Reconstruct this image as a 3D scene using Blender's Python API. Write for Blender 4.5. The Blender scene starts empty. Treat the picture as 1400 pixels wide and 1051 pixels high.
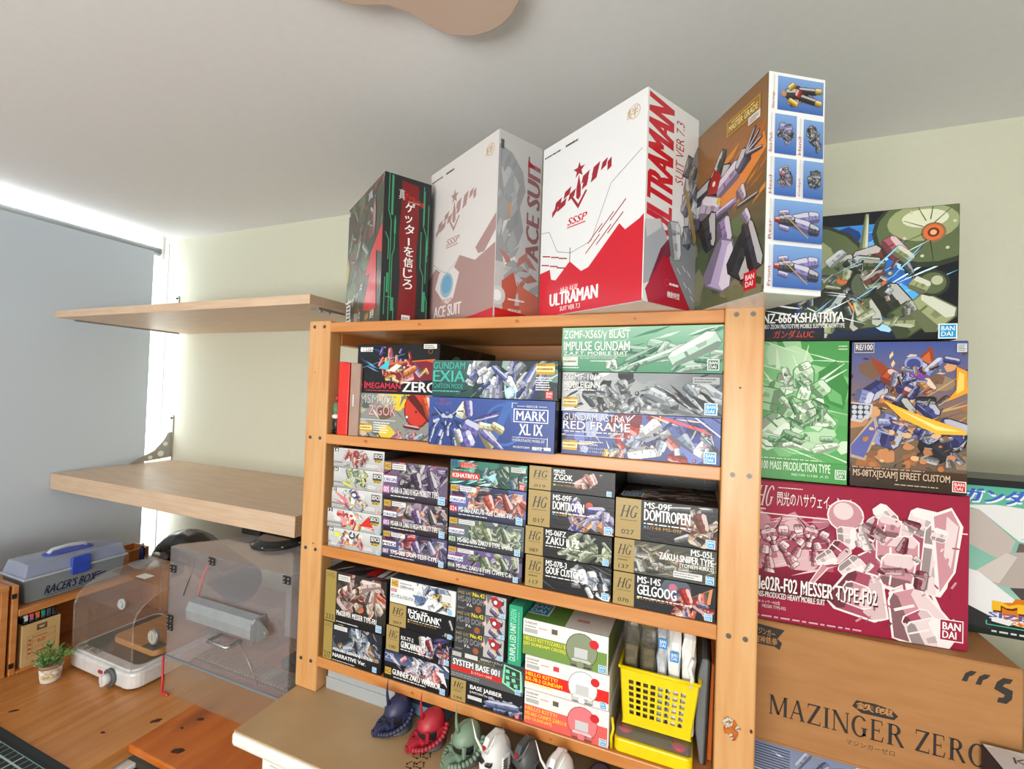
import bpy, math, random
from mathutils import Matrix, Vector
# ---------------------------------------------------------------- camera, light, exposure
U = 1.22          # scales the whole scene about the camera; metres per layout unit
F = 1.369         # floor lies this many layout units below the camera
sc = bpy.context.scene
COL = sc.collection
def W(x, y, z): return (x*U, y*U, (z+F)*U)
def hx(s, k=1.0):
    s = s.lstrip('#'); o = []
    for i in (0, 2, 4):
        v = int(s[i:i+2], 16)/255
        o.append((v/12.92 if v <= .04045 else ((v+.055)/1.055)**2.4)*k)
    return tuple(o)
cam = bpy.data.cameras.new('camera'); camo = bpy.data.objects.new('camera', cam); COL.objects.link(camo)
r = Vector((0.92574814, 0.37663566, 0.03370401)); u = Vector((-0.02441494, -0.02941116, 0.99926918)); f = Vector((-0.37735168, 0.92589447, 0.01803178))
camo.matrix_world = Matrix(((r.x, u.x, -f.x, 0), (r.y, u.y, -f.y, 0), (r.z, u.z, -f.z, F*U), (0, 0, 0, 1)))
cam.sensor_width = 36; cam.lens = 36*627.19/1400; cam.clip_start = .02
sc.camera = camo
sc.cycles.transparent_max_bounces = 24
sc.view_settings.view_transform = 'Standard'; sc.view_settings.look = 'None'
sc.view_settings.gamma = 1; sc.view_settings.use_curve_mapping = False
sc.view_settings.exposure = -0.07
wd = bpy.data.worlds.new('daylight'); sc.world = wd; wd.use_nodes = True
wd.node_tree.nodes['Background'].inputs[0].default_value = (.93, .97, 1, 1)
wd.node_tree.nodes['Background'].inputs[1].default_value = 5.0
def area(name, loc, rot, sx, sy, e, col=(1, 1, 1)):
    l = bpy.data.lights.new(name, 'AREA'); l.shape = 'RECTANGLE'; l.size = sx*U; l.size_y = sy*U; l.energy = e; l.color = col
    o = bpy.data.objects.new(name, l); o.location = W(*loc); o.rotation_euler = rot; COL.objects.link(o); return o
R = math.radians
area('window_daylight', (-.35, -1.75, -.35), (R(118), 0, 0), 1.6, .8, 94, (1, .985, .95))
area('overhead_area_light', (.3, -.75, .58), (0, 0, 0), .5, .5, 7, (1, .98, .95))  # weak unseen area light pointing down below the ceiling, no fixture modelled

# ---------------------------------------------------------------- materials
def mat(name, col=(.8, .8, .8), rough=.5, metal=0, emit=0, **kw):
    m = bpy.data.materials.new(name); m.use_nodes = True; b = m.node_tree.nodes['Principled BSDF']
    b.inputs['Base Color'].default_value = (*col, 1); b.inputs['Roughness'].default_value = rough; b.inputs['Metallic'].default_value = metal
    if emit: b.inputs['Emission Color'].default_value = (*col, 1); b.inputs['Emission Strength'].default_value = emit
    for k, v in kw.items(): b.inputs[k.replace('_', ' ')].default_value = v
    return m
def noisy(name, c1, c2, scale, rough=.5, stretch=(1, 1, 1), bump=.0, detail=4, contrast=(.35, .65), knots=None, **kw):
    m = mat(name, c1, rough, **kw); nt = m.node_tree; b = nt.nodes['Principled BSDF']; N = nt.nodes.new; L = nt.links.new
    tc = N('ShaderNodeTexCoord'); mp = N('ShaderNodeMapping'); mp.inputs['Scale'].default_value = stretch; L(tc.outputs['Object'], mp.inputs[0])
    n = N('ShaderNodeTexNoise'); n.inputs['Scale'].default_value = scale; n.inputs['Detail'].default_value = detail; L(mp.outputs[0], n.inputs['Vector'])
    if knots: n.inputs['Distortion'].default_value = .6
    cr = N('ShaderNodeValToRGB'); cr.color_ramp.elements[0].position, cr.color_ramp.elements[1].position = contrast
    cr.color_ramp.elements[0].color = (*c1, 1); cr.color_ramp.elements[1].color = (*c2, 1); L(n.outputs[0], cr.inputs[0]); out = cr.outputs[0]
    if knots:
        kc, ks, kst = knots
        mp2 = N('ShaderNodeMapping'); mp2.inputs['Scale'].default_value = kst; L(tc.outputs['Object'], mp2.inputs[0])
        v = N('ShaderNodeTexVoronoi'); v.inputs['Scale'].default_value = ks; L(mp2.outputs[0], v.inputs['Vector'])
        c2_ = N('ShaderNodeValToRGB'); c2_.color_ramp.elements[0].position = .05; c2_.color_ramp.elements[1].position = .17
        c2_.color_ramp.elements[0].color = (1, 1, 1, 1); c2_.color_ramp.elements[1].color = (0, 0, 0, 1); L(v.outputs['Distance'], c2_.inputs[0])
        mx = N('ShaderNodeMix'); mx.data_type = 'RGBA'; L(c2_.outputs[0], mx.inputs[0]); L(out, mx.inputs[6]); mx.inputs[7].default_value = (*kc, 1); out = mx.outputs[2]
    L(out, b.inputs['Base Color'])
    if bump:
        bp = N('ShaderNodeBump'); bp.inputs['Strength'].default_value = bump; bp.inputs['Distance'].default_value = .002; L(n.outputs[0], bp.inputs['Height']); L(bp.outputs[0], b.inputs['Normal'])
    return m
def clear(name, tint, dens, rough=.08, gloss=.12):
    m = bpy.data.materials.new(name); m.use_nodes = True; nt = m.node_tree; nt.nodes.clear(); N = nt.nodes.new; L = nt.links.new
    o = N('ShaderNodeOutputMaterial'); t = N('ShaderNodeBsdfTransparent'); d = N('ShaderNodeBsdfDiffuse'); g = N('ShaderNodeBsdfGlossy')
    d.inputs[0].default_value = (*tint, 1); g.inputs['Roughness'].default_value = rough; m1 = N('ShaderNodeMixShader'); m2 = N('ShaderNodeMixShader')
    m1.inputs[0].default_value = dens; L(t.outputs[0], m1.inputs[1]); L(d.outputs[0], m1.inputs[2])
    fr = N('ShaderNodeLayerWeight'); pw = N('ShaderNodeMath'); pw.operation = 'POWER'; pw.inputs[1].default_value = 4; L(fr.outputs['Facing'], pw.inputs[0]); ma = N('ShaderNodeMath'); ma.operation = 'MULTIPLY_ADD'; ma.inputs[1].default_value = .7; ma.inputs[2].default_value = gloss*.2
    L(pw.outputs[0], ma.inputs[0]); L(ma.outputs[0], m2.inputs[0]); L(m1.outputs[0], m2.inputs[1]); L(g.outputs[0], m2.inputs[2]); L(m2.outputs[0], o.inputs[0]); return m
def printed(name, rough, coat=.0, spec=.5):
    m = mat(name, (1, 1, 1), rough, Specular_IOR_Level=.3); nt = m.node_tree; a = nt.nodes.new('ShaderNodeAttribute'); a.attribute_name = 'Col'
    b = nt.nodes['Principled BSDF']; nt.links.new(a.outputs['Color'], b.inputs['Base Color']); b.inputs['Coat Weight'].default_value = coat; b.inputs['Coat Roughness'].default_value = .12
    n = nt.nodes.new('ShaderNodeTexNoise'); n.inputs['Scale'].default_value = 14; bp = nt.nodes.new('ShaderNodeBump'); bp.inputs['Strength'].default_value = .08; bp.inputs['Distance'].default_value = .004
    nt.links.new(n.outputs[0], bp.inputs['Height']); nt.links.new(bp.outputs[0], b.inputs['Normal'])
    return m
M = {}
M['print'] = printed('printed_card', .36, .04)
M['gloss'] = printed('printed_gloss_card', .3, .4)
M['matte'] = printed('printed_matte_card', .6, .05)
M['wall'] = noisy('painted_wall', hx('d6d7c5'), hx('d8d9c7'), 60, .9, bump=.05)
M['ceil'] = noisy('painted_ceiling', hx('e6e8ea'), hx('e8eaec'), 50, .9, bump=.04)
M['floor'] = noisy('floor_laminate', hx('8e8578'), hx('a09688'), 6, .5, (1, 12, 1))
P1, P2, KN = hx('c27a3a'), hx('cf9054'), hx('8a3c14')
def pine(n, st, c1=P1, c2=P2, kn=KN, ks=4.2, kst=None, rough=.38):
    return noisy(n, c1, c2, 5, rough, st, .12, 6, (.3, .7), (kn, ks, kst or tuple(.6 if s < 2 else 1.3 for s in st)), Coat_Weight=.25, Coat_Roughness=.25)
M['pine_x'] = pine('pine_grain_x', (.8, 9, 9)); M['pine_y'] = pine('pine_grain_y', (9, .8, 9))
M['pine_z'] = pine('pine_grain_z', (9, 9, .8), hx('cc9256'), hx('d8a872'), hx('bd7a3c'))
M['desk_y'] = pine('desk_pine', (7, .6, 7), hx('b87238'), hx('cc8d4e'), hx('6e3a18'), 2.0)
M['desk_o'] = pine('desk_orange_pine', (5, .9, 5), hx('ba5a16'), hx('cf7424'), hx('6a2a08'), 3)
M['hutch'] = pine('hutch_pine', (6, .8, 8), hx('b9733a'), hx('cc8a4d'), hx('7a4018'))
M['lam'] = noisy('oak_laminate', hx('d3b496'), hx('dec3a8'), 7, .42, (1, 14, 14), .06)
M['chip'] = noisy('chipboard_edge', hx('b98f68'), hx('d9b48c'), 220, .8, contrast=(.4, .6))
M['mdf'] = noisy('mdf_top', hx('b3936a'), hx('c0a27b'), 5, .55, bump=.03, detail=8)
M['white'] = noisy('white_paint', hx('e9e9e6'), hx('f1f1ee'), 30, .45)
M['blind'] = noisy('blind_fabric', hx('c6d2e0'), hx('cad6e4'), 300, .85, bump=.1)
M['alu'] = mat('brushed_aluminium', hx('b9bcbf'), .35, .85)
M['alug'] = mat('anodised_grey', hx('8f9499'), .45, .4)
M['steel'] = mat('bracket_steel', hx('b0aeaa'), .35, .8)
M['black'] = noisy('black_plastic', hx('17181a'), hx('1f2022'), 40, .35)
M['duct'] = noisy('black_duct_film', hx('0d1012'), hx('1b2022'), 90, .22, bump=.4)
M['carton'] = noisy('brown_cardboard', hx('a97544'), hx('b17e4d'), 9, .75, (1, 1, 6), .04)
M['kraft'] = noisy('kraft_carton', hx('c2a06a'), hx('ccab76'), 12, .7)
M['acryl'] = clear('clear_acrylic', hx('b4aeb0'), .14)
M['acryl_s'] = clear('smoky_acrylic', hx('7b7779'), .42, .1, .15)
M['acryl_t'] = clear('frosted_brown_acrylic', hx('c0a88c'), .2, .15, .2)
M['hood'] = clear('clear_hood', hx('c9c2bb'), .1, .06, .2)
M['frost'] = clear('frosted_plastic', hx('dde3e6'), .34, .35, .1)
M['frostw'] = clear('frosted_white_plastic', hx('c7d0dc'), .72, .3, .1)
M['film'] = clear('plastic_film', hx('c8c8c8'), .07, .12, .5)
M['glass'] = clear('window_glass', hx('ffffff'), .02, .02, .05)
def flat(n, c, rough=.4, **k):
    if n not in M: M[n] = noisy(n, hx(c), hx(c, .9), 35, rough, **k)
    return M[n]

# ---------------------------------------------------------------- mesh helpers
class MB:
    def __init__(s): s.v = []; s.f = []; s.c = []; s.sm = []
    def add(s, vs, fs, c=None, sm=False):
        o = len(s.v); s.v += [tuple(q) for q in vs]
        for f in fs: s.f.append(tuple(i+o for i in f)); s.c.append(c); s.sm.append(sm)
        return s
    def box(s, x0, x1, y0, y1, z0, z1, c=None):
        return s.add([(x0,y0,z0),(x1,y0,z0),(x1,y1,z0),(x0,y1,z0),(x0,y0,z1),(x1,y0,z1),(x1,y1,z1),(x0,y1,z1)],
                     [(0,3,2,1),(4,5,6,7),(0,1,5,4),(1,2,6,5),(2,3,7,6),(3,0,4,7)], c)
    def prism(s, pts, ax, a, b, c=None, sm=False):
        g = (lambda p, t: (t, p[0], p[1])) if ax == 'x' else (lambda p, t: (p[0], t, p[1])) if ax == 'y' else (lambda p, t: (p[0], p[1], t))
        n = len(pts); vs = [g(p, a) for p in pts]+[g(p, b) for p in pts]
        s.add(vs, [tuple(range(n))[::-1], tuple(range(n, 2*n))], c); 
        o = len(s.v)-2*n
        for i in range(n): s.f.append((o+i, o+(i+1) % n, o+n+(i+1) % n, o+n+i)); s.c.append(c); s.sm.append(sm)
        return s
    def tube(s, pts, rad, n=10, c=None, cap=True):
        pts = [Vector(p) for p in pts]; rr = rad if isinstance(rad, (list, tuple)) else [rad]*len(pts); o = len(s.v); up = None
        for i, p in enumerate(pts):
            t = (pts[min(i+1, len(pts)-1)]-pts[max(i-1, 0)]).normalized()
            if up is None: up = Vector((0, 0, 1)) if abs(t.z) < .9 else Vector((1, 0, 0))
            a = t.cross(up).normalized(); b = a.cross(t).normalized(); up = b
            for k in range(n):
                th = 2*math.pi*k/n; s.v.append(tuple(p+(a*math.cos(th)+b*math.sin(th))*rr[i]))
        for i in range(len(pts)-1):
            for k in range(n):
                k2 = (k+1) % n; s.f.append((o+i*n+k, o+i*n+k2, o+(i+1)*n+k2, o+(i+1)*n+k)); s.c.append(c); s.sm.append(True)
        if cap:
            s.f.append(tuple(o+k for k in range(n))[::-1]); s.c.append(c); s.sm.append(False)
            s.f.append(tuple(o+(len(pts)-1)*n+k for k in range(n))); s.c.append(c); s.sm.append(False)
        return s
    def cyl(s, p, r_, h, ax='z', n=20, c=None):
        d = {'x': Vector((h, 0, 0)), 'y': Vector((0, h, 0)), 'z': Vector((0, 0, h))}[ax]; return s.tube([p, Vector(p)+d], r_, n, c)
    def lathe(s, prof, cx=0, cy=0, n=24, sx=1, sy=1, c=None):
        o = len(s.v)
        for (r_, z) in prof:
            for k in range(n): th = 2*math.pi*k/n; s.v.append((cx+r_*sx*math.cos(th), cy+r_*sy*math.sin(th), z))
        for i in range(len(prof)-1):
            for k in range(n): k2 = (k+1) % n; s.f.append((o+i*n+k, o+i*n+k2, o+(i+1)*n+k2, o+(i+1)*n+k)); s.c.append(c); s.sm.append(True)
        s.f.append(tuple(o+k for k in range(n))[::-1]); s.c.append(c); s.sm.append(False)
        s.f.append(tuple(o+(len(prof)-1)*n+k for k in range(n))); s.c.append(c); s.sm.append(False); return s
    def ball(s, cx, cy, cz, rx, ry=None, rz=None, n=12, c=None, lo=-90, hi=90):
        ry = ry or rx; rz = rz or rx; m = max(4, n//2)
        pr = [(max(1e-5, math.cos(R(lo+(hi-lo)*i/m))), math.sin(R(lo+(hi-lo)*i/m))) for i in range(m+1)]
        return s.lathe([(q, cz+z*rz) for q, z in pr], cx, cy, n, rx, ry, c)
    def build(s, name, m, parent=None, loc=None, rz=0, bevel=0, seg=1):
        me = bpy.data.meshes.new(name); me.from_pydata([(a*U, b*U, c*U) for a, b, c in s.v], [], s.f); me.materials.append(m)
        me.polygons.foreach_set('use_smooth', s.sm)
        if any(c is not None for c in s.c):
            ca = me.color_attributes.new('Col', 'FLOAT_COLOR', 'CORNER'); i = 0; buf = []
            for p, c in zip(me.polygons, s.c):
                c = c or (1, 1, 1)
                if isinstance(c[0], tuple):
                    for q in c: buf += [*q, 1]
                else: buf += [*c, 1]*p.loop_total
            ca.data.foreach_set('color', buf)
        o = bpy.data.objects.new(name, me); COL.objects.link(o)
        if parent: o.parent = parent
        if loc: o.location = W(*loc) if not parent else tuple(q*U for q in loc)
        o.rotation_euler = (0, 0, rz)
        if bevel:
            b = o.modifiers.new('bevel', 'BEVEL'); b.width = bevel*U; b.segments = seg; b.limit_method = 'ANGLE'
        return o
def tag(o, label=None, cat=None, group=None, kind=None):
    if label: o['label'] = label
    if cat: o['category'] = cat
    if group: o['group'] = group
    if kind: o['kind'] = kind
    return o
def thing(name, label, cat, loc, rz=0, group=None):
    o = bpy.data.objects.new(name, None); COL.objects.link(o); o.empty_display_size = .05; o.location = W(*loc); o.rotation_euler = (0, 0, rz)
    return tag(o, label, cat, group)
def copy_tree(o, parent=None):
    c = o.copy(); COL.objects.link(c)
    if parent: c.parent = parent
    for ch in list(o.children): copy_tree(ch, c)
    return c
def struct(mb, name, m, **k): return tag(mb.build(name, m, loc=(0, 0, 0), **k), kind='structure')

# ---------------------------------------------------------------- lettering
_tc = {}
def text_mesh(s, bold=0.0, res=2):
    k = (s, bold, res)
    if k in _tc: return _tc[k]
    cu = bpy.data.curves.new('t', 'FONT'); cu.body = s; cu.resolution_u = res; cu.offset = 0; cu.space_line = .85
    o = bpy.data.objects.new('t', cu); COL.objects.link(o); bpy.context.view_layer.update()
    me = o.to_mesh(); vs = [(v.co.x, v.co.y) for v in me.vertices]; fs = [tuple(p.vertices) for p in me.polygons]; o.to_mesh_clear()
    bpy.data.objects.remove(o); bpy.data.curves.remove(cu)
    if vs:
        xs = [v[0] for v in vs]; ys = [v[1] for v in vs]; a, b, c, d = min(xs), max(xs), min(ys), max(ys)
        vs = [((x-a)/max(b-a, 1e-6), (y-c)/max(d-c, 1e-6)) for x, y in vs]
    _tc[k] = (vs, fs); return _tc[k]
def serif(ch):
    # hand drawn roman capitals: list of polygons in a unit box
    T, t, S = .2, .07, .045; P = []
    def st(x, w=T): P.append([(x-w/2, S), (x+w/2, S), (x+w/2, 1-S), (x-w/2, 1-S)])
    def sf(x, y, w=.36): P.append([(x-w/2, y), (x+w/2, y), (x+w/2, y+S), (x-w/2, y+S)])
    def dg(x0, y0, x1, y1, w): P.append([(x0-w/2, y0), (x0+w/2, y0), (x1+w/2, y1), (x1-w/2, y1)])
    def ring(cx, cy, rx, ry, wx, wy, a0=0, a1=360, n=20):
        for i in range(n):
            p, q = R(a0+(a1-a0)*i/n), R(a0+(a1-a0)*(i+1)/n)
            P.append([(cx+rx*math.cos(p), cy+ry*math.sin(p)), (cx+rx*math.cos(q), cy+ry*math.sin(q)), (cx+(rx-wx)*math.cos(q), cy+(ry-wy)*math.sin(q)), (cx+(rx-wx)*math.cos(p), cy+(ry-wy)*math.sin(p))])
    if ch == 'M': sf(.1,0,.2); sf(.88,0,.24); sf(.1,1-S,.2); sf(.88,1-S,.24); st(.1,t); st(.87,.16); dg(.5,S,.15,1-S,.17); dg(.5,S,.83,1-S,t)
    elif ch == 'A': sf(.12,0,.26); sf(.84,0,.32); dg(.12,S,.5,1,t); dg(.84,S,.5,1,.19); P.append([(.25,.32),(.7,.32),(.7,.39),(.25,.39)])
    elif ch == 'Z': P.append([(.06,1-.07),(.94,1-.07),(.94,1),(.06,1)]); P.append([(.04,0),(.96,0),(.96,.07),(.04,.07)]); dg(.16,.05,.84,.95,.24); P.append([(.06,.78),(.11,.78),(.13,1),(.06,1)]); P.append([(.91,.0),(.96,0),(.96,.22),(.91,.22)])
    elif ch == 'I': st(.5,.42); sf(.5,0,.9); sf(.5,1-S,.9)
    elif ch == 'N': sf(.14,0,.28); sf(.12,1-S,.24); sf(.88,1-S,.24); st(.14,t); st(.88,t); dg(.86,0,.14,1,.2)
    elif ch == 'G': ring(.5,.5,.48,.52,.19,.07,40,320); st_ = [(.68,.08),(.88,.08),(.88,.42),(.68,.42)]; P.append(st_); sf(.78,.42,.4)
    elif ch == 'E': st(.2); sf(.22,0,.4); sf(.22,1-S,.4); P.append([(.2,.0),(.86,0),(.86,.05),(.2,.05)]); P.append([(.2,.95),(.82,.95),(.82,1),(.2,1)]); P.append([(.3,.48),(.62,.48),(.62,.54),(.3,.54)]); P.append([(.86,0),(.93,.26),(.87,.26),(.78,.03)]); P.append([(.82,1),(.85,.78),(.8,.78),(.74,.97)]); P.append([(.6,.4),(.65,.4),(.65,.62),(.6,.62)])
    elif ch == 'R': st(.2); sf(.2,0,.36); sf(.18,1-S,.3); ring(.42,.75,.36,.25,.19,.06,-90,90,12); P.append([(.2,.94),(.44,.94),(.44,1),(.2,1)]); P.append([(.2,.5),(.44,.5),(.44,.56),(.2,.56)]); dg(.88,0,.48,.54,.2); sf(.88,0,.2)
    elif ch == 'O': ring(.5,.5,.49,.52,.19,.06)
    elif ch == 'H': st(.18,.2); st(.82,.2); sf(.18,0,.36); sf(.82,0,.36); sf(.18,1-S,.36); sf(.82,1-S,.36); P.append([(.2,.48),(.8,.48),(.8,.54),(.2,.54)])
    return P
SW = dict(M=1.15, A=.95, Z=.85, I=.42, N=1.0, G=.95, E=.8, R=.95, O=1.0, H=1.05)
def clipr(P, x0=0, y0=0, x1=1, y1=1):
    for ax, lim, sg in ((0, x0, 1), (0, x1, -1), (1, y0, 1), (1, y1, -1)):
        out = []
        for i in range(len(P)):
            a, b = P[i-1], P[i]; ia = (a[ax]-lim)*sg >= 0; ib = (b[ax]-lim)*sg >= 0
            if ia != ib:
                t = (lim-a[ax])/(b[ax]-a[ax]); out.append((a[0]+(b[0]-a[0])*t, a[1]+(b[1]-a[1])*t))
            if ib: out.append(b)
        P = out
        if len(P) < 3: return []
    return P
def mixc(a, b, t): return tuple(a[i]*(1-t)+b[i]*t for i in range(3))
def H(c): return hx(c) if isinstance(c, str) else c
WHT, BLK = hx('f4f4f4'), hx('101012')
class Print:
    """flat print on one face of a box; u,v run 0..1 over the face"""
    def __init__(s, w, h, face, dims):
        s.w, s.h, s.asp = w, h, w/h; s.l = 1; s.mb = MB(); s.face = face; s.d = dims
    def P(s, u_, v_):
        o = 6e-5+s.l*4e-6; W_, D_, H_ = s.d
        if s.face == 'front': return (u_*W_, -o, v_*H_)
        if s.face == 'right': return (W_+o, u_*D_, v_*H_)
        if s.face == 'left': return (-o, D_-u_*D_, v_*H_)
        return (u_*W_, v_*D_, H_+o)
    def poly(s, pts, c):
        q = clipr(list(pts), .004, .004*s.asp if s.asp < 3 else .01, .996, 1-(.004*s.asp if s.asp < 3 else .01))
        if len(q) < 3: return
        s.l += 1; s.mb.add([s.P(*p) for p in q], [tuple(range(len(q)))], H(c))
    def rect(s, a, b, c_, d, c): s.poly([(a, b), (c_, b), (c_, d), (a, d)], c)
    def bg(s, c): s.rect(0, 0, 1, 1, c)
    def grad(s, c0, c1, a=0, b=0, c_=1, d=1, hor=False):
        c0, c1 = H(c0), H(c1); s.l += 1; e = .004
        a, b, c_, d = max(a, e), max(b, e), min(c_, 1-e), min(d, 1-e)
        s.mb.add([s.P(a, b), s.P(c_, b), s.P(c_, d), s.P(a, d)], [(0, 1, 2, 3)], (c0, c1, c1, c0) if hor else (c0, c0, c1, c1))
    def ell(s, cu, cv, r_, c, ry=None, n=18, a0=0, a1=360):
        ry = ry or r_; pts = [(cu+r_*math.cos(R(a0+(a1-a0)*i/n))/s.asp, cv+ry*math.sin(R(a0+(a1-a0)*i/n))) for i in range(n if a1-a0 == 360 else n+1)]; s.poly(pts, c)
    def ring(s, cu, cv, r_, wd_, c, n=24):
        s.l += 1
        for i in range(n):
            p, q = 2*math.pi*i/n, 2*math.pi*(i+1)/n
            pts = [(cu+k*math.cos(t)/s.asp, cv+k*math.sin(t)) for k, t in ((r_, p), (r_, q), (r_-wd_, q), (r_-wd_, p))]
            pts = clipr(pts)
            if len(pts) > 2: s.mb.add([s.P(*x) for x in pts], [tuple(range(len(pts)))], H(c))
    def line(s, a, b, c_, d, w, c, w2=None):
        w2 = w if w2 is None else w2; dx, dy = (c_-a)*s.asp, d-b; L = math.hypot(dx, dy) or 1; nx, ny = -dy/L/2, dx/L/2
        s.poly([(a+nx*w/s.asp, b+ny*w), (a-nx*w/s.asp, b-ny*w), (c_-nx*w2/s.asp, d-ny*w2), (c_+nx*w2/s.asp, d+ny*w2)], c)
    def pl(s, pts, w, c):
        for a, b in zip(pts, pts[1:]): s.line(*a, *b, w, c)
    def T(s, t, a, b, c_, d, c, bold=.03, slant=0, rot=0, drop=0, res=2, sh=None):
        vs, fs = text_mesh(t, bold, res)
        if sh: s.T(t, a+.006/s.asp, b-.012, c_+.006/s.asp, d-.012, sh, bold, slant, rot, 0, res)
        s.l += 1; pts = []
        for x, y in vs:
            X = a+(c_-a)*x; Y = b+(d-b)*y
            if rot == -90: X = a+(c_-a)*y; Y = d-(d-b)*x
            elif rot == 90: X = c_-(c_-a)*y; Y = b+(d-b)*x
            X += slant*(Y-b)/s.asp if rot == 0 else 0; Y += drop*(X-a)
            if rot == 90: Y += slant*(c_-X)*s.asp
            pts.append((min(max(X, .002), .998), min(max(Y, .002), .998)))
        s.mb.add([s.P(*p) for p in pts], fs, H(c))
        if bold >= .03:   # a second strike, slightly shifted, thickens the stems
            for kk in (.7, 1.4, 2.0) if bold >= .05 else (.6, 1.2):
                s.l += 1; k = bold*kk/max(1, len(t)); du, dv = ((c_-a)*k, 0) if rot == 0 else (0, (d-b)*k)
                s.mb.add([s.P(min(x+du, .998), min(y+dv+(d-b)*.012*(rot == 0), .998)) for x, y in pts], fs, H(c))
    def SER(s, t, a, b, c_, d, c, slant=0, gap=.1):
        tw = sum(SW.get(k, .6) for k in t)+gap*(len(t)-1); x = 0; s.l += 1; c = H(c)
        for k in t:
            wk = SW.get(k, .6)
            for P in (serif(k) if k != ' ' else []):
                s.mb.add([s.P(a+(c_-a)*(x+px*wk)/tw+slant*(d-b)*py/s.asp, b+(d-b)*py) for px, py in P], [tuple(range(len(P)))], c)
            x += wk+gap
    def tiny(s, a, b, c_, d, rows, c, seed=1):
        rn = random.Random(seed); c = H(c); s.l += 1; hh = (d-b)/rows
        for i in range(rows):
            x = a; end = c_-(c_-a)*rn.random()*.3; y = d-hh*(i+.75)
            while x < end:
                w = (c_-a)*rn.uniform(.03, .12); w = min(w, end-x)
                s.mb.add([s.P(x, y), s.P(x+w, y), s.P(x+w, y+hh*.45), s.P(x, y+hh*.45)], [(0, 1, 2, 3)], c); x += w+(c_-a)*.02
    def bandai(s, cu, cv, z, c='1e9ad6', bd='f4f8fa'):
        k = z/2; kx = k/s.asp
        s.rect(cu-kx, cv-k, cu+kx, cv+k, bd); s.rect(cu-kx*.86, cv-k*.86, cu+kx*.86, cv+k*.86, c)
        s.T('BAN', cu-kx*.68, cv+k*.08, cu+kx*.68, cv+k*.66, WHT, .04); s.T('DAI', cu-kx*.68, cv-k*.66, cu+kx*.5, cv-k*.08, WHT, .04)
    # generic armour plates and machines ------------------------------------------------
    def limb(s, x0, y0, x1, y1, w0, w1, c, cd=None, cl=None, co=None, det=True):
        c = H(c); cd = H(cd) if cd else mixc(c, BLK, .6); cl = H(cl) if cl else mixc(c, (1, 1, 1), .45); co = H(co) if co else mixc(c, (0, 0, 0), .6)
        dx, dy = (x1-x0)*s.asp, y1-y0; L = math.hypot(dx, dy) or 1e-4; tx, ty = dx/L, dy/L; nx, ny = -ty, tx
        def q(t, o, e=0): k = t*L+e; return (x0+(tx*k+nx*o)/s.asp, y0+ty*k+ny*o)
        o = max(w0, w1)*.07+.0015
        s.poly([q(0,w0*.62+o,-o), q(.12,w0+o), q(.86,w1+o), q(1,w1*.6+o,o), q(1,-w1*.6-o,o), q(.86,-w1-o), q(.12,-w0-o), q(0,-w0*.62-o,-o)], co)
        s.poly([q(0,w0*.62), q(.12,w0), q(.86,w1), q(1,w1*.6), q(1,-w1*.6), q(.86,-w1), q(.12,-w0), q(0,-w0*.62)], c)
        s.poly([q(0,w0*.62), q(.12,w0), q(.86,w1), q(1,w1*.6), q(.9,w1*.25), q(.1,w0*.3)], cl)
        s.poly([q(.08,-w0*.45), q(.94,-w1*.35), q(1,-w1*.6), q(.86,-w1), q(.12,-w0), q(0,-w0*.62)], cd)
        if det:
            s.poly([q(.3,w0*.2), q(.36,w0*.2), q(.36,-w0), q(.3,-w0)], co); s.poly([q(.55,w0*.35), q(.78,w0*.3), q(.74,-w0*.2), q(.58,-w0*.2)], mixc(c, cd, .6))
    def mass(s, a, b, c_, d, n, pal, seed, size=.5, thick=.12, ang=None):
        rn = random.Random(seed); pal = [H(x) for x in pal]; n = int(n*1.7); K = lambda c: mixc(c, BLK, .62)
        for i in range(n):
            x = rn.uniform(a, c_); y = rn.uniform(b, d); th = rn.uniform(0, 6.28) if ang is None else R(ang+rn.uniform(-35, 35)); big = i < n*.3
            L = size*(rn.uniform(.6, .95) if big else rn.uniform(.2, .6)); w = thick*(rn.uniform(.7, 1.1) if big else rn.uniform(.3, .7))
            c = pal[rn.randrange(len(pal))]; c = mixc(c, (0, 0, 0) if rn.random() < .55 else (1, 1, 1), rn.random()*.28); ct, sn = math.cos(th), math.sin(th)
            g = lambda k, o: (x+(ct*k-sn*o)/s.asp, y+sn*k+ct*o)
            q = rn.random()
            if big or q < .3: s.limb(*g(-L/2, 0), *g(L/2, 0), w, w*rn.uniform(.4, 1.1), c, cl=mixc(c, (1, 1, 1), .28))
            elif q < .62:
                p0, p1, p2, p3, m_ = g(-L/2, w*.7), g(L*.4, w), g(L/2, -w*.5), g(-L*.35, -w), g(0, w*.1)
                s.poly([p0, p1, p2, p3], K(c)); e = .82
                z = lambda p: (x+(p[0]-x)*e, y+(p[1]-y)*e)
                s.poly([z(p0), z(p1), m_], mixc(c, (1, 1, 1), .3)); s.poly([z(p1), z(p2), m_], c); s.poly([z(p2), z(p3), m_], mixc(c, BLK, .35)); s.poly([z(p3), z(p0), m_], mixc(c, BLK, .15))
            elif q < .82:
                s.poly([g(-L/2, w*.25), g(L*.1, w*.4), g(L*.75, 0), g(-L/2, -w*.35)], K(c)); s.poly([g(-L*.42, w*.15), g(L*.08, w*.28), g(L*.66, 0)], mixc(c, (1, 1, 1), .35)); s.poly([g(-L*.42, -w*.22), g(L*.66, 0), g(-L*.42, w*.05)], c)
            elif q < .93: s.ell(x, y, w*.55, K(c), n=12); s.ell(x, y, w*.44, c, n=12); s.ell(x-w*.08/s.asp, y+w*.1, w*.22, mixc(c, (1, 1, 1), .45), n=10)
            else:
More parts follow.
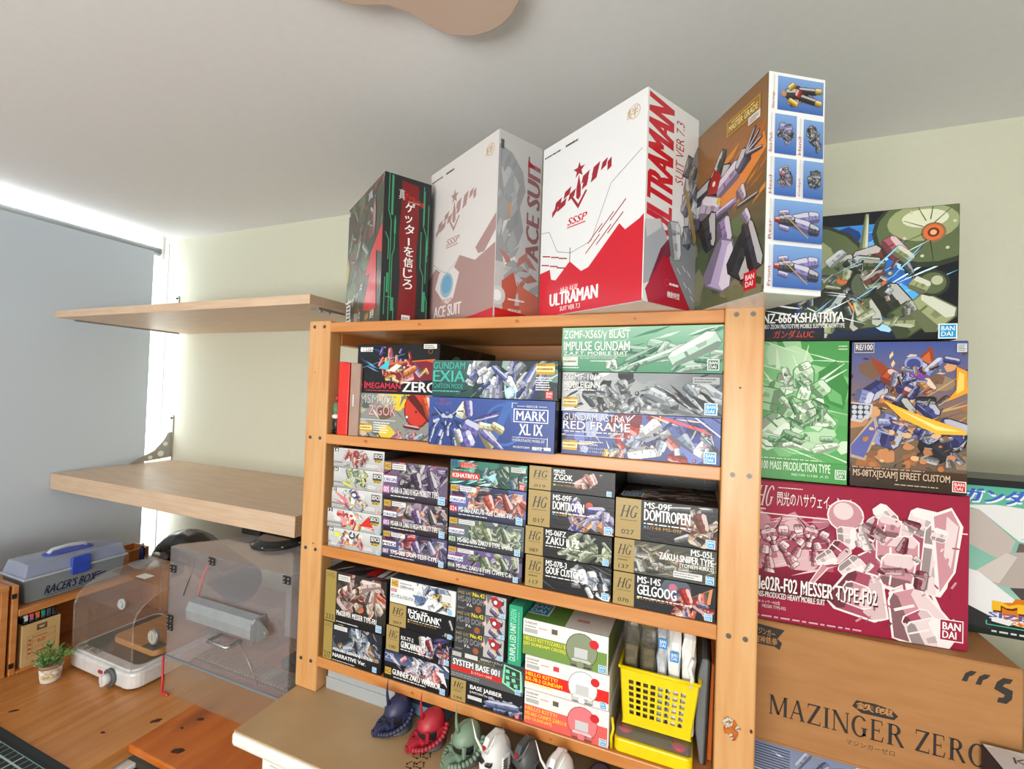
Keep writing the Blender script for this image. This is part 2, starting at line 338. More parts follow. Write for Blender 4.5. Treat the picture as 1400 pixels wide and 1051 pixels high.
                for k in (-1, 0, 1): s.line(*g(-L*.3, k*w*.35), *g(L*.3, k*w*.35), w*.14, K(c))
    def shards(s, n, pal, seed, size=.3, a=0, b=0, c_=1, d=1, ang=None, thin=.25):
        rn = random.Random(seed); pal = [H(x) for x in pal]
        for i in range(n):
            x = rn.uniform(a, c_); y = rn.uniform(b, d); th = rn.uniform(0, 6.28) if ang is None else R(ang+rn.uniform(-12, 12)); L = size*rn.uniform(.4, 1.2); w = L*thin*rn.uniform(.4, 1)
            ct, sn = math.cos(th), math.sin(th); g = lambda k, o: (x+(ct*k-sn*o)/s.asp, y+sn*k+ct*o)
            s.poly([g(-L/2, 0), g(-L*.1, w/2), g(L/2, w*.1), g(L*.1, -w/2)], pal[rn.randrange(len(pal))])
    def cloud(s, n, pal, seed, size=.25, a=0, b=0, c_=1, d=1):
        rn = random.Random(seed); pal = [H(x) for x in pal]
        for i in range(n):
            x = rn.uniform(a, c_); y = rn.uniform(b, d); r0 = size*rn.uniform(.3, 1); m = 9
            s.poly([(x+r0*rn.uniform(.6, 1.1)*math.cos(6.283*k/m)/s.asp, y+r0*rn.uniform(.5, .9)*math.sin(6.283*k/m)) for k in range(m)], pal[rn.randrange(len(pal))])
    def robot(s, cx, cy, z, c, c2=None, dk='26262a', ac='c8a040', seed=1, tilt=0, co=None, shield=None, blade=None):
        """plain generic machine figure, z = height over face height"""
        rn = random.Random(seed); c = H(c); c2 = H(c2) if c2 else mixc(c, (1, 1, 1), .4); dk = H(dk); ac = H(ac); T = R(tilt)
        def g(x, y): return (cx+(x*math.cos(T)-y*math.sin(T))*z/s.asp, cy+(x*math.sin(T)+y*math.cos(T))*z)
        def lb(x0, y0, x1, y1, w0, w1, k, det=True): s.limb(*g(x0, y0), *g(x1, y1), w0*z, w1*z, k, co=co, det=det)
        for k in (-1, 1): lb(.06*k, .2, .3*k, .42, .03, .012, dk, False)
        al, ar = rn.uniform(-.15, .1), rn.uniform(-.1, .2)
        for k in (-1, 1):
            lb(.09*k, -.05, .15*k, -.22, .055, .045, dk, False); lb(.15*k, -.2, .2*k, -.42, .06, .085, c); lb(.2*k, -.42, .23*k, -.48, .07, .09, c2, False)
            lb(.13*k, -.0, .2*k, -.13, .06, .075, c2)
        lb(0, .0, 0, -.14, .05, .06, c2, False); lb(0, .1, 0, -.02, .07, .05, dk, False)
        lb(-.13, .17, .13, .17, .11, .11, c); lb(-.06, .13, -.03, .06, .05, .03, ac, False); lb(.06, .13, .03, .06, .05, .03, ac, False)
        for k, a_ in ((-1, al), (1, ar)):
            lb(.2*k, .17, .3*k, .04+a_*.4, .04, .035, dk, False); lb(.3*k, .05+a_*.4, .36*k, -.12+a_, .055, .045, c); lb(.36*k, -.12+a_, .37*k, -.18+a_, .03, .03, dk, False)
            lb(.17*k, .22, .32*k, .17, .075, .09, c2)
        x, y = g(0, .3); s.ell(x, y, .062*z, mixc(c, (0, 0, 0), .8)); s.ell(x, y, .054*z, c2); lb(-.035, .295, .035, .295, .012, .012, dk, False)
        if shield: lb(.38, -.3, .4, .25, .09, .11, shield)
        if blade: s.line(*g(-.36, -.1), *g(-.62, .3), .035*z, blade, .01*z)

def carton(name, label, loc, rz, w, d, h, side, top=None, front=None, m='print', draw=None, rdraw=None, tdraw=None, ldraw=None, cat='box', group=None, bevel=.0012, mtl=None):
    """a card box: lid over a base, with printed faces. loc = front left bottom corner"""
    mb = MB(); sd = H(side); tp = H(top) if top else sd; fr = H(front) if front else sd; e = .003
    mb.box(0, w, 0, d, e, h, sd); mb.c[-5] = tp; mb.c[-4] = fr
    o = mb.build(name, mtl or M[m], loc=loc, rz=rz, bevel=bevel); tag(o, label, cat, group)
    b = MB().box(e*.6, w-e*.6, e*.6, d-e*.6, 0, e, mixc(sd, BLK, .3)).build('box_base', mtl or M[m], o)
    for fn, face, (fw, fh), nm in ((draw, 'front', (w, h), 'front_print'), (rdraw, 'right', (d, h), 'side_print'), (ldraw, 'left', (d, h), 'side_print'), (tdraw, 'top', (w, d), 'top_print')):
        if fn:
            p = Print(fw, fh, face, (w, d, h)); fn(p); p.mb.build(nm, M[m], o)
    return o

# ================================================================ ROOM
XL, XR, YB, YF, ZC, ZF = -2.197, 1.5, 1.3, -1.9, .626, -F
struct(MB().box(XL-.1, XR+.1, YF-.1, YB+.1, ZF-.05, ZF), 'floor', M['floor'])
struct(MB().box(XL-.1, XR+.1, YF-.1, YB+.1, ZC, ZC+.05), 'ceiling', M['ceil'])
struct(MB().box(XL-.1, XR+.1, YB, YB+.1, ZF, ZC), 'wall_back', M['wall'])
struct(MB().box(XR, XR+.1, YF, YB, ZF, ZC), 'wall_right', M['wall'])
struct(MB().box(XL, XR, YF-.1, YF, ZF, ZC), 'wall_rear', M['wall'])
struct(MB().box(XL-.1, XL, YF, YB, ZF, -.80).box(XL-.1, XL, YF, -1.2, -.80, ZC), 'wall_left', M['wall'])
win = struct(MB().box(XL-.02, XL-.001, -1.2, YB, -.80, -.765).box(XL-.02, XL-.001, -1.2, YB, ZC-.004, ZC).box(XL-.02, XL-.001, -1.2, -1.165, -.765, ZC-.012)
             .box(XL-.02, XL-.001, YB-.004, YB, -.765, ZC-.012).box(XL-.02, XL-.001, .02, .06, -.765, ZC-.012), 'window_1', M['white'])
MB().box(XL-.008, XL-.004, -1.165, .02, -.765, ZC-.012).build('pane', M['glass'], win)
MB().box(XL-.008, XL-.004, .06, YB-.004, -.765, ZC-.012).build('pane', M['glass'], win)
# roller blind
bl = thing('roller_blind', 'pale blue-grey roller blind pulled down over the left window', 'blind', (-2.15, 0, .549))
MB().box(.014, .017, -.95, 1.203, -1.31, 0).build('blind_cloth', M['blind'], bl)
MB().cyl((0, -.95, 0), .018, 2.18, 'y', 20).build('roller_tube', M['alu'], bl)
MB().box(.008, .023, -.95, 1.203, -1.33, -1.305).build('bottom_bar', M['alu'], bl, bevel=.002)
for y in (-.99, 1.231):
    MB().box(-.024, .024, y, y+.012, -.03, .069).build('wall_bracket', M['white'], bl, bevel=.003)
MB().tube([(-.012, 1.238, -.01), (-.014, 1.243, -.3), (-.012, 1.24, -.62)], .0012, 6).build('pull_cord', M['white'], bl)
# ceiling lamp, cloud shaped
cl = thing('ceiling_lamp', 'flat cloud-shaped beige ceiling lamp, switched off', 'lamp', (-.36, .4, ZC))
pts = [(-.536,.539),(-.515,.556),(-.499,.563),(-.482,.568),(-.467,.574),(-.442,.597),(-.425,.632),(-.412,.652),(-.398,.663),(-.37,.675),(-.337,.676),(-.31,.67),(-.29,.658),(-.268,.638),(-.256,.6),(-.262,.56),(-.24,.5),(-.21,.44),(-.22,.36),(-.27,.3),(-.34,.27),(-.42,.29),(-.49,.33),(-.56,.38),(-.585,.44),(-.57,.5)]
pts = [(a+.36, b-.4) for a, b in pts]
MB().prism(pts, 'z', -.028, -.008, sm=True).build('lamp_shade', mat('lamp_shade_beige', hx('cdb6a6'), .45), cl, bevel=.003, seg=2)
MB().prism([(a*.85, b*.85) for a, b in pts], 'z', -.008, 0).build('lamp_base', M['white'], cl)

# ================================================================ LEFT SHELVES
s1 = tag(MB().box(-.02, 1.139, 0, .43, 0, .024).build('wall_shelf', M['lam'], loc=(-2.045, .865, .206), bevel=.0008), 'thin pale oak wall shelf under the ceiling, upper of two', 'shelf')
MB().box(-.012, -.002, .05, .40, .0, .005).build('edge_cleat', M['alug'], s1, loc=(0, 0, -.005))
fit = MB().box(0, .03, 0, .12, -.006, 0).cyl((.015, .02, -.009), .006, .004, 'z', 10).cyl((.015, .05, -.009), .006, .004, 'z', 10).build('end_fitting', M['steel'], s1, loc=(1.09, .05, 0))
for z, n in ((.355, 'upper'),):
    pass
def bracket(x, z0, z1, label, arm=True, up=True):
    b = thing('shelf_bracket', label, 'bracket', (x, YB, z0))
    MB().box(-.009, .009, -.006, 0, 0, z1-z0-.009).cyl((0, -.006, z1-z0-.009), .009, .006, 'y', 16).build('wall_plate', M['steel'], b)
    if arm:
        prof = [(-.006, .012), (-.15, .0), (-.15, .006), (-.12, .02), (-.07, .045), (-.035, .085), (-.02, .115), (-.006, .12)]
        mb = MB(); n = len(prof); mb.prism(prof, 'x', -.003, .003); mb.build('gusset', M['steel'], b)
        for (y, zz, q) in ((-.045, .03, .012), (-.085, .018, .008), (-.028, .07, .009)):
            MB().cyl((-.0045, y, zz), q, .009, 'x', 14).build('lightening_hole', mat('hole_light', hx('eef0ee'), .6) if 'hole_light' not in bpy.data.materials else bpy.data.materials['hole_light'], b)
    return b
bracket(-2.12, .232, .375, 'short steel bracket tip on the wall above the upper oak shelf', arm=False)
bracket(-2.12, -.339, -.147, 'perforated steel bracket on the wall above the lower thick oak shelf')
s2 = tag(MB().box(0, 1.165, 0, .397, 0, .056).build('wall_shelf', M['lam'], loc=(-2.13, .903, -.397), bevel=.0008), 'thick pale oak wall shelf above the workbench, lower of two', 'shelf')
MB().box(0, .0006, .0008, .396, .0012, .0548).build('cut_end', M['chip'], s2, loc=(1.165, 0, 0))

# ================================================================ DESK, DRESSER
dk = thing('workbench', 'long pine workbench top along the window wall', 'desk', (-1.65, .2, ZF))
zt = -.78+F
for i, (a, b) in enumerate(((-.47, -.36), (-.36, -.17), (-.17, 0), (0, .17), (.17, .35), (.35, .538))):
    MB().box(a+.0006, b-.0006, -1.2, 1.098, zt-.03, zt).build('plank', M['desk_y'], dk, bevel=.0012)
for x, y in ((-.43, -1.15), (.5, -1.15), (-.43, 1.0), (.5, .2)):
    MB().box(x-.025, x+.025, y-.025, y+.025, 0, zt-.03).build('leg', M['white'], dk)
d2 = thing('side_board', 'orange-stained knotty pine board between workbench and white dresser', 'desk', (-.96, .96, ZF))
MB().box(-.152, .163, -.338, .335, zt-.016, zt).build('board_slab', M['desk_o'], d2, bevel=.003, seg=2)
for x in (-.14, .15): MB().box(x-.012, x+.012, .1, .14, 0, zt-.016).build('leg', M['white'], d2)
KD = noisy('dark_knot', hx('2a1206'), hx('5d2b10'), 60, .5)
def knot(root, x, y, z, a, b, rot=0, n=14, m=KD):
    rn = random.Random(int(x*1e4+y*1e3)); c, s_ = math.cos(rot), math.sin(rot); vs = []
    for k in range(n):
        q = rn.uniform(.75, 1.1); X, Y = a*q*math.cos(6.283*k/n), b*q*math.sin(6.283*k/n); vs.append((X*c-Y*s_, X*s_+Y*c))
    MB().prism(vs, 'z', 0, .0006).build('knot', m, root, loc=(x, y, z))
for x, y, a, b, rr in ((-1.135, .69, .012, .006, .9), (-1.05, .735, .009, .005, .3), (-1.0, .655, .014, .008, .5), (-1.06, .70, .005, .003, 0)):
    knot(d2 if x > -1.112 else dk, x-(-.96 if x > -1.112 else -1.65), y-(.96 if x > -1.112 else .2), zt, a, b, rr)
for x, y, a, b, rr in ((-1.46, .575, .01, .004, .8), (-1.42, .50, .02, .005, .6), (-1.35, .86, .009, .004, 0), (-1.47, .82, .012, .004, .5), (-1.20, .62, .006, .003, .2)):
    knot(dk, x+1.65, y-.2, zt, a, b, rr)
ped = thing('pedestal_cabinet', 'white pedestal cabinet below the orange board, mostly hidden', 'cabinet', (-1.08, .5, ZF))
MB().box(-.10, -.014, -.3, .13, 0, .552).build('side_panel', M['white'], ped, bevel=.002)
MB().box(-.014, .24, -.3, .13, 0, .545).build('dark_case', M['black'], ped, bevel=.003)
# cutting mat
mt = thing('cutting_mat', 'black cutting mat with pale green grid lines on the workbench corner', 'mat', (-1.5, .3, -.7795))
def mat_print(p):
    p.bg('2b3236'); p.rect(.02, .03, .98, .97, '23292d')
    for i in range(31): p.line(.04+.92*i/30, .05, .04+.92*i/30, .95, .004 if i % 5 else .008, '7f9f98' if i % 5 else 'a9c4bc')
    for i in range(22): p.line(.04, .05+.9*i/21, .96, .05+.9*i/21, .004 if i % 5 else .008, '7f9f98' if i % 5 else 'a9c4bc')
MB().box(-.25, .36, -.2, .237, 0, .003, hx('23282c')).build('mat_sheet', M['matte'], mt, bevel=.001)
p = Print(.61, .437, 'top', (.61, .437, .003)); mat_print(p); p.mb.build('grid_print', M['matte'], mt, loc=(-.25, -.2, 0))

dr = thing('dresser', 'white painted dresser with a brown fibreboard top under the rack', 'dresser', (-.1, .95, ZF))
zd = -.654+F
MB().box(-.70, 1.2, -.33, .34, zd-.028, zd-.003).build('top_board', M['white'], dr, bevel=.006, seg=2)
MB().box(-.697, 1.197, -.327, .337, zd-.003, zd).build('top_sheet', M['mdf'], dr, bevel=.0008)
MB().box(-.665, 1.16, -.29, .34, .06, zd-.028).build('carcass', M['white'], dr, bevel=.003)
for k in range(3):
    a = -.65+k*.6; MB().box(a, a+.58, -.302, -.29, zd-.17, zd-.045).box(a+.02, a+.56, -.305, -.302, zd-.155, zd-.06).build('drawer', M['white'], dr, bevel=.002)
for x in (-.63, 1.12):
    for y in (-.25, .3): MB().box(x-.02, x+.02, y-.02, y+.02, 0, .06).build('leg', M['white'], dr)
# printed recycling marks
def tri_mark(x, y, k=.0085):
    mb = MB()
    for i in range(3):
        a0, a1 = R(90+120*i+14), R(90+120*(i+1)-14)
        p0, p1 = Vector((k*math.cos(a0), k*math.sin(a0))), Vector((k*math.cos(a1), k*math.sin(a1))); d = (p1-p0).normalized(); n = Vector((-d.y, d.x))*k*.1
        mb.add([(*(p0+n), .0003), (*(p0-n), .0003), (*(p1-n), .0003), (*(p1+n), .0003)], [(0, 1, 2, 3)], hx('2a2622'))
        q = p1-d*k*.35; mb.add([(*(q+n*4), .0003), (*(q-n*4), .0003), (*p1, .0003)], [(0, 1, 2)], hx('2a2622'))
    return mb.build('printed_mark', M['matte'], dr, loc=(x+.1, y-.95, zd))
for x, y in ((-.451, .716), (-.435, .723), (-.449, .693), (-.434, .700)): tri_mark(x, y)

# ================================================================ RACK
rk = thing('storage_rack', 'honey-coloured pine rack of four shelves full of model kit boxes', 'shelf rack', (-.357, .918, -.6535))
rx, ry, rz_ = -.357, .918, -.6535
SCR = mat('screw_steel', hx('6c6660'), .4, .7)
def post(x0, x1, y0, y1, front):
    o = MB().box(x0-rx, x1-rx, y0-ry, y1-ry, 0, .797).build('post', M['pine_z'], rk, bevel=.0035, seg=3)
    if front:
        for zc in (.13-.0, -.112, -.352, -.59):
            for xx in (x0+.016, x1-.016):
                MB().cyl((xx-rx, y0-ry-.0012, zc-rz_), .0038, .003, 'y', 14).box(xx-rx-.0032, xx-rx+.0032, y0-ry-.0016, y0-ry-.0011, zc-rz_-.0006, zc-rz_+.0006).box(xx-rx-.0006, xx-rx+.0006, y0-ry-.0016, y0-ry-.0011, zc-rz_-.0032, zc-rz_+.0032).build('screw', SCR, o)
    return o
pl_ = post(-.802, -.742, .768, .803, True); pr_ = post(.034, .0885, .768, .803, True)
post(-.802, -.742, 1.033, 1.068, False); post(.034, .0885, 1.033, 1.068, False)
for zt_, th in ((.139, .021), (-.102, .021), (-.340, .023), (-.577, .021)):
    MB().box(-.742-rx, .034-rx, .768-ry, 1.068-ry, zt_-th-rz_, zt_-rz_).build('shelf_board', M['pine_x'], rk, bevel=.002, seg=2)
    for x0, x1 in ((-.772, -.742), (.034, .064)):
        MB().box(x0-rx, x1-rx, .803-ry, 1.033-ry, zt_-.045-rz_, zt_-.001-rz_).build('side_rail', M['pine_y'], rk, bevel=.002)
MB().box(-.742-rx, .034-rx, 1.045-ry, 1.062-ry, .07-rz_, .116-rz_).build('back_rail', M['pine_x'], rk, bevel=.002)
# resin knot on the right front post and a few small ones
def post_knot(root, x, z, a, b, m, rn_seed, y=.768, n=18, nm='knot', d=.0006):
    rn = random.Random(rn_seed); vs = [(a*rn.uniform(.6, 1.15)*math.cos(6.283*k/n), b*rn.uniform(.6, 1.15)*math.sin(6.283*k/n)) for k in range(n)]
    MB().prism(vs, 'y', -d, 0).build(nm, m, root, loc=(x-rx, y-ry, z-rz_))
KR = noisy('red_knot', hx('9a4212'), hx('c4712c'), 70, .35); RS = noisy('dried_resin', hx('cfc9b8'), hx('8a5a32'), 260, .3, contrast=(.42, .6))
post_knot(pr_, .057, -.487, .012, .016, KR, 3); post_knot(pr_, .051, -.478, .008, .009, RS, 5, d=.0012, nm='resin'); post_knot(pr_, .066, -.484, .004, .004, RS, 6, d=.0012, nm='resin'); post_knot(pr_, .057, -.498, .004, .005, RS, 9, d=.0012, nm='resin')
post_knot(pr_, .083, -.483, .0025, .003, KD, 8); post_knot(pr_, .0575, .019, .0015, .0018, KD, 2); post_knot(pl_, -.78, .03, .002, .0015, KR, 4); post_knot(pl_, -.765, -.34, .003, .0022, KR, 7)
for x, z, a in ((-.515, .129, .004), (-.307, .129, .0045), (-.1, .128, .003), (-.635, -.111, .0045), (-.41, -.353, .004), (-.5, -.588, .004), (-.22, -.589, .003)):
    post_knot(rk, x, z, a, a*.8, KR, int(x*-1000))

# ================================================================ BOXES ON TOP OF THE RACK
def rotbox(near, far_a, far_b, top):
    """near corner, ends of the two visible faces -> loc of local origin, rz, w, d, h"""
    a = Vector((near[0]-far_a[0], near[1]-far_a[1])); b = Vector((far_b[0]-near[0], far_b[1]-near[1])); rz = math.atan2(a.y, a.x)
    n = Vector((-a.y, a.x)).normalized(); return (far_a[0], far_a[1], .139), rz, a.length, abs(b.dot(n)), top-.139
SEAL = 'b99a5a'
def emblem(p, cu, cv, z, c):
    # star over a winged arrow with bars
    st = [(cu+(.2 if k % 2 else .48)*z*.5*math.sin(6.283*k/10)/p.asp*1.0, cv+z*.55+(.2 if k % 2 else .48)*z*.5*math.cos(6.283*k/10)) for k in range(10)]; p.poly(st, c)
    g = lambda x, y: (cu+x*z/p.asp, cv+y*z)
    p.poly([g(0,.42), g(.09,.05), g(.09,-.22), g(0,-.3), g(-.09,-.22), g(-.09,.05)], c)
    p.poly([g(-.32,-.14), g(-.26,-.1), g(0,-.42), g(.28,-.1), g(.34,-.14), g(0,-.56)], c)
    def bar(x0, x1, y, t=.12, sl=.30): p.poly([g(x0, y+x0*sl-t), g(x1-.04, y+x1*sl-t), g(x1+.02, y+x1*sl+t*.7), g(x0+.06, y+x0*sl+t*.7)], c)
    for x0, x1, y in ((-1.0,-.7,.12),(-.62,-.32,.2),(-.88,-.5,-.02),(-.42,-.13,.02),(.12,.36,.02),(.1,.4,.2),(.46,.72,.0),(.5,.78,.18),(.82,1.05,.1)): bar(x0, x1, y)
    p.poly([g(-1.1,-.36), g(-.86,-.18), g(-.86,-.34), g(-1.1,-.52)], c); p.poly([g(1.06,.38), g(1.2,.46), g(1.2,.2), g(1.06,.14)], c)
def ultra_front(p, red='c8152b', wh='e2e4e7', name='ULTRAMAN', ver='SUIT VER 7.3', orb=False, txt=WHT, ln='6d7074'):
    p.bg(wh); a = p.asp; em = '9c1a2e' if not orb else red
    emblem(p, .41, .665, .19, em); p.T('SSSP', .30, .485, .49, .525, red, .05, slant=.3); p.rect(.30, .472, .49, .478, red)
    if orb:
        p.poly([(0,.30),(.14,.37),(.26,.32),(.38,.30),(.52,.40),(.74,.34),(1,.40),(1,0),(0,0)], red)
        p.poly([(.74,.41),(1,.56),(1,.47),(.86,.37),(.78,.37)], red)
        p.poly([(.14,.24),(.2,.33),(.3,.35),(.42,.35),(.52,.3),(.44,.16),(.36,.13),(.3,.14)], wh); p.ell(.33, .245, .075, '8fb0bd', .075); p.ell(.33, .25, .055, '6f9fc4')
        p.pl([(.1,.4),(.24,.34),(.33,.32)], .003, ln); p.pl([(.33,.32),(.46,.37),(.52,.4)], .003, ln)
    else:
        p.poly([(0,.26),(.12,.27),(.14,.21),(.19,.20),(.34,.285),(.46,.215),(.53,.225),(.80,.40),(.85,.36),(.96,.39),(1,.41),(1,0),(0,0)], red)
        p.pl([(0,.5),(.1,.49),(.2,.36),(.35,.33),(.55,.36),(.72,.62),(.97,.72)], .003, ln); p.line(.34, .28, .34, .36, .005, '3b2b2e')
        for x, y in ((.52,.38),(.62,.42),(.72,.46),(.50,.33),(.60,.36),(.70,.40)): p.line(x, y-.03, x+.13, y+.05, .006, '9c1526')
        for x, y in ((.02,.31),(.12,.29),(.03,.36),(.13,.34),(.22,.32),(.2,.27)): p.line(x, y, x+.09, y-.015, .007, '9c1526')
    p.T('機動 特型', .24, .135, .42, .165, 'd92336' if not orb else 'b8908f', .04, sh=WHT if not orb else None)
    p.T(name, .13, .055, .62 if not orb else .56, .125, txt, .08); p.T(ver, .25, .02, .46, .045, txt, .03)
    p.tiny(.02, .93, .22, .95, 1, '333333', 3); p.tiny(.26, .93, .42, .955, 1, '111111', 5)
    p.ring(.9, .915, .034, .003, SEAL); p.T('絆', .84, .89, .93, .94, SEAL, .02)
def ultra_side(p):
    p.bg('e6e8ea'); p.T('ULTRAMAN', .03, .33, .50, .95, 'c8152b', .1, rot=90, slant=.1); p.T('SUIT VER 7.3', .54, .62, .70, .93, 'b8233a', .02, rot=90)
    p.poly([(.74,.66),(.98,.86),(1,.86),(1,.0),(.6,.0),(.2,.2),(.55,.28),(.8,.45),(.7,.6)], '8b8e96'); p.mass(.78, .35, 1, .8, 9, ['9a9da6', '777a84', 'b5b7be', '6b6e78'], 4, .25, .05, 80)
    p.poly([(.72,.62),(.8,.6),(1,.38),(.96,.34),(.84,.46)], 'a58a4f')
    p.poly([(.0,.38),(.28,.41),(.42,.33),(.38,.26),(.12,.1),(0,.08)], 'a9aeb8'); p.poly([(0,.38),(.28,.41),(.3,.37),(.05,.3)], 'c9cdd4')
    p.poly([(.3,.27),(.44,.33),(.5,.26),(.25,.1),(.1,.1)], '742038')
    p.poly([(.04,.06),(.35,.24),(.5,.23),(.9,.02),(.9,0),(.1,0)], 'b01830'); p.poly([(.5,.28),(.92,.2),(1,.12),(1,0),(.92,0),(.48,.22)], '8d9097')
    p.limb(.53, .42, .6, .24, .05, .04, 'b9bcc2'); p.T('SSSP', .5, .365, .66, .38, '3a3c44', .03)
    for x, y in ((.62,.2),(.72,.22),(.82,.2),(.75,.14),(.85,.12),(.9,.08)): p.line(x, y, x+.07, y-.025, .004, 'f0f0f0')
    p.ring(.43, .115, .018, .004, 'e63246'); p.tiny(.48, .1, .72, .125, 1, WHT, 2); p.T('機動特型', .44, .045, .68, .075, WHT, .03)
loc, rz, w, d, h = rotbox((-.079, .68), (-.278, .80), (-.011, .795), .453)
carton('boxed_kit', 'tall white and red box with a star emblem, big red vertical lettering on its side', loc, rz, w, d, h, 'e6e8ea', 'f2f2f2', m='gloss', draw=ultra_front, rdraw=ultra_side, group='tall boxes on top of the rack')
def ace_side(p):
    p.bg('c4c3c6'); p.poly([(.05,.92),(.3,.9),(.55,.82),(.62,.72),(.5,.62),(.6,.5),(.5,.42),(.3,.35),(.15,.3),(0,.3),(0,.92)], '9b9da3')
    p.poly([(.05,.8),(.25,.82),(.48,.74),(.4,.66),(.15,.68)], 'b7b9be'); p.poly([(.2,.62),(.4,.64),(.42,.58),(.25,.55)], 'c99a76'); p.poly([(.15,.52),(.4,.56),(.3,.45),(.12,.44)], 'd6d4d2'); p.poly([(.15,.34),(.4,.36),(.5,.3),(.2,.28)], 'e2e2e2')
    p.shards(16, ['b77f7a', 'a2a4aa', 'b07670', 'b9babf'], 8, .16, .2, .14, .9, .36, None, .5); p.shards(22, ['a8abb0', '93969c', 'b4b6bb', '9ea1a6'], 5, .14, .02, .36, .45, .86, 75, .5)
    p.poly([(.15,.2),(.4,.26),(.5,.18),(.45,.08),(1,.1),(1,0),(.2,0)], 'c25f4e'); p.poly([(.5,.2),(1,.15),(1,0),(.6,0)], 'cf7360'); p.ell(.08, .12, .05, 'd0d4d8'); p.ell(.06, .12, .03, 'f2f6fa')
    p.T('ACE SUIT', .66, .34, .97, .9, '96666b', .09, rot=90, slant=.1); p.poly([(.66,.9),(.85,.87),(.66,.86)], 'a81f30'); p.tiny(.3, .1, .7, .12, 1, WHT, 4); p.T('機動特型', .3, .03, .6, .06, 'e8e4e4', .03); p.rect(.04, .9, .11, .95, '55585c'); p.line(.06, .64, .06, .9, .003, '8a8c90')
loc, rz, w, d, h = rotbox((-.356, .77), (-.581, .893), (-.301, .865), .493)
ab = carton('boxed_kit', 'tall box in hazy tissue wrap with a blue orb, paler of the two white boxes', loc, rz, w, d, h, 'c9c7c8', 'd5d3d3', m='matte',
       draw=lambda p: ultra_front(p, 'a58886', 'd3d0d0', 'ACE SUIT', '', True, 'ddd6d6', '9b9696'), rdraw=ace_side, group='tall boxes on top of the rack')
mb = MB().add([(.05, -.0006, .0005), (w-.002, -.0006, .0005), (w-.002, -.0006, .019), (w-.06, -.0006, .012)], [(0, 1, 2, 3)], hx('c21f2c')).add([(w+.0006, .002, .0005), (w+.0006, d-.004, .0005), (w+.0006, d*.7, .014), (w+.0006, .002, .019)], [(0, 1, 2, 3)], hx('c6251f'))
mb.build('uncovered_edge', M['gloss'], ab)
GR = '3f9a70'
def get_side(p):
    p.bg('26282a'); p.poly([(.36,.97),(.72,.96),(.74,.7),(.7,.45),(.74,.3),(.72,.0),(.34,.0),(.38,.3),(.33,.6),(.36,.8)], '7d1e20')
    for pts in ([(.1,1),(.1,.75),(.16,.68),(.16,0)], [(.05,.6),(.12,.55),(.12,.42)], [(.24,.72),(.24,.5),(.2,.45),(.2,.15),(.26,.1),(.26,0)], [(.84,.97),(.84,.7),(.92,.62),(.92,.3)], [(.8,.65),(.8,.4),(.87,.35),(.87,.1)], [(.95,.85),(.95,.5)], [(.9,.24),(.97,.17),(.97,.0)], [(.1,.17),(.2,.17)], [(.07,.3),(.07,.05)]):
        p.pl(pts, .006, GR)
    for x, y0, y1, wd_ in ((.17, .72, .99, .014), (.24, .6, .7, .012), (.12, .2, .33, .012), (.23, .08, .17, .02), (.85, .7, .94, .01), (.93, .45, .6, .01), (.9, .1, .24, .02)): p.line(x, y0, x, y1, wd_, GR)
    p.T('ゲッターロボ', .43, .86, .83, .9, 'd8262c', .05, drop=-.12); p.T('真', .3, .84, .42, .91, 'c9c7c2', .04); p.tiny(.5, .83, .83, .845, 1, 'b8b4a8', 6)
    for i, ch in enumerate('ゲッターを信じろ'):
        v = .765-i*.075; k = .75 if ch in 'ッ' else 1
        if ch == 'ー': p.line(.535, v+.05, .54, v+.0, .012, WHT)
        else: p.T(ch, .44, v, .44+.2*k, v+.066*k, WHT, .035)
    p.rect(.44, .008, .62, .062, 'e6e6e6'); p.T('three', .46, .037, .58, .052, '202020', .02); p.T('zero', .46, .018, .56, .032, '202020', .02)
def get_front(p):
    p.bg('333a2e'); p.cloud(26, ['3f5238', '26302a', '5a6a4a', '4a2f28', '2c3834', '6b3a30'], 3, .13); p.shards(40, ['5f7a60', '8aa088', '2a332c', '9a4038', '49584a'], 5, .14, ang=70)
    p.mass(.05, .4, .8, .9, 10, ['4f6a52', '6d3a34', '2c3a34', '8c8f86'], 12, .2, .03); p.ell(.78, .75, .035, '7d5a5e', .13); p.ell(.78, .76, .02, 'a28a8c', .09)
    p.poly([(.72,.5),(.95,.64),(1,.66),(1,.46),(.86,.5),(.9,.1),(.75,.1),(.55,.12),(.72,.36),(.6,.36),(.5,.27)], 'c91f30'); p.poly([(.04,.6),(.1,.5),(.05,.36),(.0,.45)], 'b8a24a')
    p.T('真', .60, .9, .72, .96, 'c8ccd8', .04); p.T('ゲッターロボ', .7, .93, .95, .965, 'd8262c', .04, drop=.1)
    p.T('真', .0, .02, .2, .26, 'e8e8e4', .03); p.T('ゲッタ', .2, .17, .52, .24, 'e8e8e4', .03, drop=.3); p.T('最後の日', .3, .03, .48, .12, 'd8d8d0', .03, rot=0); p.T('絆', .62, .04, .72, .085, 'd09a4a', .03); p.T('絆', .76, .04, .86, .1, 'e8e0d0', .03); p.rect(.02, .93, .06, .97, 'cfcfc8')
loc, rz, w, d, h = rotbox((-.618, .775), (-.843, .922), (-.556, .861), .455)
carton('boxed_kit', 'dark box with green circuit lines and white vertical Japanese lettering on red', loc, rz, w, d, h, '26282a', '303234', m='gloss', draw=get_front, rdraw=get_side, group='tall boxes on top of the rack')
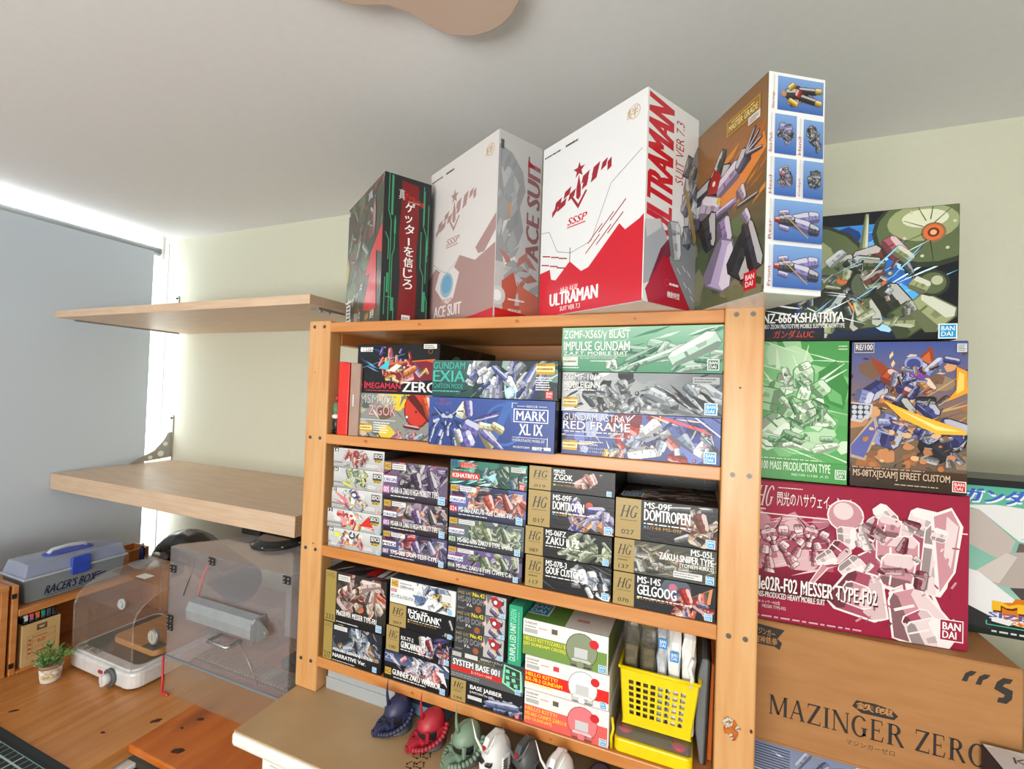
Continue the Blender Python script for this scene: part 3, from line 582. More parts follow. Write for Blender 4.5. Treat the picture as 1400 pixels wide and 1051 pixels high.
def dom_front(p):
    p.grad('4a5238', '94643a', 0, .3, 1, .75); p.grad('96683c', '7d5a34', 0, .75, 1, 1); p.grad('5c6444', '4a5238', 0, 0, 1, .3)
    p.cloud(30, ['5a6a40', '6f7350', '4c5a3a', '7d7a60', '3f4c34'], 6, .12, 0, 0, 1, .45); p.shards(26, ['c47a30', 'd08a3a', 'b06a2c'], 7, .2, .5, .45, 1, .75, 35)
    L = p.limb; V, VD, VL, D = '8f79a8', '66558a', 'b6a6cc', '3a3a42'
    p.poly([(.56,.52),(.98,.74),(1,.66),(.75,.5)], 'd9863a')
    L(.3, .62, .72, .66, .05, .07, D, det=False); L(.55, .64, .66, .8, .05, .03, '4a4a44'); L(.6, .6, .8, .66, .045, .05, 'a493b4'); L(.78, .64, .86, .70, .035, .05, '55566a', det=False)
    for a in (55, 35, 15, -8): L(.84, .69, .84+.13*math.cos(R(a)), .69+.07*math.sin(R(a))*1.8, .012, .008, '494a5c', det=False)
    L(.35, .5, .62, .52, .09, .07, '5a5260'); L(.44, .58, .62, .5, .06, .06, 'b3a6bc'); L(.42, .46, .78, .5, .02, .02, V); p.ell(.62, .55, .018, 'd8b030')
    p.ell(.56, .66, .05, '3c3438'); p.poly([(.5,.62),(.57,.74),(.64,.68),(.6,.6)], 'a02a20'); p.ell(.57, .66, .014, 'f4d8d0')
    L(.5, .5, .55, .32, .08, .05, D); L(.3, .36, .22, .0, .07, .1, V); L(.66, .44, .7, .3, .05, .05, V); L(.7, .32, .6, .1, .07, .12, VL, det=False); L(.9, .3, .78, .12, .07, .09, '35363a'); L(.86, .36, .95, .12, .04, .05, D)
    L(.78, .46, .95, .47, .008, .008, '55585c', det=False); L(.8, .55, .84, .48, .03, .02, 'a08a9c'); L(.84, .42, .88, .36, .025, .02, 'a595b5')
    p.rect(.68, .85, .95, .93, 'b58a2c'); p.rect(.69, .856, .94, .924, '8a6a24'); p.T('MASTER GRADE', .7, .87, .93, .9, 'f0dc90', .03); p.tiny(.72, .905, .92, .918, 1, 'e8c860', 3)
    p.rect(.86, .82, .95, .858, 'd8d4cc'); p.tiny(.87, .825, .94, .85, 3, '222222', 4); p.bandai(.9, .075, .085, 'c8202c', 'c8202c')
def dom_side(p):
    p.bg('f2f3f5'); B0, B1 = '3a62b0', '5f8cd0'
    def pan(a, b, c_, d, seed, pal, rob=False, lab=''):
        p.grad(B0, '7ea6de', a, b, c_, d); cx, cy = (a+c_)/2, (b+d)/2
        if rob:
            V = '8a86c0'
            for x0, y0, x1, y1, w0, w1, c in ((.3,.5,.75,.62,.12,.16,V),(.3,.5,.75,.36,.12,.16,V),(.72,.63,.92,.66,.15,.12,V),(.72,.35,.92,.3,.15,.12,'50506a'),(.1,.5,.42,.5,.13,.12,'4a4c5c'),(.1,.66,.3,.7,.06,.07,V),(.1,.34,.3,.28,.06,.07,V),(.02,.5,.12,.5,.06,.07,'b03a34'),(.2,.58,.36,.6,.04,.04,'a8a0d0')):
                X = lambda t: a+(c_-a)*t
                Y = lambda t: b+(d-b)*t
                p.limb(X(x0), Y(y0), X(x1), Y(y1), w0*(d-b)*.95, w1*(d-b)*.95, c)
            p.line(a+(c_-a)*.15, d-(d-b)*.3, a+(c_-a)*.7, b+(d-b)*.12, .004, 'd0b050')
        else: p.mass(a+(c_-a)*.32, b+(d-b)*.3, a+(c_-a)*.7, b+(d-b)*.7, 16, pal, seed, (d-b)*.38, (d-b)*.1)
        p.rect(a-.075, b, a-.055, d, 'd8dadc'); p.T(lab or 'Coming', a-.1, b+.004, a-.045, b+(d-b)*.5, 'b02434', .01, rot=90)
    pan(.16, .83, .97, .985, 1, ['3a3430', 'c8a020', '8a6a20', '2c2c30'], lab='Pilot image')
    p.rect(.16, .83, .97, .985, '6f97d2') if False else None
    for x0, y0, x1, y1, w_, c in ((.3,.905,.55,.915,.022,'3a3638'),(.35,.93,.45,.955,.012,'caa428'),(.35,.88,.5,.86,.012,'caa428'),(.52,.93,.85,.935,.014,'2c2a30'),(.52,.9,.85,.885,.014,'2c2a30'),(.82,.937,.93,.94,.012,'c8a42c'),(.82,.885,.93,.88,.012,'c8a42c'),(.5,.9,.54,.93,.014,'b02a2a')): p.limb(x0, y0, x1, y1, w_, w_, c, det=False)
    p.ell(.26, .905, .014, 'b88a6a')
    pan(.12, .63, .5, .81, 3, ['4a4c54', '6a6c74', '8a86b8', '34363e'], lab='Back Pack'); pan(.62, .63, .97, .80, 5, ['3c3e46', '5c5e66', '787a84'], lab='Hand')
    pan(.12, .44, .5, .61, 7, ['43454d', '8a88a8', 'c04a6a', '2f3138'], lab='Head'); pan(.62, .44, .97, .61, 9, ['4a5058', '767c84', '5c646c'], lab='Cockpit')
    pan(.12, .235, .97, .42, 1, None, True, 'Rear'); pan(.12, .025, .97, .215, 2, None, True, 'Front')
loc, rz, w, d, h = rotbox((.0705, .66), (-.0135+.004, .783+.0055), (.14, .707), .426)
n = Vector((loc[0]-.0705, loc[1]-.66)); n.normalize(); Lw = .262
loc = (.0735+n.x*Lw, .66+n.y*Lw, .139)
carton('boxed_kit', 'brown and green box at the rack corner with blue photo panels down its white side', loc, rz, Lw, d, h, 'f2f3f5', '5c5a3c', front='5c5a3c', m='gloss', draw=dom_front, rdraw=dom_side, group='tall boxes on top of the rack')

# ================================================================ SHELF BOXES
ZS = [-.102, -.340, -.577]
def kit(x0, x1, z0, z1, label, draw, side='1c1c20', top=None, Y=.771, d=.25, group=None, m='print', td=None, rd=None, jig=0, rz=0, name='model_kit_box', front=None):
    k = Y/.768
    return carton(name, label, (x0*k, Y, z0), rz, (x1-x0)*k-.0008, d, z1-z0-.0006, side, top, front, m, draw, rd, td, cat='box', group=group)
G1 = 'kit boxes on the top inner shelf'; G2 = 'kit boxes on the middle shelf'; G3 = 'kit boxes on the lower shelf'
def MG(p, a, b, c_, d, c='c79a2c'): p.rect(a, b, c_, d, c); p.rect(a, b+(d-b)*.25, c_, b+(d-b)*.75, 'f0dfa0' if c != 'e8f0ea' else 'cfe0d6'); p.tiny(a+.005, b+(d-b)*.3, c_-.005, b+(d-b)*.7, 1, '8a6a20', 4); p.T('MG', a+(c_-a)*.1, b+(d-b)*.76, a+(c_-a)*.5, d-.01, '6a4a10', .02)
def d_imp(p):
    p.grad('4f9270', '6fa88a', 0, 0, 1, .55); p.grad('6fa88a', '9cc8b0', 0, .55, 1, 1); p.shards(26, ['a9d0bc', '83b59c', 'cfe4d8', '4f8c6e'], 2, .8, .35, .1, 1, 1, 18, .12)
    p.mass(.5, .05, .98, .6, 14, ['5f9c80', '86b8a0', 'b4d2c4', '4a8468'], 3, 1.0, .12, 18); p.limb(.4, .05, .85, .6, .05, .1, '9cc2b0'); p.limb(.7, .25, .97, .75, .16, .2, 'b8d3c6'); p.mass(.3, .0, .5, .25, 6, ['5d8f78', '86b29d', 'd9e8e0'], 8, .4, .09)
    p.T('ZGMF-X56S/γ BLAST', .015, .70, .45, .93, WHT, .04); p.T('IMPULSE GUNDAM', .015, .47, .45, .68, WHT, .04); p.T('Z.A.F.T. MOBILE SUIT', .015, .37, .44, .45, WHT, .03); p.rect(.015, .345, .44, .353, WHT)
    p.T('MG 1/100 ブラストインパルスガンダム', .13, .28, .38, .33, WHT, .01); p.tiny(.2, .22, .38, .26, 1, WHT, 4); MG(p, .012, .13, .115, .33, 'e8f0ea'); p.tiny(.012, .06, .16, .11, 1, WHT, 6); p.bandai(.945, .17, .22, '2c5a48'); p.tiny(.91, .86, .98, .92, 2, '6a8a7a', 9)
def d_ginn(p):
    p.bg('6d7378'); p.grad('c9ccd0', '5d646a', 0, 0, 1, 1, True); p.cloud(14, ['4a5056', '2c3034', '8d949a'], 3, .3, .1, .2, .9, 1); p.shards(20, ['e9ecef', 'b4babf', '33383e', '15171a'], 4, .7, ang=20, thin=.15)
    p.mass(.12, .1, .6, .7, 26, ['6a747e', '434c56', '98a2aa', '2c323a'], 5, .6, .14); p.mass(.55, .15, .95, .6, 16, ['72808c', '8b98a4', '4f5b66', 'a9b3bc'], 6, .8, .2, -25); p.shards(8, ['14161a', '22262c'], 8, .8, .7, .0, 1, .5, -35, .2)
    p.T('ZGMF-1017', .015, .8, .27, .95, 'e9e9e9', .03, sh='55585c'); p.T('MOBILE GINN', .015, .6, .26, .76, 'f2f2f2', .035); p.tiny(.02, .52, .25, .58, 1, 'e9e9e9', 3)
    MG(p, .015, .12, .115, .36); p.tiny(.015, .05, .15, .1, 1, WHT, 2); p.rect(.83, .76, .98, .92, 'a9adb1'); p.tiny(.84, .78, .97, .9, 2, '55585c', 3); p.bandai(.935, .19, .27)
def d_red(p):
    p.grad('3a4580', '5c6cae', 0, 0, 1, 1); p.cloud(18, ['39408a', '6d7cc0', 'a8b4da', '7a2a3c', '2c2c50'], 5, .35); p.shards(30, ['d8dcee', '8d98cc', 'c02c34', '2c346a', 'e0c8a8'], 6, .6, thin=.12)
    p.mass(.35, .05, .95, .7, 30, ['b02c2a', 'e4e2e4', '3a4478', 'c8443a', '8a98b8', '6a6a70'], 7, .6, .15); p.poly([(.63,.95),(.96,.62),(.9,.75),(.7,.95)], 'd85a6a'); p.line(.79, .98, .98, .28, .015, '23262e'); p.line(.85, 1, 1, .6, .03, 'dfe6f6'); p.limb(.55, .6, .64, .85, .1, .14, 'e8e8ea'); p.mass(.3, .0, .42, .15, 4, ['d8b04a', 'e0c070'], 9, .3, .06)
    p.T('GUNDAM ASTRAY', .012, .80, .46, .96, 'e4dfe6', .02, sh='3c2c50'); p.T('RED FRAME', .012, .59, .46, .78, 'ece8ee', .03, sh='6a2434'); p.tiny(.02, .51, .45, .57, 1, 'cfcfd8', 3); p.rect(.015, .44, .43, .45, WHT)
    MG(p, .012, .1, .115, .33); p.T('MBF-P02KAI', .13, .23, .25, .28, WHT, .02); p.T('「ガンダムアストレイレッドフレーム改」', .13, .14, .36, .2, WHT, .01); p.T('1/100スケール マスターグレードモデル', .13, .07, .36, .12, WHT, .01); p.tiny(.13, .3, .3, .34, 1, WHT, 4); p.bandai(.94, .16, .24)
kit(-.218, .034, -.1015, -.028, 'blue and red boxed kit at the bottom of the right-hand stack, top inner shelf', d_red, '30406a', group=G1, d=.26)
kit(-.220, .035, -.028, .040, 'grey mecha kit box with a white glare, middle of the right-hand top stack', d_ginn, '3a3e42', group=G1, d=.26)
kit(-.222, .0345, .0405, .1165, 'green and white kit box touching the shelf above, top of the right-hand stack', d_imp, '8fb5a3', group=G1, d=.26)
def d_mark(p):
    p.bg('34488a'); p.grad('2f4284', '3d559c', 0, 0, 1, 1); p.ring(.62, .5, .42, .05, '3e6cb4'); p.poly([(.5,.1),(.63,.97),(.68,.97),(.74,.6),(.68,.55),(.66,.75),(.56,.1)], '3f66ae'); p.robot(.16, .35, 1.1, '3a4f90', '42589a', '2c3e7c', '3a4c8c', 4)
    L = p.limb; V, G = '6a68b0', 'b0a878'
    L(.58, .72, .38, .55, .05, .03, '55549a'); L(.42, .5, .55, .05, .1, .14, G); L(.27, .3, .32, .0, .13, .16, G); L(.3, .45, .42, .3, .15, .17, V); L(.3, .3, .36, .0, .16, .16, V); L(.43, .45, .54, .42, .08, .07, 'c4c0a4'); L(.53, .5, .62, .36, .07, .09, 'b9b088'); L(.45, .35, .62, .0, .08, .05, V); L(.25, .35, .29, .1, .06, .05, 'c9c9dc')
    L(.27, .62, .33, .9, .13, .11, 'cfcbb4'); L(.33, .95, .35, .62, .1, .08, V); p.line(.25, .72, .3, .73, .025, '55524a'); p.ell(.36, .2, .05, 'dfe8f4')
    p.T('RESCUE', .79, .86, .87, .9, WHT, .02); p.rect(.72, .878, .78, .886, WHT); p.rect(.88, .878, .94, .886, WHT); p.rect(.68, .84, .684, .94, WHT); p.rect(.68, .932, .72, .94, WHT); p.rect(.946, .1, .95, .3, WHT); p.rect(.9, .1, .95, .108, WHT)
    p.rect(.695, .57, .95, .83, WHT); p.rect(.702, .585, .943, .815, '3a5096'); p.T('MARK', .715, .61, .93, .79, WHT, .045); p.T('XL IX', .74, .33, .91, .54, WHT, .05); p.rect(.69, .275, .95, .282, WHT); p.T('1/9 SCALE PLASTIC MODEL KIT', .69, .2, .93, .25, WHT, .015)
    p.T('MORSTORM', .7, .07, .82, .11, WHT, .02); p.T('機動特型', .84, .05, .91, .12, WHT, .04); p.rect(.925, .06, .975, .12, 'd8d8e0'); p.T('AVENGERS', .06, .83, .2, .9, '7a6a9a', .03); p.rect(.1, .92, .14, .95, 'b8304a')
kit(-.486, -.2285, -.1018, -.0115, 'wide blue box with white lettering in a frame and a violet armoured figure', d_mark, '14151c', '10121c', group=G1, Y=.745, d=.19, rd=lambda p: (p.bg('14151c'), p.rect(.3, .06, .62, .22, 'c0304a')))
def d_exia(p):
    p.bg('2c3c3e'); p.grad('26484a', '4a6a6c', 0, 0, .35, 1); p.cloud(16, ['6a8a88', '3c5456', '93aba8', '22282c'], 2, .35, .45); p.shards(24, ['c5d6d6', '5c7c7c', '1c2226'], 4, .6, ang=30, thin=.12)
    p.mass(.28, .1, .9, .85, 34, ['dfe3ea', '6a78b8', 'aab4d0', '8a929c', '4a5496'], 5, .75, .16, 60); p.limb(.62, .55, .7, .2, .12, .05, 'e4e8ee'); p.limb(.5, .85, .62, .5, .05, .08, '5a68aa'); p.limb(.84, .9, .76, .45, .06, .1, '6f7cba'); p.ell(.645, .18, .13, 'a8dcf4'); p.ell(.645, .18, .07, 'e8fbff'); p.shards(6, ['c8f0fa'], 9, .5, .6, .1, .7, .3, 90, .08)
    p.T('GUNDAM', .01, .76, .28, .95, '49b3a2', .03, slant=.05); p.T('EXIA', .01, .41, .28, .72, '49b3a2', .05); p.T('IGNITION MODE', .01, .23, .27, .36, '49b3a2', .025); p.tiny(.01, .12, .26, .19, 1, '5fc0b0', 4)
    MG(p, .84, .65, .975, .93); p.tiny(.84, .24, .975, .6, 6, WHT, 8); p.bandai(.94, .14, .2, 'c62c3a', 'd8404a')
kit(-.481, -.2255, -.0115, .0575, 'black kit box with turquoise lettering, lying on the wide blue box', d_exia, '14161a', group=G1, Y=.75, d=.2)
def d_mega(p):
    p.bg('16181c'); p.shards(14, ['2a4a8a', '6a9ad0', '1c2c50'], 3, .35, 0, .35, .4, .9, -25, .1); p.mass(.3, .4, .7, .95, 12, ['b8283c', '5a3a9a', 'd8a030', 'c83a3a'], 4, .4, .08, 80); p.poly([(.38,.62),(.95,.7),(1,.55),(.6,.45),(.45,.5)], 'c8682c')
    p.poly([(.45,.5),(.6,.62),(.85,.66),(1,.6),(1,.3),(.5,.22),(.38,.3)], '7a2436'); p.mass(.4, .25, 1, .6, 12, ['5a3a8a', 'b02c38', 'd87a2c', '3a2a5a', 'd8b040'], 7, .4, .09); p.poly([(.28,.5),(.42,.7),(.4,.48)], '3fc0d8'); p.line(.05, .5, .6, .8, .006, '6ac8e0'); p.poly([(.4,.46),(.5,.6),(.56,.56),(.48,.44)], 'e8e0dc')
    p.T('01', .03, .08, .12, .24, 'd8304a', .02); p.T('MEGAMAN', .13, .09, .56, .21, 'd8304a', .03); p.tiny(.13, .03, .55, .07, 1, 'c04050', 4); p.T('ZERO', .58, .04, .985, .24, 'e8e8ea', .05); p.T('機動特型', .04, .84, .2, .94, WHT, .05); p.rect(.82, .9, .97, .99, 'e0e0de'); p.tiny(.83, .91, .96, .98, 2, '444444', 6); p.ring(.9, .85, .05, .01, 'a0662c')
def d_megaside(p):
    p.bg('17191c'); p.ring(.25, .5, .3, .09, '3f9a78'); p.shards(16, ['8a2a34', 'a8323c', '50606a'], 3, .4, .3, .2, .8, .9, 60, .15); p.ell(.25, .45, .14, '5a5c66')
kit(-.665, -.4655, -.0095, .0925, 'black box with a red and white title, on the left stack under the rack top', d_mega, '17191c', '131417', group=G1, Y=.779, d=.28, rd=d_megaside)
def d_gok(p):
    p.bg('8a8d88'); p.cloud(16, ['a5aaa6', '5a605c', 'c9b8a0', 'd8c040', '6a5a4a'], 2, .3); p.shards(20, ['d8d8d0', '6a6c68', 'e0c83a', '3a3c40'], 3, .4, thin=.15); p.poly([(.4,1),(.55,1),(.5,.7)], 'e8c830')
    p.ell(.76, .66, .34, '7a2018', .4); p.ell(.76, .68, .31, 'c8392c', .37); p.poly([(.62,.95),(.72,1),(.95,.5),(.9,.4)], '5c1a1c'); p.limb(.85, .95, .93, .5, .1, .1, 'e0602c'); p.ell(.64, .5, .05, '3c3c44'); p.ell(.64, .5, .03, 'e8e8e8'); p.limb(.6, .3, .8, .26, .04, .04, '7a2430', det=False); p.ell(.75, .62, .025, '301414')
    p.mass(.5, .0, 1, .22, 9, ['b03048', '8a98b0', 'c04a5c', '5a5c70'], 7, .4, .09); p.T('MSM-07S', .03, .76, .5, .96, 'b9bdbd', .02, sh='3c4044'); p.T("Z'GOK", .15, .5, .5, .73, 'd8a8b0', .02, sh='a03c48'); MG(p, .01, .12, .2, .3); p.tiny(.22, .1, .45, .36, 5, WHT, 7); p.rect(0, .39, .5, .4, WHT)
kit(-.659, -.4665, -.1018, -.0095, 'kit box with a round red machine, under the black box at upper left', d_gok, '6a6c68', group=G1, Y=.779, d=.28)
# folder and brown sleeve
fd = thing('document_folder', 'bright red slip folder standing upright at the left end, top inner shelf', 'folder', (-.716, .771, -.102))
MB().prism([(0, 0), (.027, 0), (.0285, .153), (.002, .157), (0, .15)], 'y', 0, .2).build('cover', flat('red_folder', 'e02a22', .35), fd, bevel=.0015, seg=2)
MB().box(.003, .0035, -.0004, 0, .01, .14).build('edge_crease', flat('red_folder_edge', 'ff5a48', .4), fd)
sl = thing('paper_sleeve', 'grey-brown cardboard sleeve beside the red folder with a small white tab', 'sleeve', (-.6865, .773, -.102))
MB().prism([(0, 0), (.025, 0), (.027, .152), (.001, .155)], 'y', 0, .2).build('sleeve_body', noisy('grey_brown_card', hx('a08478'), hx('a98e82'), 20, .7), sl, bevel=.0008)
MB().box(.009, .0115, -.0006, 0, .062, .087).build('paper_tab', flat('paper_tab', 'ececec'), sl)
# small green figurine half hidden
fg = thing('toy_figurine', 'small green toy with a red crest, half hidden beside the rack post', 'toy', (-.7285, .786, -.102))
MB().ball(0, 0, .055, .0105, .012, .019).build('head', flat('toy_green', '5a7a62', .45), fg)
MB().tube([(0, -.002, .066), (.001, -.006, .074), (.004, -.006, .080), (.006, -.004, .084)], [.004, .004, .004, .003], 8).build('crest', flat('toy_red', 'b02030', .35), fg)
MB().ball(0, 0, .022, .010, .011, .02).build('torso', M['black'], fg); MB().ball(0, -.004, .038, .0095, .0095, .006).build('collar', M['white'], fg)
for k in (-.0055, .0055): MB().ball(k, -.002, .005, .005, .01, .005).build('foot', M['black'], fg)

# ---------------------------------------------------------------- middle shelf
def d_sd(num, pal, seed, tag_c='2c8ac8', extra=None):
    def f(p):
        p.bg('c9c9c9'); p.grad('a9abad', 'd4d4d4', 0, 0, 1, 1); p.rect(0, .04, .34, .3, '8b8d8f'); p.cloud(8, ['d8d8da', 'b0b2b4', 'c0c2c6'], seed, .4, .1, .2, .8, .9)
        p.mass(.26, .12, .66, .85, 16, pal, seed, .62, .14); p.limb(.45, .3, .47, .6, .15, .17, pal[0]); p.ell(.46, .74, .2, H(pal[1]), .19); p.ell(.46, .74, .12, H(pal[0]), .08); p.shards(5, pal, seed+3, .5, .3, .2, .6, .9)
        if extra: extra(p)
        p.rect(0, .8, .1, 1, '26262a'); p.T(num, .012, .8, .085, .97, WHT, .05); p.rect(.8, .55, .965, .88, '4a4a4e'); p.T('SDCS', .81, .66, .955, .84, WHT, .05, slant=.05); p.rect(.82, .44, .95, .56, 'c8a832'); p.T('Ex', .83, .45, .93, .55, '5a3a10', .04)
        p.tiny(.02, .08, .3, .22, 2, 'e8e8e8', seed); p.tiny(.66, .12, .9, .3, 3, 'f4f4f4', seed+1); p.bandai(.945, .12, .2, tag_c)
    return f
SDP = [('14', -.7185, -.5855, -.170, -.1285, ['b05a50', '8a3c38', 'c87a6c', '5a3440', 'd8d0d0'], 3, 'c03a48', 'white chibi-kit box numbered 14 with a dull red robot, topmost of the left stack'),
       ('04', -.7165, -.5865, -.2125, -.170, ['8a9a80', '6a7a64', 'b8bca8', 'c8d060', '54604e'], 5, 'c03a48', 'white chibi-kit box numbered 04 with a grey-green robot, second in the left stack'),
       ('02', -.7195, -.588, -.258, -.2125, ['e8e4e0', '3a4a80', 'c84a4a', 'd8b048', 'b8c0cc'], 8, 'c03a48', 'white chibi-kit box numbered 02 with a white robot and pink fins'),
       ('12', -.729, -.588, -.298, -.258, ['d84a44', 'f0e8e6', 'c02c30', 'e0a838', 'd8d8de'], 11, '2c9ad0', 'white chibi-kit box numbered 12 with red pointed wings'),
       ('09', -.7245, -.585, -.3395, -.298, ['e0e0e4', '3c4048', 'd88a30', 'b83a40', '8a90a0'], 14, '2c9ad0', 'white chibi-kit box numbered 09 with a yellow price dot, lowest of the left stack')]
def ex02(p): p.poly([(.03,.85),(.3,.3),(.33,.5)], 'e07a80'); p.poly([(.03,.45),(.28,.2),(.28,.3)], 'd86a70')
def ex12(p): p.poly([(.78,.85),(.62,.3),(.88,.15)], 'd0302c'); p.poly([(.22,.7),(.36,.2),(.4,.5)], 'e89090')
def ex09(p): p.rect(.13, .58, .23, .78, 'd8e83a')
def ex04(p): p.poly([(.15,.35),(.3,.1),(.45,.08),(.3,.25)], 'd0d84a')
for (num, x0, x1, z0, z1, pal, sd_, tc, lb) in SDP[::-1]:
    kit(x0, x1, z0, z1, lb, d_sd(num, pal, sd_, tc, {'02': ex02, '12': ex12, '09': ex09, '04': ex04}.get(num)), '3a3a3e' if num in ('14',) else 'b4b4b6', top='3c3034', group='chibi kit boxes', d=.2, Y=.771)
def d_hgo(num, title, pal, bgc, seed, numc='8a5aa0', tag2='ORIGIN', size=.75):
    def f(p):
        p.bg(bgc[0]); p.cloud(12, bgc, seed, .35); p.shards(20, bgc+['e8e0f4', '1c1c24'], seed+1, .6, thin=.1, ang=30); p.mass(.3, .15, .95, .85, 22, pal, seed, size, .15); p.limb(.5, .75, .58, .35, .16, .1, pal[0]); p.limb(.72, .85, .8, .4, .08, .15, pal[1])
        p.grad('1e1a22', mixc(H(bgc[0]), BLK, .6), 0, 0, 1, .2); p.rect(.01, .78, .12, .97, 'c9a24a'); p.T('HG', .025, .82, .105, .93, '6a4a14', .03); p.rect(.14, .8, .36, .95, 'dcdcdc'); p.tiny(.15, .82, .35, .93, 2, '777777', seed)
        p.rect(.0, .45, .22, .62, 'e2e2ec'); p.T(tag2, .01, .47, .21, .56, '3a4a90' if tag2 == 'ORIGIN' else '202028', .05); p.tiny(.02, .62, .2, .68, 1, 'c03048', 3)
        p.rect(0, .15, .11, .36, numc); p.T(num, .012, .18, .1, .32, WHT, .03); p.T(title, .13, .17, .86, .33, 'f0f0f0', .05, sh='1c1c22'); p.tiny(.13, .07, .6, .13, 1, 'd8d8d8', 5); p.tiny(.86, .86, .97, .92, 1, 'd0d0d8', 4); p.bandai(.92, .13, .2)
    return f
PV = ['5a4a6a', '3a3440', '7a6a9a', '8a8290', '4c3c50']
for (num, x0, x1, z0, z1, ti, pal, bgc, nc, t2, lb) in [
    ('007', -.583, -.4335, -.3395, -.2845, 'YMS-08B DOM TEST TYPE', ['6a5a8a', '8a86a8', '4a4058', 'c03a4a'], ['55507a', '8a80b8', '34304a', 'b090c8'], '6a5a7a', 'MSD', 'purple kit box numbered 007, lowest of the second stack on the middle shelf'),
    ('003', -.584, -.4345, -.2845, -.222, 'MS-06R-1A ZAKU II HIGH MOBILITY TYPE', ['6a4a80', '4a4a50', '8a7a90', 'c07a50'], ['5a4c50', '8a6a5a', '3a3438', '9a86a0'], '8a5aa0', 'ORIGIN', 'kit box numbered 003 with a purple robot, middle of the second stack'),
    ('005', -.5865, -.4375, -.222, -.146, 'MS-06R-1A ZAKU II HIGH MOBILITY TYPE', ['4a3c54', '5a4a6c', '3a3240', '7a6890'], ['6a5a7a', '9a86b8', '3c3448', 'd86a90'], 'b060a0', 'ORIGIN', 'kit box numbered 005 with a dark purple robot, top of the second stack')]:
    kit(x0, x1, z0, z1, lb, d_hgo(num, ti, pal, bgc, int(num)+20, nc, t2), '2a2630' if num != '005' else '6a5040', top='8a6248', group=G2)
def d_ksh(p):
    p.bg('2c5a50'); p.cloud(14, ['3c7a6c', '1c3a38', '5ab0a0', '285048'], 3, .4); p.shards(26, ['8ad8e0', 'd0f0f0', '2c6a60', '1c2c30'], 4, .8, thin=.1, ang=20); p.mass(.4, .1, .95, .8, 18, ['4a6a50', '5a7a90', '3a4a48', '8ab0a0'], 5, .6, .14); p.poly([(.5,.4),(.62,.6),(.58,.2)], 'a0e4f4')
    p.T('機動戦士', .14, .7, .36, .92, 'd83a34', .05, sh='f0e0d8'); p.rect(.02, .22, .4, .5, 'c83a34'); p.T('KSHATRIYA', .04, .27, .38, .44, WHT, .05); p.T('NZ-666 クシャトリヤ', .04, .54, .3, .62, WHT, .01); p.rect(.02, .72, .1, .95, '3c5a8a'); p.rect(.8, .7, .98, .9, 'c8ccc8'); p.tiny(.81, .73, .97, .88, 2, '777777', 3); p.bandai(.94, .15, .24, 'c03040', 'd8485a')
for (num, x0, x1, z0, z1, ti, pal, bgc, nc, lb) in [
    ('016', -.4325, -.281, -.3395, -.2925, 'MS-06C ZAKU II TYPE C/TYPE C-5', ['7a8a6a', '5a6a50', 'a0aa88', '4a4a50'], ['6a5a8a', '9a88c0', '3c3450', 'b8a8d8'], '5a6a50', 'purple kit box numbered 016 with a green robot, lowest of the third stack'),
    ('025', -.4325, -.279, -.2925, -.2375, 'MS-06C-6/R6 ZAKU II TYPE C-6/R6', ['8a9a78', '6a7a5c', 'a8b294', '50584a'], ['5c6a70', '8c98b0', '3a4450', 'b8c0d0'], '4a6a4a', 'kit box numbered 025 with a pale green robot, third stack of the middle shelf'),
    ('024', -.4325, -.277, -.2375, -.175, "MS-06S ZAKU II -Red Comet Ver.-", ['c05a48', '9a443c', 'd88a70', '5a4a58'], ['5a6aa8', '8a9ad0', '2c3458', 'c8d0ec'], 'b02440', 'kit box numbered 024 with a red robot on blue, third stack of the middle shelf')]:
    kit(x0, x1, z0, z1, lb, d_hgo(num, ti, pal, bgc, int(num)+3, nc), '26242c', top='4a4450', group=G2)
kit(-.434, -.2765, -.175, -.129, 'flat green and teal kit box with a red title strip, topmost of the third stack', d_ksh, '1c2c2c', group=G2)
GOLD = 'a8905a'
def gold(p, num, gw=.22, sub=None, nf=.12, n0=.1, hgv=(.52, .82)):
    p.rect(0, 0, gw, 1, GOLD); p.SER('HG', gw*.18, hgv[0], gw*.82, hgv[1], '3c3c38', slant=.25); p.tiny(gw*.2, hgv[0]-.09, gw*.9, hgv[0]-.04, 1, '6a5a34', 3)
    if sub: p.tiny(gw*.2, hgv[0]-.2, gw*.8, hgv[0]-.12, 1, '5a4a28', 5)
    p.T(num, gw*.25, n0, gw*.75, n0+nf, '3a3326', .03)
def d_gold(num, l1, l2, pal, seed, bgc='1c1c20', gw=.22, mech=(.6, .1, 1, .9), right=False, t1=(.74, .92), t2=(.5, .72), te=.6, jp=None, sub=None, pre=None, n=16, sz=.6):
    def f(p):
        p.bg(bgc); 
        if pre: pre(p)
        p.mass(*mech, n, pal, seed, sz, .15); p.limb(mech[0]+.1, .8, mech[0]+.16, .4, .15, .12, pal[0]); gold(p, num, gw, sub)
        a = gw+.03
        if not right: p.T(l1, a, t1[0], a+(te-a)*.6, t1[1], 'f0f0f0', .05); p.T(l2, a, t2[0], te, t2[1], 'f4f4f4', .06)
        else: p.T(l1, .76, t1[0], .96, t1[1], 'f0f0f0', .05); p.T(l2, te, t2[0], .97, t2[1], 'f4f4f4', .06)
        if jp: p.rect(a, jp[1]+.01, a+.025, jp[1]+.07, jp[2]); p.T(jp[0], a+.04, jp[1], a+.04+min(.4, len(jp[0])*.028), jp[1]+.08, 'c8923a', .01)
        p.tiny(a, t2[0]-.1, te+.2, t2[0]-.04, 1, WHT, seed); p.bandai(.935, .14, .2)
    return f
TB = 'gold-ended kit box numbered %s, %s'
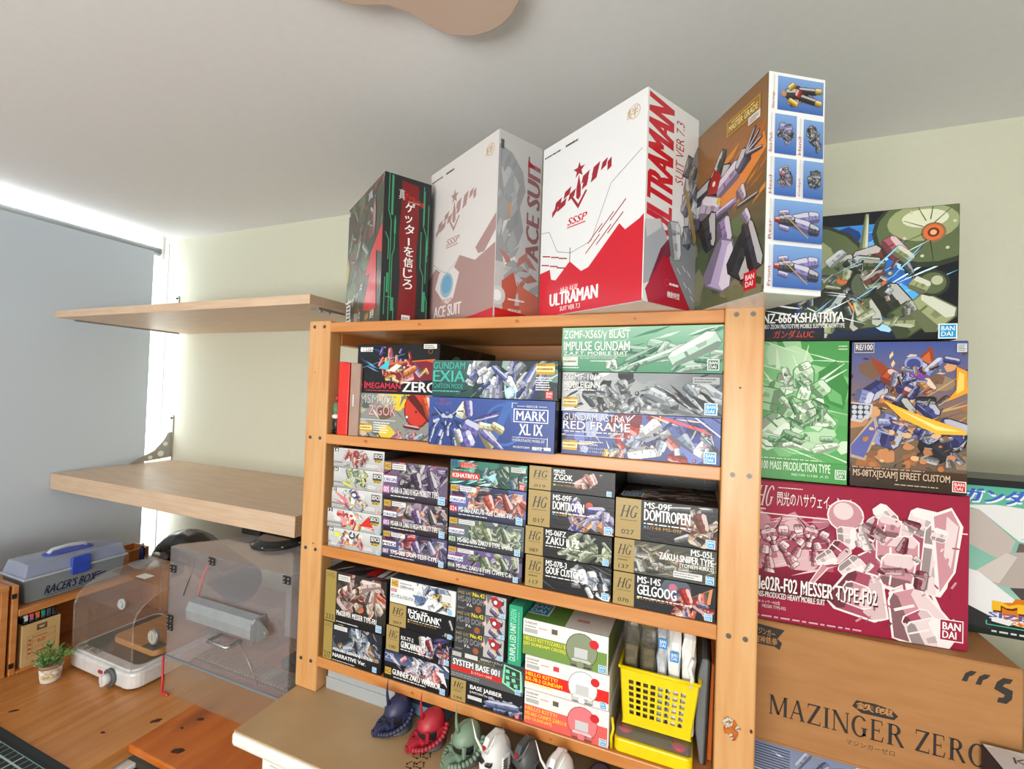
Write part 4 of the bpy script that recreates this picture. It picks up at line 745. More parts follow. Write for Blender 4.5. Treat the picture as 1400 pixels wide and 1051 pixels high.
kit(-.276, -.1245, -.3395, -.283, TB % ('117', 'white and blue robot, lowest of the fourth stack'), d_gold('117', 'MS-07B-3', 'GOUF CUSTOM', ['d8dce4', '4a6a9a', '8a9ab8', '5a5c64', 'e4e8ee'], 5, sub=1, te=.66, mech=(.55, .05, .95, .7), pre=lambda p: p.shards(8, ['44484c', '5a6064'], 2, .8, ang=-15, thin=.04)), group=G2, d=.22)
kit(-.278, -.125, -.283, -.2325, TB % ('087', 'pale green robot, fourth stack of the middle shelf'), d_gold('087', 'MS-06FZ', 'ZAKU II FZ', ['9aaa84', '7a8a68', 'b8c29c', '5c684e'], 7, te=.64, mech=(.45, .1, .98, .85), n=20, sz=.8, t1=(.76, .95), t2=(.46, .72)), group=G2, d=.22)
kit(-.2745, -.1225, -.2325, -.1685, TB % ('017', 'violet robot with an orange head'), d_gold('017', 'MS-09F', 'DOMTROPEN', ['5a4a9a', '8a86b0', '4a3c80', 'a09ab8', 'e8a060'], 9, gw=.27, te=.66, mech=(.45, .02, .98, .5), t1=(.78, .93), t2=(.52, .75), jp=('1/144 MS-09F', .36, '2c8ac8'), pre=lambda p: (p.ell(.72, .72, .1, 'c84a3a'), p.limb(.7, .6, .9, .62, .1, .12, '3c3490'), p.limb(.45, .4, .6, .9, .04, .1, '6a6c78'))), group=G2, d=.22)
kit(-.2745, -.1225, -.1685, -.1265, TB % ('019', 'flat, pink robot, topmost of the fourth stack'), d_gold('019', 'MSM-07S', "Z'GOK", ['c07a6c', '9a4c48', 'd8a090', '5a3a40'], 11, gw=.27, te=.52, mech=(.6, .3, .85, .9), n=8, sz=.7, t1=(.76, .93), t2=(.5, .74), jp=('1/144 MSM-07S ズゴック', .24, 'd8c02c')), group=G2, d=.22)
kit(-.1225, .0325, -.3395, -.285, TB % ('070', 'red robot with a shield, lowest right on the middle shelf'), d_gold('070', 'MS-14S', 'GELGOOG', ['b8322c', 'd86a54', '8a2430', 'e09878', '6a6a90'], 13, te=.63, bgc='22242c', mech=(.6, .02, .95, .6), t1=(.76, .96), t2=(.42, .72), n=16, sz=.6, jp=('1/144 MS-14S', .28, 'd8c02c'), pre=lambda p: (p.ell(.63, .72, .42, '56606c', .36), p.ell(.6, .78, .12, 'b8708a'), p.poly([(.72,.5),(.97,.95),(.95,.5),(.8,.3)], 'd88c5a'), p.poly([(.75,.55),(.94,.88),(.92,.55)], '4a4a44'))), group=G2, d=.22)
def d137(p):
    p.bg('4a4a44'); p.shards(40, ['7a7a60', '8a8a7a', '3a3a38', 'a8a890', '6a5a44'], 4, .9, .2, .1, 1, .9, 20, .1); p.mass(.2, .1, .7, .75, 22, ['8a7a68', '6a6c5c', 'a09a88', '4c4a44', '9a5a40'], 6, .6, .13); gold(p, '137', .21, 1)
    p.T('MS-05L', .76, .78, .97, .96, 'f0f0f0', .05); p.T('ZAKU I SNIPER TYPE', .46, .55, .97, .75, 'f4f4f4', .05); p.T('[YONEM KIRKS]', .66, .38, .97, .52, 'f0f0f0', .04); p.rect(.6, .1, .87, .28, 'd8d8d8'); p.tiny(.61, .12, .86, .26, 2, '888888', 3); p.bandai(.94, .16, .22)
kit(-.1225, .0325, -.285, -.2305, TB % ('137', 'brown-grey sniper scene and white title at right'), d137, '2c2c2c', group=G2, d=.22)
kit(-.122, .033, -.2305, -.1645, TB % ('027', 'brown desert robot, uppermost at right on the middle shelf'), d_gold('027', 'MS-09F', 'DOMTROPEN', ['7a3a2c', '8a5a40', 'c8b088', '4a2c28', 'a08060'], 15, gw=.265, te=.74, mech=(.72, .1, 1, .75), t1=(.8, .95), t2=(.5, .78), jp=('1/144 MS-09F', .3, '2c8ac8'), pre=lambda p: (p.limb(.5, .85, .95, .92, .04, .06, '5a5a5c'), p.limb(.6, .1, .75, .25, .06, .08, '6a6a6c'))),
    group=G2, d=.22, top='2c2420', td=lambda p: (p.bg('2a211d'), p.mass(.1, .05, .95, .6, 26, ['6a4a34', 'c8b090', '8a96a8', '3c302c', 'a87a4c'], 4, .25, .05, 10), p.bandai(.15, .15, .16)))
kit(-.105, .03, -.1640, -.132, 'flat dark box laid on the rear of the upper right boxes, middle shelf', lambda p: (p.bg('15161a'), p.shards(8, ['3a3c44', '55482c'], 3, .5)), '15161a', group=G2, Y=.90, d=.12)
kit(-.50, -.385, -.1455, -.127, 'thin dark box laid behind the purple stack under the shelf', lambda p: (p.bg('1c1c20'), p.shards(6, ['50505a', '8a6a50'], 5, .4)), '1c1c20', group=G2, Y=.88, d=.12)
tag(MB().box(0, .07, 0, .08, 0, .10).build('storage_carton', M['carton'], loc=(-.738, .975, -.34), bevel=.001), 'plain brown carton behind the chibi kit boxes, seen past the rack post', 'box')

# ---------------------------------------------------------------- lower shelf
def d_lab(num, l1, pal, bgc, seed, l2=None, gw=.17, t=(.08, .2), n=26, sub=None):
    def f(p):
        p.bg(bgc[0]); p.cloud(10, bgc, seed, .3, .2, 0, 1, 1); p.mass(.3, .25, .95, .95, n, pal, seed, .5, .11)
        p.grad('18181a', mixc(H(bgc[0]), BLK, .5), 0, 0, 1, t[0]+.02 if not l2 else t[0]+.16); p.rect(0, 0, gw, 1, 'a08a4c'); p.T('HG', gw*.2, .86, gw*.85, .95, '6a6048', .01); p.T(num, gw*.15, .04, gw*.85, .14 if not l2 else .2, '3a3326', .03)
        p.T(l1, gw+.02, t[0] if not l2 else t[0]+.14, .86, t[1] if not l2 else t[1]+.12, 'f2f2f2', .06, sh='26262a')
        if l2: p.T(l2, gw+.02, t[0], .75, t[1]-.02, 'f2f2f2', .05, sh='26262a')
        p.tiny(gw+.02, .02, .6, .06, 1, 'd8d8d8', 3); p.rect(gw+.03, .84, .42, .95, 'd8d8d8'); p.tiny(gw+.04, .86, .4, .93, 2, '8a8a8a', 4); p.bandai(.9, .1, .13)
    return f
def t_233(p):
    p.bg('2c2c30'); p.shards(30, ['8a8290', 'b8a8b0', '55555c', 'd8d8dc', '7a5a60', '3c3c40'], 4, .5, ang=60, thin=.2); p.poly([(.6,.05),(.75,.05),(.72,.35),(.6,.35)], 'd02a2a'); p.rect(.78, .05, .86, .4, 'e8e8e8'); p.rect(.9, .05, .96, .4, 'd8d8d8')
kit(-.7255, -.575, -.5765, -.4965, 'dark kit box numbered 217 with a grey-blue robot, bottom left of the lower shelf', d_lab('217', 'MSN-06S-2 SINANJU STEIN', ['5a6a88', '8a9ab0', '3a4454', '9a7a5a', 'b8c4d0'], ['2c3038', '55606c', '9a8466', '7a86a0'], 4, 'NARRATIVE Ver.', .16, (.12, .24)), '1c1c20', group=G3)
kit(-.726, -.568, -.4965, -.3885, 'dark kit box numbered 233 with a red-brown robot, on the box numbered 217', d_lab('233', 'Me02R-F01 MESSER TYPE-F01', ['8a4a44', '6a3434', 'b08a80', '5a5654', 'c8b8a4', 'd8603a'], ['34302e', '4a4440', '7a5a44', 'c86a3c'], 9, None, .19, (.16, .26)), '1c1c20', top='2c2c30', td=t_233, group=G3)
def d_22(p):
    p.bg('1e1c22'); p.grad('5a6a90', '2c3450', 0, .6, 1, 1); p.shards(12, ['e8e4e8', 'c8c0cc', '8a7a90'], 2, .7, .0, .5, 1, 1, -30, .2); p.mass(.3, .3, .95, .9, 24, ['e0dce4', 'c83a44', 'b8b0c0', 'd86a70', '8a8ca0'], 4, .6, .12); p.poly([(.8,.75),(.98,.3),(.92,.75)], 'e8dfe4')
    p.rect(0, 0, 1, .24, '1a1a1e'); p.T('22', .01, .72, .16, .92, 'b8bce0', .02); p.rect(.02, .16, .12, .4, 'c9a24a'); p.T('HG', .03, .2, .11, .35, '5a4214', .03); p.T('GUNNER ZAKU WARRIOR', .14, .2, .88, .4, 'f2f2f2', .06, drop=-.05); p.tiny(.16, .08, .7, .16, 1, 'd8d8d8', 3); p.bandai(.91, .13, .2)
kit(-.568, -.4195, -.5765, -.5205, 'dark kit box marked 22 with white and red wings, lower shelf', d_22, '17171a', group=G3)
kit(-.5655, -.4165, -.5205, -.4705, 'gold-ended kit box numbered 190 with a violet robot and yellow lamp', d_gold('190', 'RX-77-2', 'GUNCANNON', ['8a3440', 'b04a4a', '4a4468', '6a6890', 'c8c4d0'], 21, gw=.21, te=.56, mech=(.55, .05, .95, .8), t1=(.55, .7), t2=(.24, .5), pre=lambda p: (p.shards(8, ['55508a', '3a3660'], 3, .8, .5, .3, 1, 1, 25, .2), p.ell(.54, .78, .09, 'e0d868'))), group=G3)
kit(-.5605, -.4125, -.4705, -.4255, 'gold-ended kit box numbered 007 with large white title, no picture visible', d_gold('007', 'RX-75', "'GUNTANK'", ['26262a', '303036'], 22, gw=.27, te=.8, mech=(.8, .1, .95, .3), t1=(.74, .9), t2=(.5, .8), jp=('1/144 RX-75 ガンタンク', .3, 'd8a82c'), n=2, sz=.3), group=G3)
def d_orph(p):
    p.bg('dfe2e6'); p.cloud(10, ['c4ccd6', '8a9ab8', 'eef0f2'], 3, .35, .3, 0, 1, 1); p.poly([(.5,.95),(.9,.98),(.8,.6)], '6a80a8'); p.poly([(.35,.5),(.5,.1),(.6,.5)], '5a709a'); p.mass(.5, .1, .9, .9, 22, ['f0f0f2', '4a5a8a', 'd8b850', 'c0c8d4', '50545c'], 5, .6, .11); p.poly([(.66,.75),(.72,.5),(.78,.78),(.72,.6)], 'e0c03a')
    p.rect(.02, .66, .13, .95, 'd8a850'); p.T('HG', .035, .72, .115, .9, '6a4410', .03); p.T('ORPHANS', .16, .66, .38, .78, '6a7080', .01); p.tiny(.16, .82, .36, .9, 1, '8a8a90', 3); p.rect(.02, .46, .11, .58, 'b04a54'); p.T('001', .03, .48, .1, .56, WHT, .02); p.T('ガンダムバルバトス', .02, .22, .42, .38, '5a5e68', .03); p.rect(.8, .5, .94, .8, 'd8d8d8'); p.bandai(.92, .14, .22)
kit(-.5605, -.411, -.4255, -.377, 'white kit box with a white and blue robot, topmost of the second stack, lower shelf', d_orph, 'c4c6c8', top='6a7078', group=G3, td=lambda p: (p.bg('4c545a'), p.shards(20, ['8a969c', '2c3238', 'b8c0c4'], 6, .4)))
def d_jab(p):
    p.bg('222226'); p.mass(.5, .1, .98, .65, 18, ['6a74a0', '8a94b8', '4a5480', 'aab2d0'], 5, .55, .12, 10); p.limb(.5, .3, .95, .45, .14, .16, '6a76a4'); gold(p, '144', .22, 1, hgv=(.6, .85)); p.T('BASE JABBER', .28, .66, .72, .9, 'f0f0f0', .06); p.T('[UNICORN Ver.]', .28, .52, .55, .63, WHT, .03); p.rect(.25, .26, .45, .42, 'd0d0d0'); p.bandai(.93, .13, .2, 'c62c3a', 'd8404a')
kit(-.416, -.2712, -.5765, -.535, 'gold-ended kit box numbered 144 with a flying blue craft', d_jab, '1c1c20', group=G3)
def d_sys(p):
    p.bg('5a5c5e'); p.rect(0, .74, 1, 1, '3c3e40'); p.rect(0, .26, .72, .44, 'c8302c'); p.T('SYSTEM BASE 001', .03, .46, .68, .68, 'f4f4f4', .07); p.T('アクションベース', .36, .76, .62, .84, 'd8c83a', .02); p.rect(.02, .78, .15, .94, 'b8b8b4'); p.rect(.2, .8, .38, .96, 'd0d0ce'); p.T('【システムベース001】', .3, .3, .58, .39, WHT, .02); p.T('組換自在ディスプレイ', .42, .86, .72, .94, WHT, .02); p.T('拡張システム', .42, .76+.0, .6, .83, WHT, .02) if False else None
    p.poly([(.74,.95),(.97,.85),(.99,.15),(.9,.1),(.72,.3)], '8ae0b8'); p.poly([(.76,.9),(.95,.82),(.96,.22),(.9,.16),(.75,.33)], '34403c')
    for x, y in ((.79, .74), (.87, .70), (.79, .52), (.87, .48), (.80, .33), (.9, .3)): p.poly([(x-.025, y+.05), (x+.02, y+.06), (x+.03, y-.06), (x-.02, y-.06)], '7ad8ac')
    for y in (.62, .42): p.line(.75, y, .96, y-.06, .03, '6a7672')
    p.tiny(.02, .05, .5, .2, 2, '9a9c9e', 5); p.bandai(.93, .1, .2)
kit(-.418, -.2715, -.535, -.4835, 'grey and red kit box with a glowing green grid frame', d_sys, '55575a', group=G3, d=.24)
def d_42(p):
    p.bg('3e3e40'); p.rect(.6, 0, 1, 1, 'b8b6b8'); p.poly([(.6,1),(.72,1),(.64,.55)], '6a6a6c'); p.T('No.42', .33, .76, .57, .96, 'e8d82c', .05); p.T('MS-09 DOM', .03, .42, .56, .7, '6a6c70', .05, sh='c8c8cc'); p.T('ドム', .22, .22, .32, .36, WHT, .05); p.T('HG UC', .03, .78, .3, .92, 'b8a86a', .02, slant=.3); p.ell(.45, .16, .16, '9a5a3c'); p.tiny(.03, .05, .2, .14, 2, '9a9a9a', 3)
    p.limb(.72, .82, .95, .75, .2, .16, '4a4450'); p.poly([(.68,.9),(.8,.98),(.92,.7),(.9,.4),(.75,.5)], 'b02c38'); p.ell(.79, .7, .14, '3c2c30'); p.ell(.79, .7, .1, 'f4f0ec'); p.ell(.6, .58, .1, 'e8b8a0'); p.limb(.7, .35, .85, .1, .16, .16, '7a6a8a'); p.limb(.88, .5, .95, .25, .14, .12, '6a5c7c'); p.ell(.82, .38, .06, 'd8c040'); p.bandai(.93, .12, .22)
k42 = kit(-.4125, -.311, -.4835, -.4455, 'small grey kit box numbered 42, lowest of its three on the grid-frame box', d_42, '5a5a5c', group='three small kit boxes numbered 42', d=.2)
for dx, zz, lb in ((.0012, -.4455, 'small grey kit box numbered 42, middle of the three alike'), (.0022, -.4075, 'small grey kit box numbered 42, top one of the three alike')):
    c = copy_tree(k42); c.location = (k42.location.x+dx*U, k42.location.y, (zz+F)*U); c['label'] = lb
def d_led(p):
    p.bg('2fa078'); p.T('GUNPLA LED UNIT', .12, .06, .56, .70, 'dff4ec', .03, rot=90); p.T('GREEN', .12, .71, .56, .93, '8ae0c0', .03, rot=90); p.tiny(.7, .1, .8, .9, 30, 'bfe8d8', 3)
kit(-.3035, -.2775, -.4835, -.378, 'narrow upright green box with white sideways lettering on the grid-frame box', d_led, '2a9a72', top='48b090', group=G3, d=.14)
def kitbase(body, head, seed, titles, tcol, sash):
    def f(p):
        p.bg('ece9e6'); p.rect(0, 0, .985, .55, body) if not sash else p.rect(0, .2, 1, .55, body); p.grad(body, body, 0, .0, 1, .0)
        if sash: p.rect(0, 0, 1, .2, 'ece9e6') if False else p.rect(0, 0, .75, .35, 'ece9e6') if False else None
        # plain rounded stand-in shape, no face
        p.ell(.70, .47, .44, mixc(H(head), BLK, .7), .46); p.ell(.70, .47, .42, head, .44); p.rect(.62, .26, .77, .52, 'c9c9cb'); p.ell(.84, .70, .13, 'd02a34', .12); p.limb(.58, .12, .82, .12, .12, .12, mixc(H(head), BLK, .3)); p.ell(.69, .08, .1, head)
        p.T('GUNDAM', .02, .86, .17, .93, '4a4a4a', .03); p.tiny(.02, .77, .17, .83, 1, '6a6a6a', 4); p.rect(.02, .62, .18, .74, 'b4b4b4'); p.tiny(.2, .76, .33, .84, 1, 'e08a94', 6); p.rect(.35, .72, .42, .86, '6a5a50' if not sash else 'd84048')
        for i, t_ in enumerate(titles): p.T(t_, .015, .40-.15*i, .015+min(.5, .026*len(t_)+.08) if i < 2 else .34, .51-.15*i, tcol, .05)
        p.bandai(.935, .12, .2)
    return f
kit(-.2695, -.1215, -.5765, -.5165, 'white and pink kit box, lowest of the three rounded-picture boxes', kitbase('f0625c', 'ec7a80', 1, ['HELLO KITTY/', "MS-06S CHAR'S ZAKU II", '[SD GUNDAM]'], 'f4c830', False), 'e8e6e4', top='ece9e6', group=G3, d=.22)
kit(-.2705, -.1225, -.5165, -.4585, 'white and bright red kit box, middle of the three rounded-picture boxes', kitbase('e02a24', 'ececec', 2, ['HELLO KITTY/', 'RX-78-2 GUNDAM', '[SD EX-STANDARD]'], 'f8d828', True), 'e8e6e4', top='ece9e6', group=G3, d=.22)
def t_kit(p): p.bg('6a9a4a'); p.rect(.5, 0, 1, 1, 'ebe8e6'); p.ell(.38, .75, .05, '2c3a24', .12); p.ell(.6, .85, .12, 'd8d4d0', .1); p.ell(.8, .55, .12, 'c82a34', .09); p.ell(.92, .52, .08, 'c82a34', .08); p.bandai(.12, .2, .2); p.tiny(.6, .1, .75, .2, 1, 'd08a90', 3)
kit(-.2765, -.1255, -.4585, -.3955, 'white and olive green kit box, top of the three rounded-picture boxes', kitbase('76964a', '8a9478', 3, ['HELLO KITTY/ZAKU II', '[SD GUNDAM CROSS]'], 'e8d838', False), '6a7a4c', top='6a9a4a', td=t_kit, group=G3, d=.22)
# items behind at the left of the lower shelf
tag(MB().box(0, .06, 0, .05, 0, .13).build('striped_pouch', noisy('violet_stripes', hx('3a3864'), hx('c4c0d0'), 22, .7, (1, 1, 9), contrast=(.45, .55)), loc=(-.738, 1.0, -.577), bevel=.004), 'violet and white striped pouch behind the box numbered 217', 'pouch')

# ---------------------------------------------------------------- yellow basket, case, bags
YL = flat('yellow_plastic', 'f0d400', .35); RB = mat('red_ball', hx('d8283c'), .4)
cs = thing('parts_case', 'yellow parts case with clear lid and red balls, under the yellow basket', 'case', (-.115, .772, -.5765))
MB().prism([(.006, 0), (.114, 0), (.12, .006), (.12, .19), (.0, .19), (0, .006)], 'z', 0, .022).build('case_bottom', YL, cs, bevel=.003, seg=2)
MB().prism([(.004, .003), (.116, .003), (.118, .008), (.118, .187), (.002, .187), (.002, .008)], 'z', .022, .038).build('clear_lid', M['acryl_s'], cs, bevel=.002)
for x, y in ((.016, .018), (.1, .012), (.09, .04), (.03, .05)): MB().ball(x, y, .029, .012, .010, .006).build('red_ball', RB, cs)
MB().box(.03, .09, .03, .05, .0225, .03).build('dark_divider', M['black'], cs)
bk = thing('storage_basket', 'yellow plastic basket with square holes holding film bags', 'basket', (-.1095, .785, -.538))
def tq(t): return t
def basket_wall(p0, p1, q0, q1, nx, nz, th, nrm):
    """lattice wall between bottom edge p0-p1 and top edge q0-q1"""
    mb = MB(); p0, p1, q0, q1, nrm = map(Vector, (p0, p1, q0, q1, nrm))
    us = [0, .11]; vs = [0, .17]
    for i in range(nx): a = .11+(.78)*i/nx; us += [a+.78/nx*.66, a+.78/nx] if i < nx-1 else [a+.78/nx*.66]
    us = sorted(set(us+[1]))
    for j in range(nz): a = .17+.66*j/nz; vs += [a+.66/nz*.68, a+.66/nz] if j < nz-1 else [a+.66/nz*.68]
    vs = sorted(set(vs+[1]))
    def pt(u_, v_, o): a = p0.lerp(p1, u_); b = q0.lerp(q1, u_); return tuple(a.lerp(b, v_)+nrm*o)
    for i in range(len(us)-1):
        for j in range(len(vs)-1):
            if i % 2 == 1 and j % 2 == 1: continue
            c = [(us[i], vs[j]), (us[i+1], vs[j]), (us[i+1], vs[j+1]), (us[i], vs[j+1])]
            mb.add([pt(a, b, 0) for a, b in c]+[pt(a, b, th) for a, b in c], [(0,1,2,3), (7,6,5,4), (0,4,5,1), (1,5,6,2), (2,6,7,3), (3,7,4,0)])
    return mb
w0, w1, dd, hh, t_ = .008, .117, .17, .092, .0016
basket_wall((.006, .003, .002), (.111, .003, .002), (0, 0, hh), (.122, 0, hh), 8, 6, t_, (0, 1, 0)).build('basket_wall', YL, bk)
basket_wall((.006, dd-.003, .002), (.111, dd-.003, .002), (0, dd, hh), (.122, dd, hh), 8, 6, t_, (0, -1, 0)).build('basket_wall', YL, bk)
basket_wall((.006, .003, .002), (.006, dd-.003, .002), (0, 0, hh), (0, dd, hh), 11, 6, t_, (1, 0, 0)).build('basket_wall', YL, bk)
basket_wall((.111, .003, .002), (.111, dd-.003, .002), (.122, 0, hh), (.122, dd, hh), 11, 6, t_, (-1, 0, 0)).build('basket_wall', YL, bk)
MB().box(.005, .112, .002, dd-.002, 0, .003).build('basket_floor', YL, bk, bevel=.001)
MB().tube([(0, 0, hh), (.122, 0, hh), (.1225, .003, hh), (.1225, dd-.003, hh), (.122, dd, hh), (0, dd, hh), (-.0005, dd-.003, hh), (-.0005, .003, hh), (0, 0, hh)], .0028, 8).build('rim', YL, bk)
def bag(x0, x1, y0, y1, z0, z1, seed, m, wob=.004, n=10, taper=.0):
    rn = random.Random(seed); mb = MB(); rows = 9; cx, cy = (x0+x1)/2, (y0+y1)/2; vs = []
    for j in range(rows+1):
        t = j/rows; k = 1-taper*t*t; fl = 1 if j < rows else .3
        for i in range(n):
            a = 6.283*i/n; ca, sa = math.cos(a), math.sin(a); e = .45
            vs.append((cx+(x1-x0)/2*k*math.copysign(abs(ca)**e, ca)+rn.uniform(-wob, wob)*t, cy+(y1-y0)/2*fl*math.copysign(abs(sa)**e, sa)+rn.uniform(-wob, wob)*t, z0+(z1-z0)*t+rn.uniform(-wob, wob)*.5*t))
    fs = [(j*n+i, j*n+(i+1) % n, (j+1)*n+(i+1) % n, (j+1)*n+i) for j in range(rows) for i in range(n)]+[tuple(range(n))[::-1], tuple(rows*n+i for i in range(n))]
    mb.add(vs, fs, None, False); return mb
DKB = noisy('dark_olive_filling', hx('2c261c'), hx('6a5a1c'), 25, .5); WP = noisy('white_bag_plastic', hx('d8d8d6'), hx('f0f0ee'), 25, .35, bump=.3); GP = noisy('grey_bag_plastic', hx('a0a4ac'), hx('c8ccd4'), 30, .35, bump=.3)
for i, (x0, x1, lb) in enumerate(((.003, .029, 'clear film bag with dark olive contents, leftmost in the yellow basket'), (.030, .056, 'clear film bag with dark olive contents, second in the yellow basket'))):
    b = thing('film_bag', lb, 'bag', (-.1095+(x0+x1)/2, .80, -.534), 0, 'bags in the yellow basket'); k = (x1-x0)/2
    bag(-k*.85, k*.85, -.006, .03, .0, .115, i, DKB, .0008).build('dark_contents', DKB, b); bag(-k, k, -.009, .036, -.0002, .172, i+4, M['film'], .003).build('clear_film', M['film'], b)
for i, (x0, x1, z1, m, lb) in enumerate(((.056, .073, .165, GP, 'grey plastic bag with a blue square mark, middle of the yellow basket'), (.073, .094, .158, WP, 'white plastic bag with a blue mark, right half of the yellow basket'), (.094, .116, .171, WP, 'white crumpled plastic bag at the right edge of the yellow basket'))):
    b = thing('parts_bag', lb, 'bag', (-.1095+(x0+x1)/2, .80, -.534), 0, 'bags in the yellow basket'); k = (x1-x0)/2
    bag(-k, k, -.008, .05, .001, z1, i+20, m, .003, 14, .1).build('bag_body', m, b)
    if i < 2:
        p = Print(.013, .016, 'front', (.013, .0, .016)); p.rect(0, 0, 1, 1, '2c8ad0'); p.T('BAN', .15, .52, .85, .85, WHT, .03); p.T('DAI', .15, .15, .8, .48, WHT, .03); p.mb.build('blue_mark', M['print'], b, loc=(-k*.6, -.0115, z1-.035-.01*i))
MB().tube([(.004, -.012, .08), (.006, -.014, .095), (.002, -.013, .11), (.007, -.012, .125)], .0035, 8).build('twisted_corner', WP, b)
# leaning cases at the right
lc = thing('flat_case', 'flat grey translucent case leaning on the right inner wall of the rack', 'case', (.018, .80, -.5765), 0)
MB().prism([(-.003, 0), (.003, 0), (.007, .165), (-.002, .165), (-.009, .13), (-.010, .05)], 'y', 0, .16).build('case_shell', flat('grey_case', '74777a', .3), lc, bevel=.002)
MB().prism([(.003, 0), (.006, 0), (.0095, .16), (.007, .165)], 'y', .002, .158).build('dark_edge', M['black'], lc)
oc = thing('flat_case', 'flat orange case beside the rack right post, behind the grey case', 'case', (.0265, .815, -.5765), 0)
MB().prism([(-.001, 0), (.0065, 0), (.0072, .15), (.0035, .155)], 'y', 0, .15).build('case_shell', flat('orange_case', 'd8681c', .4), oc, bevel=.001)
hk = tag(MB().tube([(0, 0, .0), (.0, -.004, .02), (.003, -.004, .035), (0, 0, .05)], .0022, 8).build('plastic_hook', YL, loc=(-.1185, .775, -.576)), 'small yellow plastic hook between pink kit box and yellow case', 'hook')

# ---------------------------------------------------------------- clear trays on the dresser
dt = thing('tray_box', 'translucent compartment tray under the bottom shelf, lower of two', 'tray', (-.735, .79, -.654), 0, 'translucent trays')
def tray(root):
    t = .0015; W_, D_, H_ = .175, .13, .0255; mb = MB(); mb.box(0, W_, 0, t, .0, H_).box(0, W_, D_-t, D_, 0, H_).box(0, t, t, D_-t, 0, H_).box(W_-t, W_, t, D_-t, 0, H_).box(t, W_-t, t, D_-t, 0, t)
    mb.build('tray_shell', M['frost'], root, bevel=.0006); MB().box(W_*.48, W_*.48+t, t, D_-t, t, H_-.002).box(t, W_-t, D_*.5, D_*.5+t, t, H_-.002).build('divider', M['frost'], root)
    MB().box(-.001, W_+.001, -.001, D_+.001, H_-.0016, H_).build('lid', M['frost'], root, bevel=.0005)
tray(dt); c = copy_tree(dt); c.location.z += .0262*U; c.location.x += .004*U; c['label'] = 'translucent compartment tray under the bottom shelf, upper of two'
bt = thing('blue_tray', 'light blue plastic tray behind the red helmet on the dresser', 'tray', (-.545, .80, -.654))
MB().box(0, .10, 0, .09, 0, .003).box(0, .10, 0, .002, 0, .022).box(0, .10, .088, .09, 0, .022).box(0, .002, 0, .09, 0, .022).box(.098, .10, 0, .09, 0, .022).build('tray_shell', flat('light_blue_plastic', '86b4dc', .35), bt, bevel=.0008)

